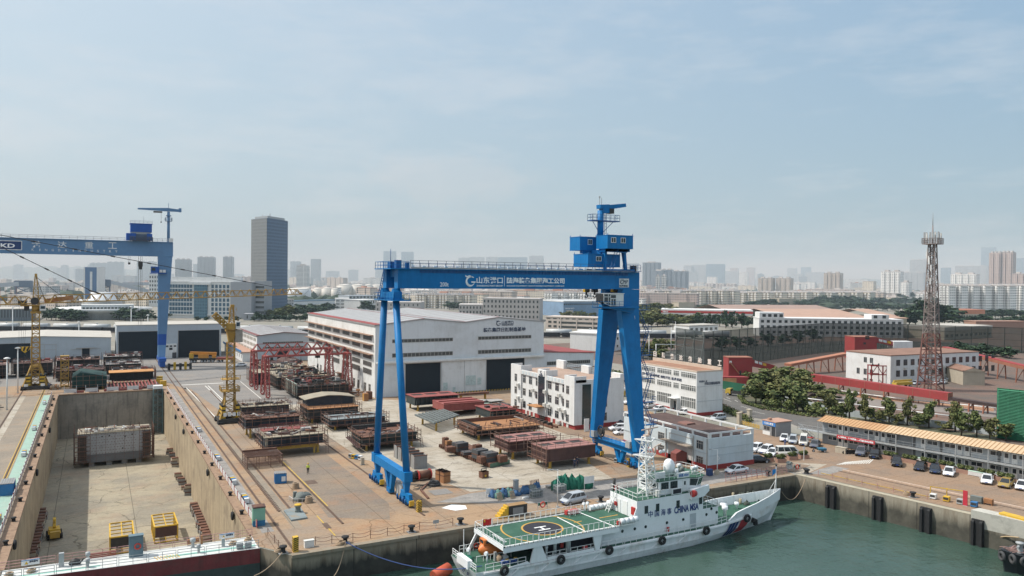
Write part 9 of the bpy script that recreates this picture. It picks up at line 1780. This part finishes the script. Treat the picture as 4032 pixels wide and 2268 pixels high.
def zR(name,lab,cat,c,u0,u1,vb0,vb1,vt,depth,wm,cols,rows,ww=.55,wh=.5,rm=None,z0=.08,roofh=.5,grp=None,wmat=None,frame=None,cap=True):
 a,b=G(c,u0,vb0),G(c,u1,vb1);L_=(b-a).length;h=HZ(c,u0,vt,a);t=zT(name,lab,cat,(a.x,a.y,0),math.atan2(b.y-a.y,b.x-a.x),grp);MB().box(0,L_,0,depth,0,h).build('wall',wm,t)
 if cap:MB().box(-.3,L_+.3,-.3,depth+.3,h,h+roofh).build('roof',rm or wm,t)
 if cols and rows:
  pw,ph=L_/cols,h*(1-z0)/rows;w_=MB().box(-pw*ww/2,pw*ww/2,-.12,.02,0,ph*wh).mesh('window',[wmat or MWB])
  for i in range(cols):
   for j in range(rows):link('window',w_,t,(pw*(i+.5),0,h*z0+ph*(j+.25)))
 return t,L_,h
M_SCHOOL=mat('school_grey',(.46,.43,.41),.85,.06,.1,streak=.15);M_CREAMB=mat('school_cream',(.56,.48,.42),.85,.06,.1,streak=.15);M_BLUEB=mat('depot_blue',(.19,.29,.42),.7,.2,.1)
zR('office_block','grey four-storey block with evenly spaced windows behind the hall','building',3,0,575,1240,1250,1020,26,M_SCHOOL,15,4,.42,.5);zR('office_block','grey three-storey wing beside the taller grey block behind the hall','building',3,-240,-6,1238,1240,1085,30,M_SCHOOL,7,3,.42,.5)
zR('office_block','low grey block behind the blue girder legs','building',2,1490,1940,900,905,800,30,M_SCHOOL,10,2,.25,.5)
t,L_,h=zR('school','long cream three-storey school with open corridors behind the crane','school',3,640,1180,1325,1345,1205,16,M_CREAMB,0,0)
for j in range(2):MB().box(L_*.25,L_*.97,-.05,.05,h*(.12+.36*j),h*(.3+.36*j)).build('corridor',MWB,t)
for i in range(3):MB().box(L_*(.28+.3*i),L_*(.28+.3*i)+.6,-.3,.05,0,h).build('pilaster',M_CREAMB,t)
for i in range(8):MB().box(L_*(.02+.12*i),L_*(.09+.12*i),-.1,.05,h*.86,h*.93).build('attic_slot',MWB,t)
for x in(.05,.15):
 for j in range(2):MB().box(L_*x,L_*(x+.06),-.1,.05,h*(.15+.36*j),h*(.33+.36*j)).build('window',MWB,t)
t,L_,h=zR('depot','blue-walled depot with white lettering behind the crane hooks','depot',3,820,1190,1205,1200,1055,40,M_BLUEB,0,0,rm=M_HALL,roofh=1.2);MB().box(L_*.08,L_*.26,-.15,.0,0,h*.45).build('entrance',M_CREAMB,t);text('lettering','码头仓储 日照港',M_LET,L_*.24,h*.09,t,(L_*.17,-.2,h*.57),FR,.03)
for i in range(18):MB().box(L_*(i+.2)/18,L_*(i+.8)/18,-.1,.02,h*.8,h*.9).build('window',MWB,t)
t,L_,h=zR('office_building','broad white office building with a glazed middle bay behind the left crane leg','office',1,1695,2470,1215,1225,850,36,MRE,0,0)
w_=MB().box(0,1.9,-.15,.02,0,2.6).mesh('window',[mat('window_blueglass',(.06,.12,.17),.2,.4,.2)])
for j in range(7):
 for i in range(8):
  if j>0 or True:
   x=L_*(.03+.038*i);link('window',w_,t,(x,0,h*(.09+.125*j)))
   if i<6:link('window',w_,t,(L_*(.58+.05*i),0,h*(.09+.125*j)))
MB().box(L_*.36,L_*.53,-1.2,.05,0,h*.96).build('glass_bay',facade('bay_glass',(.12,.22,.28),(.06,.13,.18),2,2.4,.8,.75),t);MB().box(L_*.3,L_*.58,-1.6,.0,h*.93,h*1.0).box(0,L_,-.8,0,h*.09,h*.12).build('cornice',MRE,t)
MB().box(L_*.85,L_*1.12,-3,20,0,h*1.02).box(L_*1.12,L_*1.24,4,20,0,h*1.05).build('grey_wing',mat('wing_grey',(.33,.34,.36),.7,.08,.1),t);MB().box(L_*.05,L_*.95,2,6,h+.5,h+4).build('roof_clutter',MRE,t)
for j in range(6):MB().box(L_*1.13,L_*1.24,3.8,4,h*(.15+.14*j),h*(.21+.14*j)).build('window',MWB,t)
zR('annex','small grey annex beside the broad white office building','building',1,2470,2620,1240,1240,1180,12,mat('wing_grey',(.33,.34,.36),.7,.08,.1),2,1,.15,.6)
p=G(1,1050,1215);t=zT('round_hall','low round white exhibition hall with disc roof in the park','hall',(p.x,p.y,0));k=p.xy.length/FPX*.3882;MB().lathe([(330*k,0),(330*k,55*k),(400*k,75*k),(400*k,92*k),(60*k,100*k)],40).build('disc',MRE,t);MB().lathe([(150*k,95*k),(150*k,150*k),(190*k,155*k),(190*k,165*k),(100*k,170*k),(100*k,230*k)],36).build('upper_drum',M_HALL,t)
MB().box(-170*k,230*k,-345*k,-200*k,60*k,130*k).build('front_wing',MRE,t)
for i in range(14):MB().box((-160+i*27)*k,(-142+i*27)*k,-348*k,-344*k,75*k,108*k).build('window',MWB,t)
zR('warehouse','grey shed with dark flank far left behind the tower crane','shed',1,-60,310,1250,1245,1130,40,mat('shed_dark',(.14,.16,.18),.7,.1),12,1,.3,.8,rm=MCR)
t,L_,h=zR('office_block','slim block with a blue face and white frame beyond the crane cables','building',1,862,980,1100,1100,706,30,mat('face_blue',(.08,.16,.3),.6,.1),0,0);MB().box(-1.2,0,-.3,30,0,h+1).box(L_,L_+1.2,-.3,30,0,h+1).box(L_*.42,L_*.62,-.3,0,0,h*.9).build('frame',MRE,t)
zR('apartment_block','narrow white flats glimpsed beside the faded crane leg','building',1,1510,1610,1100,1100,780,20,MRE,4,7,.5,.5)
for k_,(u0,v0,u1,v1,D,lab)in enumerate(((-20,905,190,890,900,'grey overhead conveyor far left'),(1050,850,1500,960,1050,'pale sloping conveyor gallery behind the crane cables'),(1240,885,1560,885,1100,'level conveyor gallery behind the sloping one'))):
 def PP(u,v):d=ray(1,u,v);return EYE+d*(D/math.hypot(d.x,d.y))
 a,b=PP(u0,v0),PP(u1,v1);gallery(lab,a,b,5,4,mat('conveyor_pale',(.4,.43,.46),.7,.1),4,open_=True)
for u,v,tv in((240,1050,840),(1040,1000,830)):p=at_dist(u*.3882,950);t=zT('conveyor_tower','steel conveyor tower far left' if u<500 else 'steel conveyor tower behind the crane cables','tower',(p.x,p.y,0));MB().lattice((0,0,0),(0,0,HZ(1,u,tv,p)),14,14,4,1.2,.8).build('frame',mat('steel_bluegrey',(.12,.16,.22),.7),t);MB().box(-8,8,-8,8,HZ(1,u,tv,p)*.75,HZ(1,u,tv,p)).build('housing',mat('steel_bluegrey',(.12,.16,.22),.7),t)
M_TANK=mat('tank_cream',(.62,.59,.53),.6,.05,.05,streak=.1)
for k_,(u0,u1,vb,vt)in enumerate(((610,860,795,660),(725,850,770,655),(780,830,770,700),(828,865,770,700),(865,962,770,660),(958,1060,773,655),(1052,1125,775,660),(1122,1280,762,622),(1255,1420,762,622),(1385,1480,740,622),(1452,1600,740,625),(600,700,790,690))):
 p=G(2,(u0+u1)/2,vb);r=(u1-u0)/2*.3882/FPX*p.xy.length;h=HZ(2,(u0+u1)/2,vt,p);t=zT('oil_tank',('wide low grey oil tank' if k_==0 else 'domed cream oil tank, %s in the tank farm'%('','half hidden by the wide one','smallest','second smallest','first of the middle trio','second of the middle trio','third of the middle trio','first of the tall pair','second of the tall pair','behind the tall pair','cut off by the blue crane','at the far end')[k_]),'tank',(p.x,p.y+r,0),0,'oil tanks');MB().lathe([(r,0),(r,h*.92)],32).build('shell',M_TANK if k_ else M_HALL,t);MB().lathe([(r,h*.92),(r*.7,h*1.0),(r*.3,h*1.04),(.3,h*1.05)],32).build('dome_roof',M_TANK,t)
 st_=MB()
 for i in range(10):a0,a1=R(-120+i*7),R(-113+i*7);st_.bar((r*1.01*math.cos(a0),r*1.01*math.sin(a0),h*.09*i),(r*1.01*math.cos(a1),r*1.01*math.sin(a1),h*.09*(i+1)),1.0,.5)
 st_.build('spiral_stair',MST,t)
zR('warehouse','long blue-edged shed before the oil tanks','shed',2,610,1080,830,815,795,9,M_HALL,0,0,rm=mat('roof_steelblue',(.14,.22,.3),.7),roofh=1.5)
zR('office_block','white block with dark window strips beside the crane leg','building',2,1085,1225,870,870,765,24,MRE,3,3,.7,.3);zR('office_block','blue-grey block with tall dark windows near the tanks','building',2,1220,1500,840,835,735,24,mat('block_bluegrey',(.38,.42,.46),.8,.06),8,3,.5,.6);zR('office_block','low white block with arched windows beyond the hall','building',2,1335,1530,880,870,780,20,MRE,8,2,.45,.6)
M_WAG=mat('wagon_silver',(.50,.51,.50),.45,.1,.3,dirt=(.3,.3,.3),damt=.4);M_WAGD=mat('wagon_dark',(.02,.022,.027),.7,.2)
RA,RB=GX(1,0,1330,-60),G(3,2200,1432)
RA=G(1,-40,1345);RB=G(3,2260,1428);dirR=(RB-RA).normalized()
struct('railway_bed',MB().bar(RA-dirR*60+V(0,0,.1),RB+dirR*40+V(0,0,.1),9,.2),mat('railway_ballast',(.14,.12,.11),.95,.2,.3),'railway ballast behind the halls')
wn=0;Ltot=(RB-RA).length;x=0;angR=math.atan2(dirR.y,dirR.x);wproto=None
while x<Ltot:
 p=RA+dirR*(x+6)
 if wproto is None:
  t=zT('tank_wagon','silver tank wagon in the long train behind the halls','wagon',(p.x,p.y,0),angR,'tank wagons of the long train');MB().tube((-7.2,0,3.0),(7.2,0,3.0),1.6,n=14).build('tank',M_WAG,t);MB().box(-7.8,7.8,-1.2,1.2,1.0,1.5).build('underframe',M_WAGD,t);MB().box(-5.8,-4,-1,1,.25,1).box(4,5.8,-1,1,.25,1).build('bogie',M_WAGD,t);MB().tube((0,0,4.5),(0,0,5.1),.5,n=10).build('dome_hatch',M_WAG,t);wproto=t
 else:dup(wproto,(p.x,p.y,0),angR)
 x+=17.5;wn+=1
q=V(dirR.y,-dirR.x,0)*7;t=zT('coal_wagons','line of dark low hopper wagons in front of the tank train','wagon',tuple((RA+RB)/2+q))
for i in range(24):p=(RA+dirR*(10+i*16)+q)-t.location;o=MB().box(-7.4,7.4,-1.3,1.3,.9,3.1).build('hopper',M_WAGD,t,(p.x,p.y,0),angR)
t,L_,h=zR('petrol_station','petrol station with a long white canopy banded in red','petrol station',3,1805,2430,1260,1275,1180,30,MRE,0,0,cap=False)if False else(None,0,0)
a,b=G(3,1810,1262),G(3,2430,1275);h=HZ(3,1810,1125,a);L_=(b-a).length;t=zT('petrol_station','petrol station with a long white canopy banded in red','petrol station',(a.x,a.y,0),math.atan2(b.y-a.y,b.x-a.x));MB().box(0,L_,0,26,h*.62,h).build('canopy',MRE,t);MB().box(-.1,L_+.1,-.15,0,h*.74,h*.9).build('red_band',M_RED,t);MB().box(L_,L_*1.5,4,30,h*.6,h).build('canopy_wing',MRE,t);MB().box(L_,L_*1.5,3.8,4,h*.74,h*.9).build('red_band',M_RED,t);MB().box(L_*.66,L_*1.2,10,24,0,h*.6).build('shop',MRE,t);text('lettering','中国石化',M_LET,L_*.09,h*.12,t,(L_*.07,-.2,h*.82),FR,.02)
for i in range(5):MB().box(L_*(.08+.2*i),L_*(.08+.2*i)+1,6,7,0,h*.62).build('canopy_post',MST,t)
zR('store_building','small white flat-roofed building with a cream roof beside the tank train','building',3,2095,2390,1390,1375,1300,12,MRE,6,1,.5,.5,rm=MCR);zR('shed','white two-storey workshop wall behind the hall annex','shed',12,330,510,275,240,60,20,MRE,3,2,.25,.3)
t,L_,h=zR('factory_block','long white four-storey works building half hidden by the dust screen','factory',4,397,1575,1050,1068,908,16,MRE,24,3,.5,.5);MB().box(0,L_*.17,-.05,12,h,h*1.36).box(L_*.785,L_*.905,-.05,12,h,h*1.3).build('roof_storey',MRE,t)
for x in(.02,.06,.1,.14,.8,.86):MB().box(L_*x,L_*(x+.024),-.15,.0,h*1.1,h*1.27).build('window',MWB,t)
for i in range(25):MB().box(L_*i/24-.3,L_*i/24+.3,-.3,.0,0,h).build('pilaster',MRE,t)
for k_,(u0,u1,vb,vt,lab)in enumerate(((620,1320,905,848,'pink-roofed factory shed behind the long white works'),(1460,1610,905,868,'pink-roofed shed end beyond the long white works'),(190,1120,860,815,'brown-roofed factory shed farther behind the white works'))):
 a,b=G(4,u0,vb+70),G(4,u1,vb+70);D1=60;t=zT('factory_shed',lab,'shed',(a.x,a.y,0),math.atan2(b.y-a.y,b.x-a.x));L_=(b-a).length;h=HZ(4,u0,vb,a);MB().box(0,L_,0,D1,0,h).build('wall',MTW,t);r=MB().add([(-1,-1,h),(L_+1,-1,h),(L_+1,D1*.8,h+5),(-1,D1*.8,h+5)],[(0,1,2,3)]).add([(-1,D1*.8,h+5),(L_+1,D1*.8,h+5),(L_+1,D1*1.4,h),(-1,D1*1.4,h)],[(0,1,2,3)]);r.build('roof',mat('roof_pink',(.42,.27,.2),.8,.12,.1)if k_<2 else mat('roof_brownpink',(.32,.22,.18),.8,.15,.1),t)
 for i in range(int(L_/9)):MB().box(i*9+3,i*9+4,-.5,D1*.7,h+.4,h+.5).build('skylight',mat('skylight_brown',(.16,.1,.09),.8),t)if i%2 and k_<2 else None
a,b=G(4,1985,905),G(4,2250,905);t,L_,h=zR('shed','orange-roofed long shed right of the lattice mast','shed',4,1985,2250,915,915,870,20,MTW,12,1,.5,.5,rm=mat('roof_orange_far',(.5,.2,.12),.8),roofh=4)
zR('shop_row','low building with a red fascia sign near the picture edge','shop',4,2180,2600,985,985,935,12,M_BOX,0,0);zR('shed','tan gable-ended store behind the dust screen','shed',4,1920,2310,1085,1060,1010,25,MTW,10,1,.5,.3,rm=MCR,roofh=2)
for u0,u1,vt,vb,lab in((1990,2150,1060,1115,'plain grey box building among the trees'),(560,700,745,815,'low grey-green block by the flats')):c=3 if u0>1000 else 4;zR('store_building',lab,'building',c,u0,u1,vb,vb,vt,20,MTW,0,0)
def zF(c,u0,u1,vb,vt,n,sty,lab,grp,storeys,depth=12,seed=0,roof=None):
 rnd=random.Random(seed)
 for i in range(n):
  a0,a1=u0+(u1-u0)*i/n,u0+(u1-u0)*(i+.93)/n;x0,y0,k=WIN[c];p=G(c,(a0+a1)/2,vb);D=p.xy.length+rnd.uniform(-8,8)
  t=zC(x0+a0*k,x0+a1*k,y0+(vt+rnd.uniform(-4,4))*k,D,sty,lab,grp,depth,R(-32),bays=3,crown=0,roof=roof)
  w=abs(a1-a0)*k/FPX*D;h=HZ(c,(a0+a1)/2,vt,p)
  bl=MB()
  for j in range(storeys):
   for b_ in range(3):x=-w/2+w*(b_+.5)/3;bl.box(x-w*.1,x+w*.1,-2.5,-1.6,h*(j+.12)/storeys,h*(j+.5)/storeys)
  link('balcony',bl.mesh('balcony',[MRE]),t);ro=MB()
  for b_ in range(3):x=-w/2+w*(b_+.5)/3;ro.add([(x-w*.13,-2,h+.3),(x+w*.13,-2,h+.3),(x,-2,h+2.6),(x-w*.13,depth*.6,h+.3),(x+w*.13,depth*.6,h+.3),(x,depth*.6,h+2.6)],[(0,1,2),(0,2,5,3),(1,4,5,2)])
  link('dormer',ro.mesh('dormer',[M_CR]),t)
zF(4,-10,190,770,690,2,'cream','cream five-storey flats at the near end of the long row','cream flats, near end of the row',5,seed=1);zF(4,190,1330,790,695,11,'cream','cream five-storey flats with gabled balconies in the long row','cream flats of the long row',5,seed=2)
zF(3,1590,2576,1100,945,9,'cream','cream five-storey flats in the row beyond the wood','cream flats beyond the wood',6,seed=3);zF(3,1590,1860,1075,990,2,'pink','salmon flats with balconies directly beyond the crane','salmon flats beyond the crane',4,seed=4);zF(3,2050,2576,1060,975,5,'tan','tan flats in the second row beyond the wood','tan flats beyond the wood',4,seed=5)
zF(2,1900,2480,860,728,5,'cream','cream flats with pitched balcony roofs under the girder','cream flats under the girder',6,seed=6);zF(3,620,1180,1085,965,5,'white','white flats seen under the crane hooks','white flats under the hooks',4,seed=7);zF(3,-100,1180,1010,935,12,'white','low white flats in the rows under the girder','white flats under the girder',3,seed=8);zF(2,1830,2576,760,690,8,'white','white flats in the farther rows under the girder','white flats in far rows',3,seed=9)
zF(4,1880,2576,850,640,7,'white','white eleven-storey flats with stacked balconies, long front at the right','white high flats at the right',11,seed=10);zF(4,1690,1800,780,705,1,'white','white flats just left of the lattice mast',None,6,seed=11)
zF(3,1590,1760,940,840,2,'white','white eight-storey flats beside the rigid crane leg','white flats beside the crane leg',7,seed=12);zF(3,1910,2060,945,845,1,'white','white block with square windows beyond the crane',None,7,seed=13);zF(3,2265,2390,900,800,1,'white','stepped white flats standing above the tan rows',None,7,seed=14);zF(3,2070,2260,930,860,2,'white','white flats before the dark towers','white flats before the dark towers',5,seed=15);zF(3,2250,2576,940,870,3,'pink','pinkish flats above the long cream row','pinkish flats above the row',5,seed=16)
for u0,u1,vt in((1755,1800,795),(1815,1865,790)):zC(1900+u0*.3882,1900+u1*.3882,780+vt*.3882,1300,'band','white tower with curved balconies, %s of two beside the crane leg'%('first' if u0<1800 else 'second'),bays=2,crown=1,name='tower_block',cat='tower block',depth=14)
rnd=random.Random(77);sty=('white','white','cream','grey','tan','band','pink')
zones=[(0,1000,900,3800,72),(1130,1560,1250,3800,36),(1560,2560,950,3800,76),(2480,3560,1300,4200,82),(3540,4060,1500,4200,38)]
for u0,u1,d0,d1,n in zones:
 for i in range(n):
  u=rnd.uniform(u0,u1);D=d0+(d1-d0)*rnd.random()**1.7;w=rnd.uniform(28,70)/D*FPX;hgt=rnd.choice((9,12,15,16,18,20,26,32))if D>2200 else rnd.choice((8,10,12,14,17));p=at_dist(u+w/2,D)
  a=at_dist(u,D);L_=rnd.uniform(40,105);t=zT('city_block','low pale block in the hazy carpet of the distant city','building',(a.x,a.y,0),-YAW+rnd.uniform(-.85,-.2),'distant low city blocks');m=MB().box(0,L_,0,14,0,hgt)
  for b_ in range(3):m.box(L_*(.1+.3*b_),L_*(.24+.3*b_),-1.4,0,0,hgt*.97)
  m.build('wall',F_[sty[rnd.randrange(7)]],t);r=MB().box(-.3,L_+.3,-.3,14.3,hgt,hgt+.7)
  for b_ in range(2):r.box(L_*(.2+.4*b_),L_*(.33+.4*b_),4,9,hgt+.7,hgt+3)
  r.build('roof',M_CR if rnd.random()<.75 else M_CRR,t)
for i in range(46):
 u=rnd.uniform(0,4032);D=rnd.uniform(4800,7200);hgt=rnd.uniform(45,105);w=rnd.uniform(35,80);a=at_dist(u,D);t=zT('tower_block','faint tower block lost in the haze of the skyline','tower block',(a.x,a.y,0),-YAW+rnd.uniform(-.3,.3),'faint distant tower blocks');MB().box(0,w,0,18,0,hgt).box(w*.3,w*.7,3,15,hgt,hgt+5).build('wall',F_['grey'],t);MB().box(-.4,w+.4,-.4,18.4,hgt,hgt+1).build('roof',M_CR,t)
rnd=random.Random(5);wd=MB()
for i in range(450):
 u=rnd.uniform(0,4032);D=rnd.uniform(1000,4200);p=at_dist(u,D);r=rnd.uniform(6,13);wd.blob((p.x,p.y,2),(r*1.6,r,rnd.uniform(4,8)),i,7,4,.35)
tag(wd.build('distant_woods',mat('woods_green',(.035,.055,.03),.95,.4,.05)),'dark street trees scattered through the distant city',None,None,'stuff')
for u,v,tv,lab in((910,345,175,'white signal mast with a long arm over the road'),):
 p=G(12,u,v);h=HZ(12,u,tv,p);t=zT('signal_mast',lab,'signal mast',(p.x,p.y,0));q=GY(12,1340,188,p.y)if False else None;MB().tube((0,0,0),(0,0,h),.18,n=8).build('pole',MWP,t);MB().bar((0,0,h-.2),(12,-7,h),.25).build('arm',MWP,t)
for u,v,tv,lab in((820,375,60,'street lamp nearest the rigid crane leg'),(1100,300,-40,'street lamp by the road island'),(1155,175,-110,'street lamp by the hazard-striped kerb')):p=G(12,u,v);lamp(p,HZ(12,u,tv,p),lab,.18,MWP,1.6)
SUN_EL=R(54);SHX,SHY=.86,-.51
w=bpy.data.worlds.new('World');sc.world=w;w.use_nodes=True;nt=w.node_tree
bg=nt.nodes['Background']
sky=N(nt,'ShaderNodeTexSky',sky_type='NISHITA');sky.sun_disc=False;sky.sun_elevation=SUN_EL
sky.sun_rotation=math.atan2(-SHX,-SHY);sky.altitude=20;sky.air_density=1.0;sky.dust_density=4.;sky.ozone_density=1.
tc=N(nt,'ShaderNodeTexCoord')
mp=N(nt,'ShaderNodeMapping',ins={'Scale':(1.6,1.6,7.)});L(nt,tc.outputs['Generated'],mp.inputs[0])
n1=noise(nt,mp.outputs[0],1.5,6,.6)
n1=zM(nt,'ADD',zM(nt,'MULTIPLY',n1,.7),zM(nt,'MULTIPLY',noise(nt,mp.outputs[0],6.,5,.65),.3));cl=ramp(nt,n1,.47,.66)
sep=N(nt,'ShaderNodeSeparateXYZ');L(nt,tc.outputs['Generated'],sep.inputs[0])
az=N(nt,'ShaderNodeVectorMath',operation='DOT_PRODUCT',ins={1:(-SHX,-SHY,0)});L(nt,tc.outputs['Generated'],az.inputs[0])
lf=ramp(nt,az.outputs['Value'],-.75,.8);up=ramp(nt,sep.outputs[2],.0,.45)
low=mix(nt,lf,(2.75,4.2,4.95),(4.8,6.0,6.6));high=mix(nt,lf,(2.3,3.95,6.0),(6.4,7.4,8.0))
veil=mix(nt,up,low,high);veil=mix(nt,ramp(nt,sep.outputs[2],.42,.9),veil,(8.6,9.4,10.2));veil=mix(nt,zM(nt,'MULTIPLY',cl,.5),veil,(6.4,6.85,7.2))  # overhead sky, out of view, brightened as added fill for shaded front faces
pc=ray(15,1780,705).normalized()
dv=N(nt,'ShaderNodeVectorMath',operation='SUBTRACT',ins={1:tuple(pc)});L(nt,tc.outputs['Generated'],dv.inputs[0]);dm=N(nt,'ShaderNodeVectorMath',operation='MULTIPLY',ins={1:(8.,8.,30.)});L(nt,dv.outputs[0],dm.inputs[0]);ln=N(nt,'ShaderNodeVectorMath',operation='LENGTH');L(nt,dm.outputs[0],ln.inputs[0])
pf=zM(nt,'MULTIPLY',ramp(nt,zM(nt,'ADD',ln.outputs['Value'],zM(nt,'MULTIPLY',noise(nt,tc.outputs['Generated'],26.,5,.6),-1.4)),.35,-.1),.3)
veil=mix(nt,pf,veil,(6.6,6.5,6.5))
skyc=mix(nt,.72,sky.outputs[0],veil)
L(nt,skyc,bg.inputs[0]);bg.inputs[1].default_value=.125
sl=bpy.data.lights.new('sun','SUN');sl.energy=4.0;sl.angle=R(.6);sl.color=(1,.955,.88)
so=bpy.data.objects.new('sun',sl);COL.objects.link(so)
d=Vector((SHX*math.cos(SUN_EL),SHY*math.cos(SUN_EL),-math.sin(SUN_EL)))
so.rotation_euler=d.to_track_quat('-Z','Y').to_euler()
hz=MB().box(-9000,12000,-600,13000,-30,260)
hm=bpy.data.materials.new('haze');hm.use_nodes=True;nt=hm.node_tree;nt.nodes.clear()
vo=N(nt,'ShaderNodeVolumeScatter',ins={'Color':(.74,.9,1,1),'Density':.00042,'Anisotropy':0.});mo=N(nt,'ShaderNodeOutputMaterial')
L(nt,vo.outputs[0],mo.inputs['Volume'])
hs=N(nt,'ShaderNodeSeparateXYZ');L(nt,N(nt,'ShaderNodeNewGeometry').outputs['Position'],hs.inputs[0])
L(nt,zM(nt,'ADD',zM(nt,'MULTIPLY',ramp(nt,zM(nt,'ADD',hs.outputs[1],zM(nt,'MULTIPLY',hs.outputs[0],.3)),220.,750.),.00021),.00005),vo.inputs['Density'])
ho=struct('sky_haze',hz,hm,'pale summer haze lying over the port and the city')
sc.view_settings.view_transform='Standard';sc.view_settings.look='None';sc.view_settings.exposure=0
c=sc.cycles
c.max_bounces=6;c.diffuse_bounces=2;c.glossy_bounces=2;c.transmission_bounces=2;c.transparent_max_bounces=8;c.volume_bounces=0
c.volume_step_rate=3.;c.volume_max_steps=128;c.use_denoising=True;c.denoiser='OPENIMAGEDENOISE';c.use_adaptive_sampling=True;c.adaptive_threshold=.01
c.sample_clamp_indirect=6;c.caustics_reflective=False;c.caustics_refractive=False
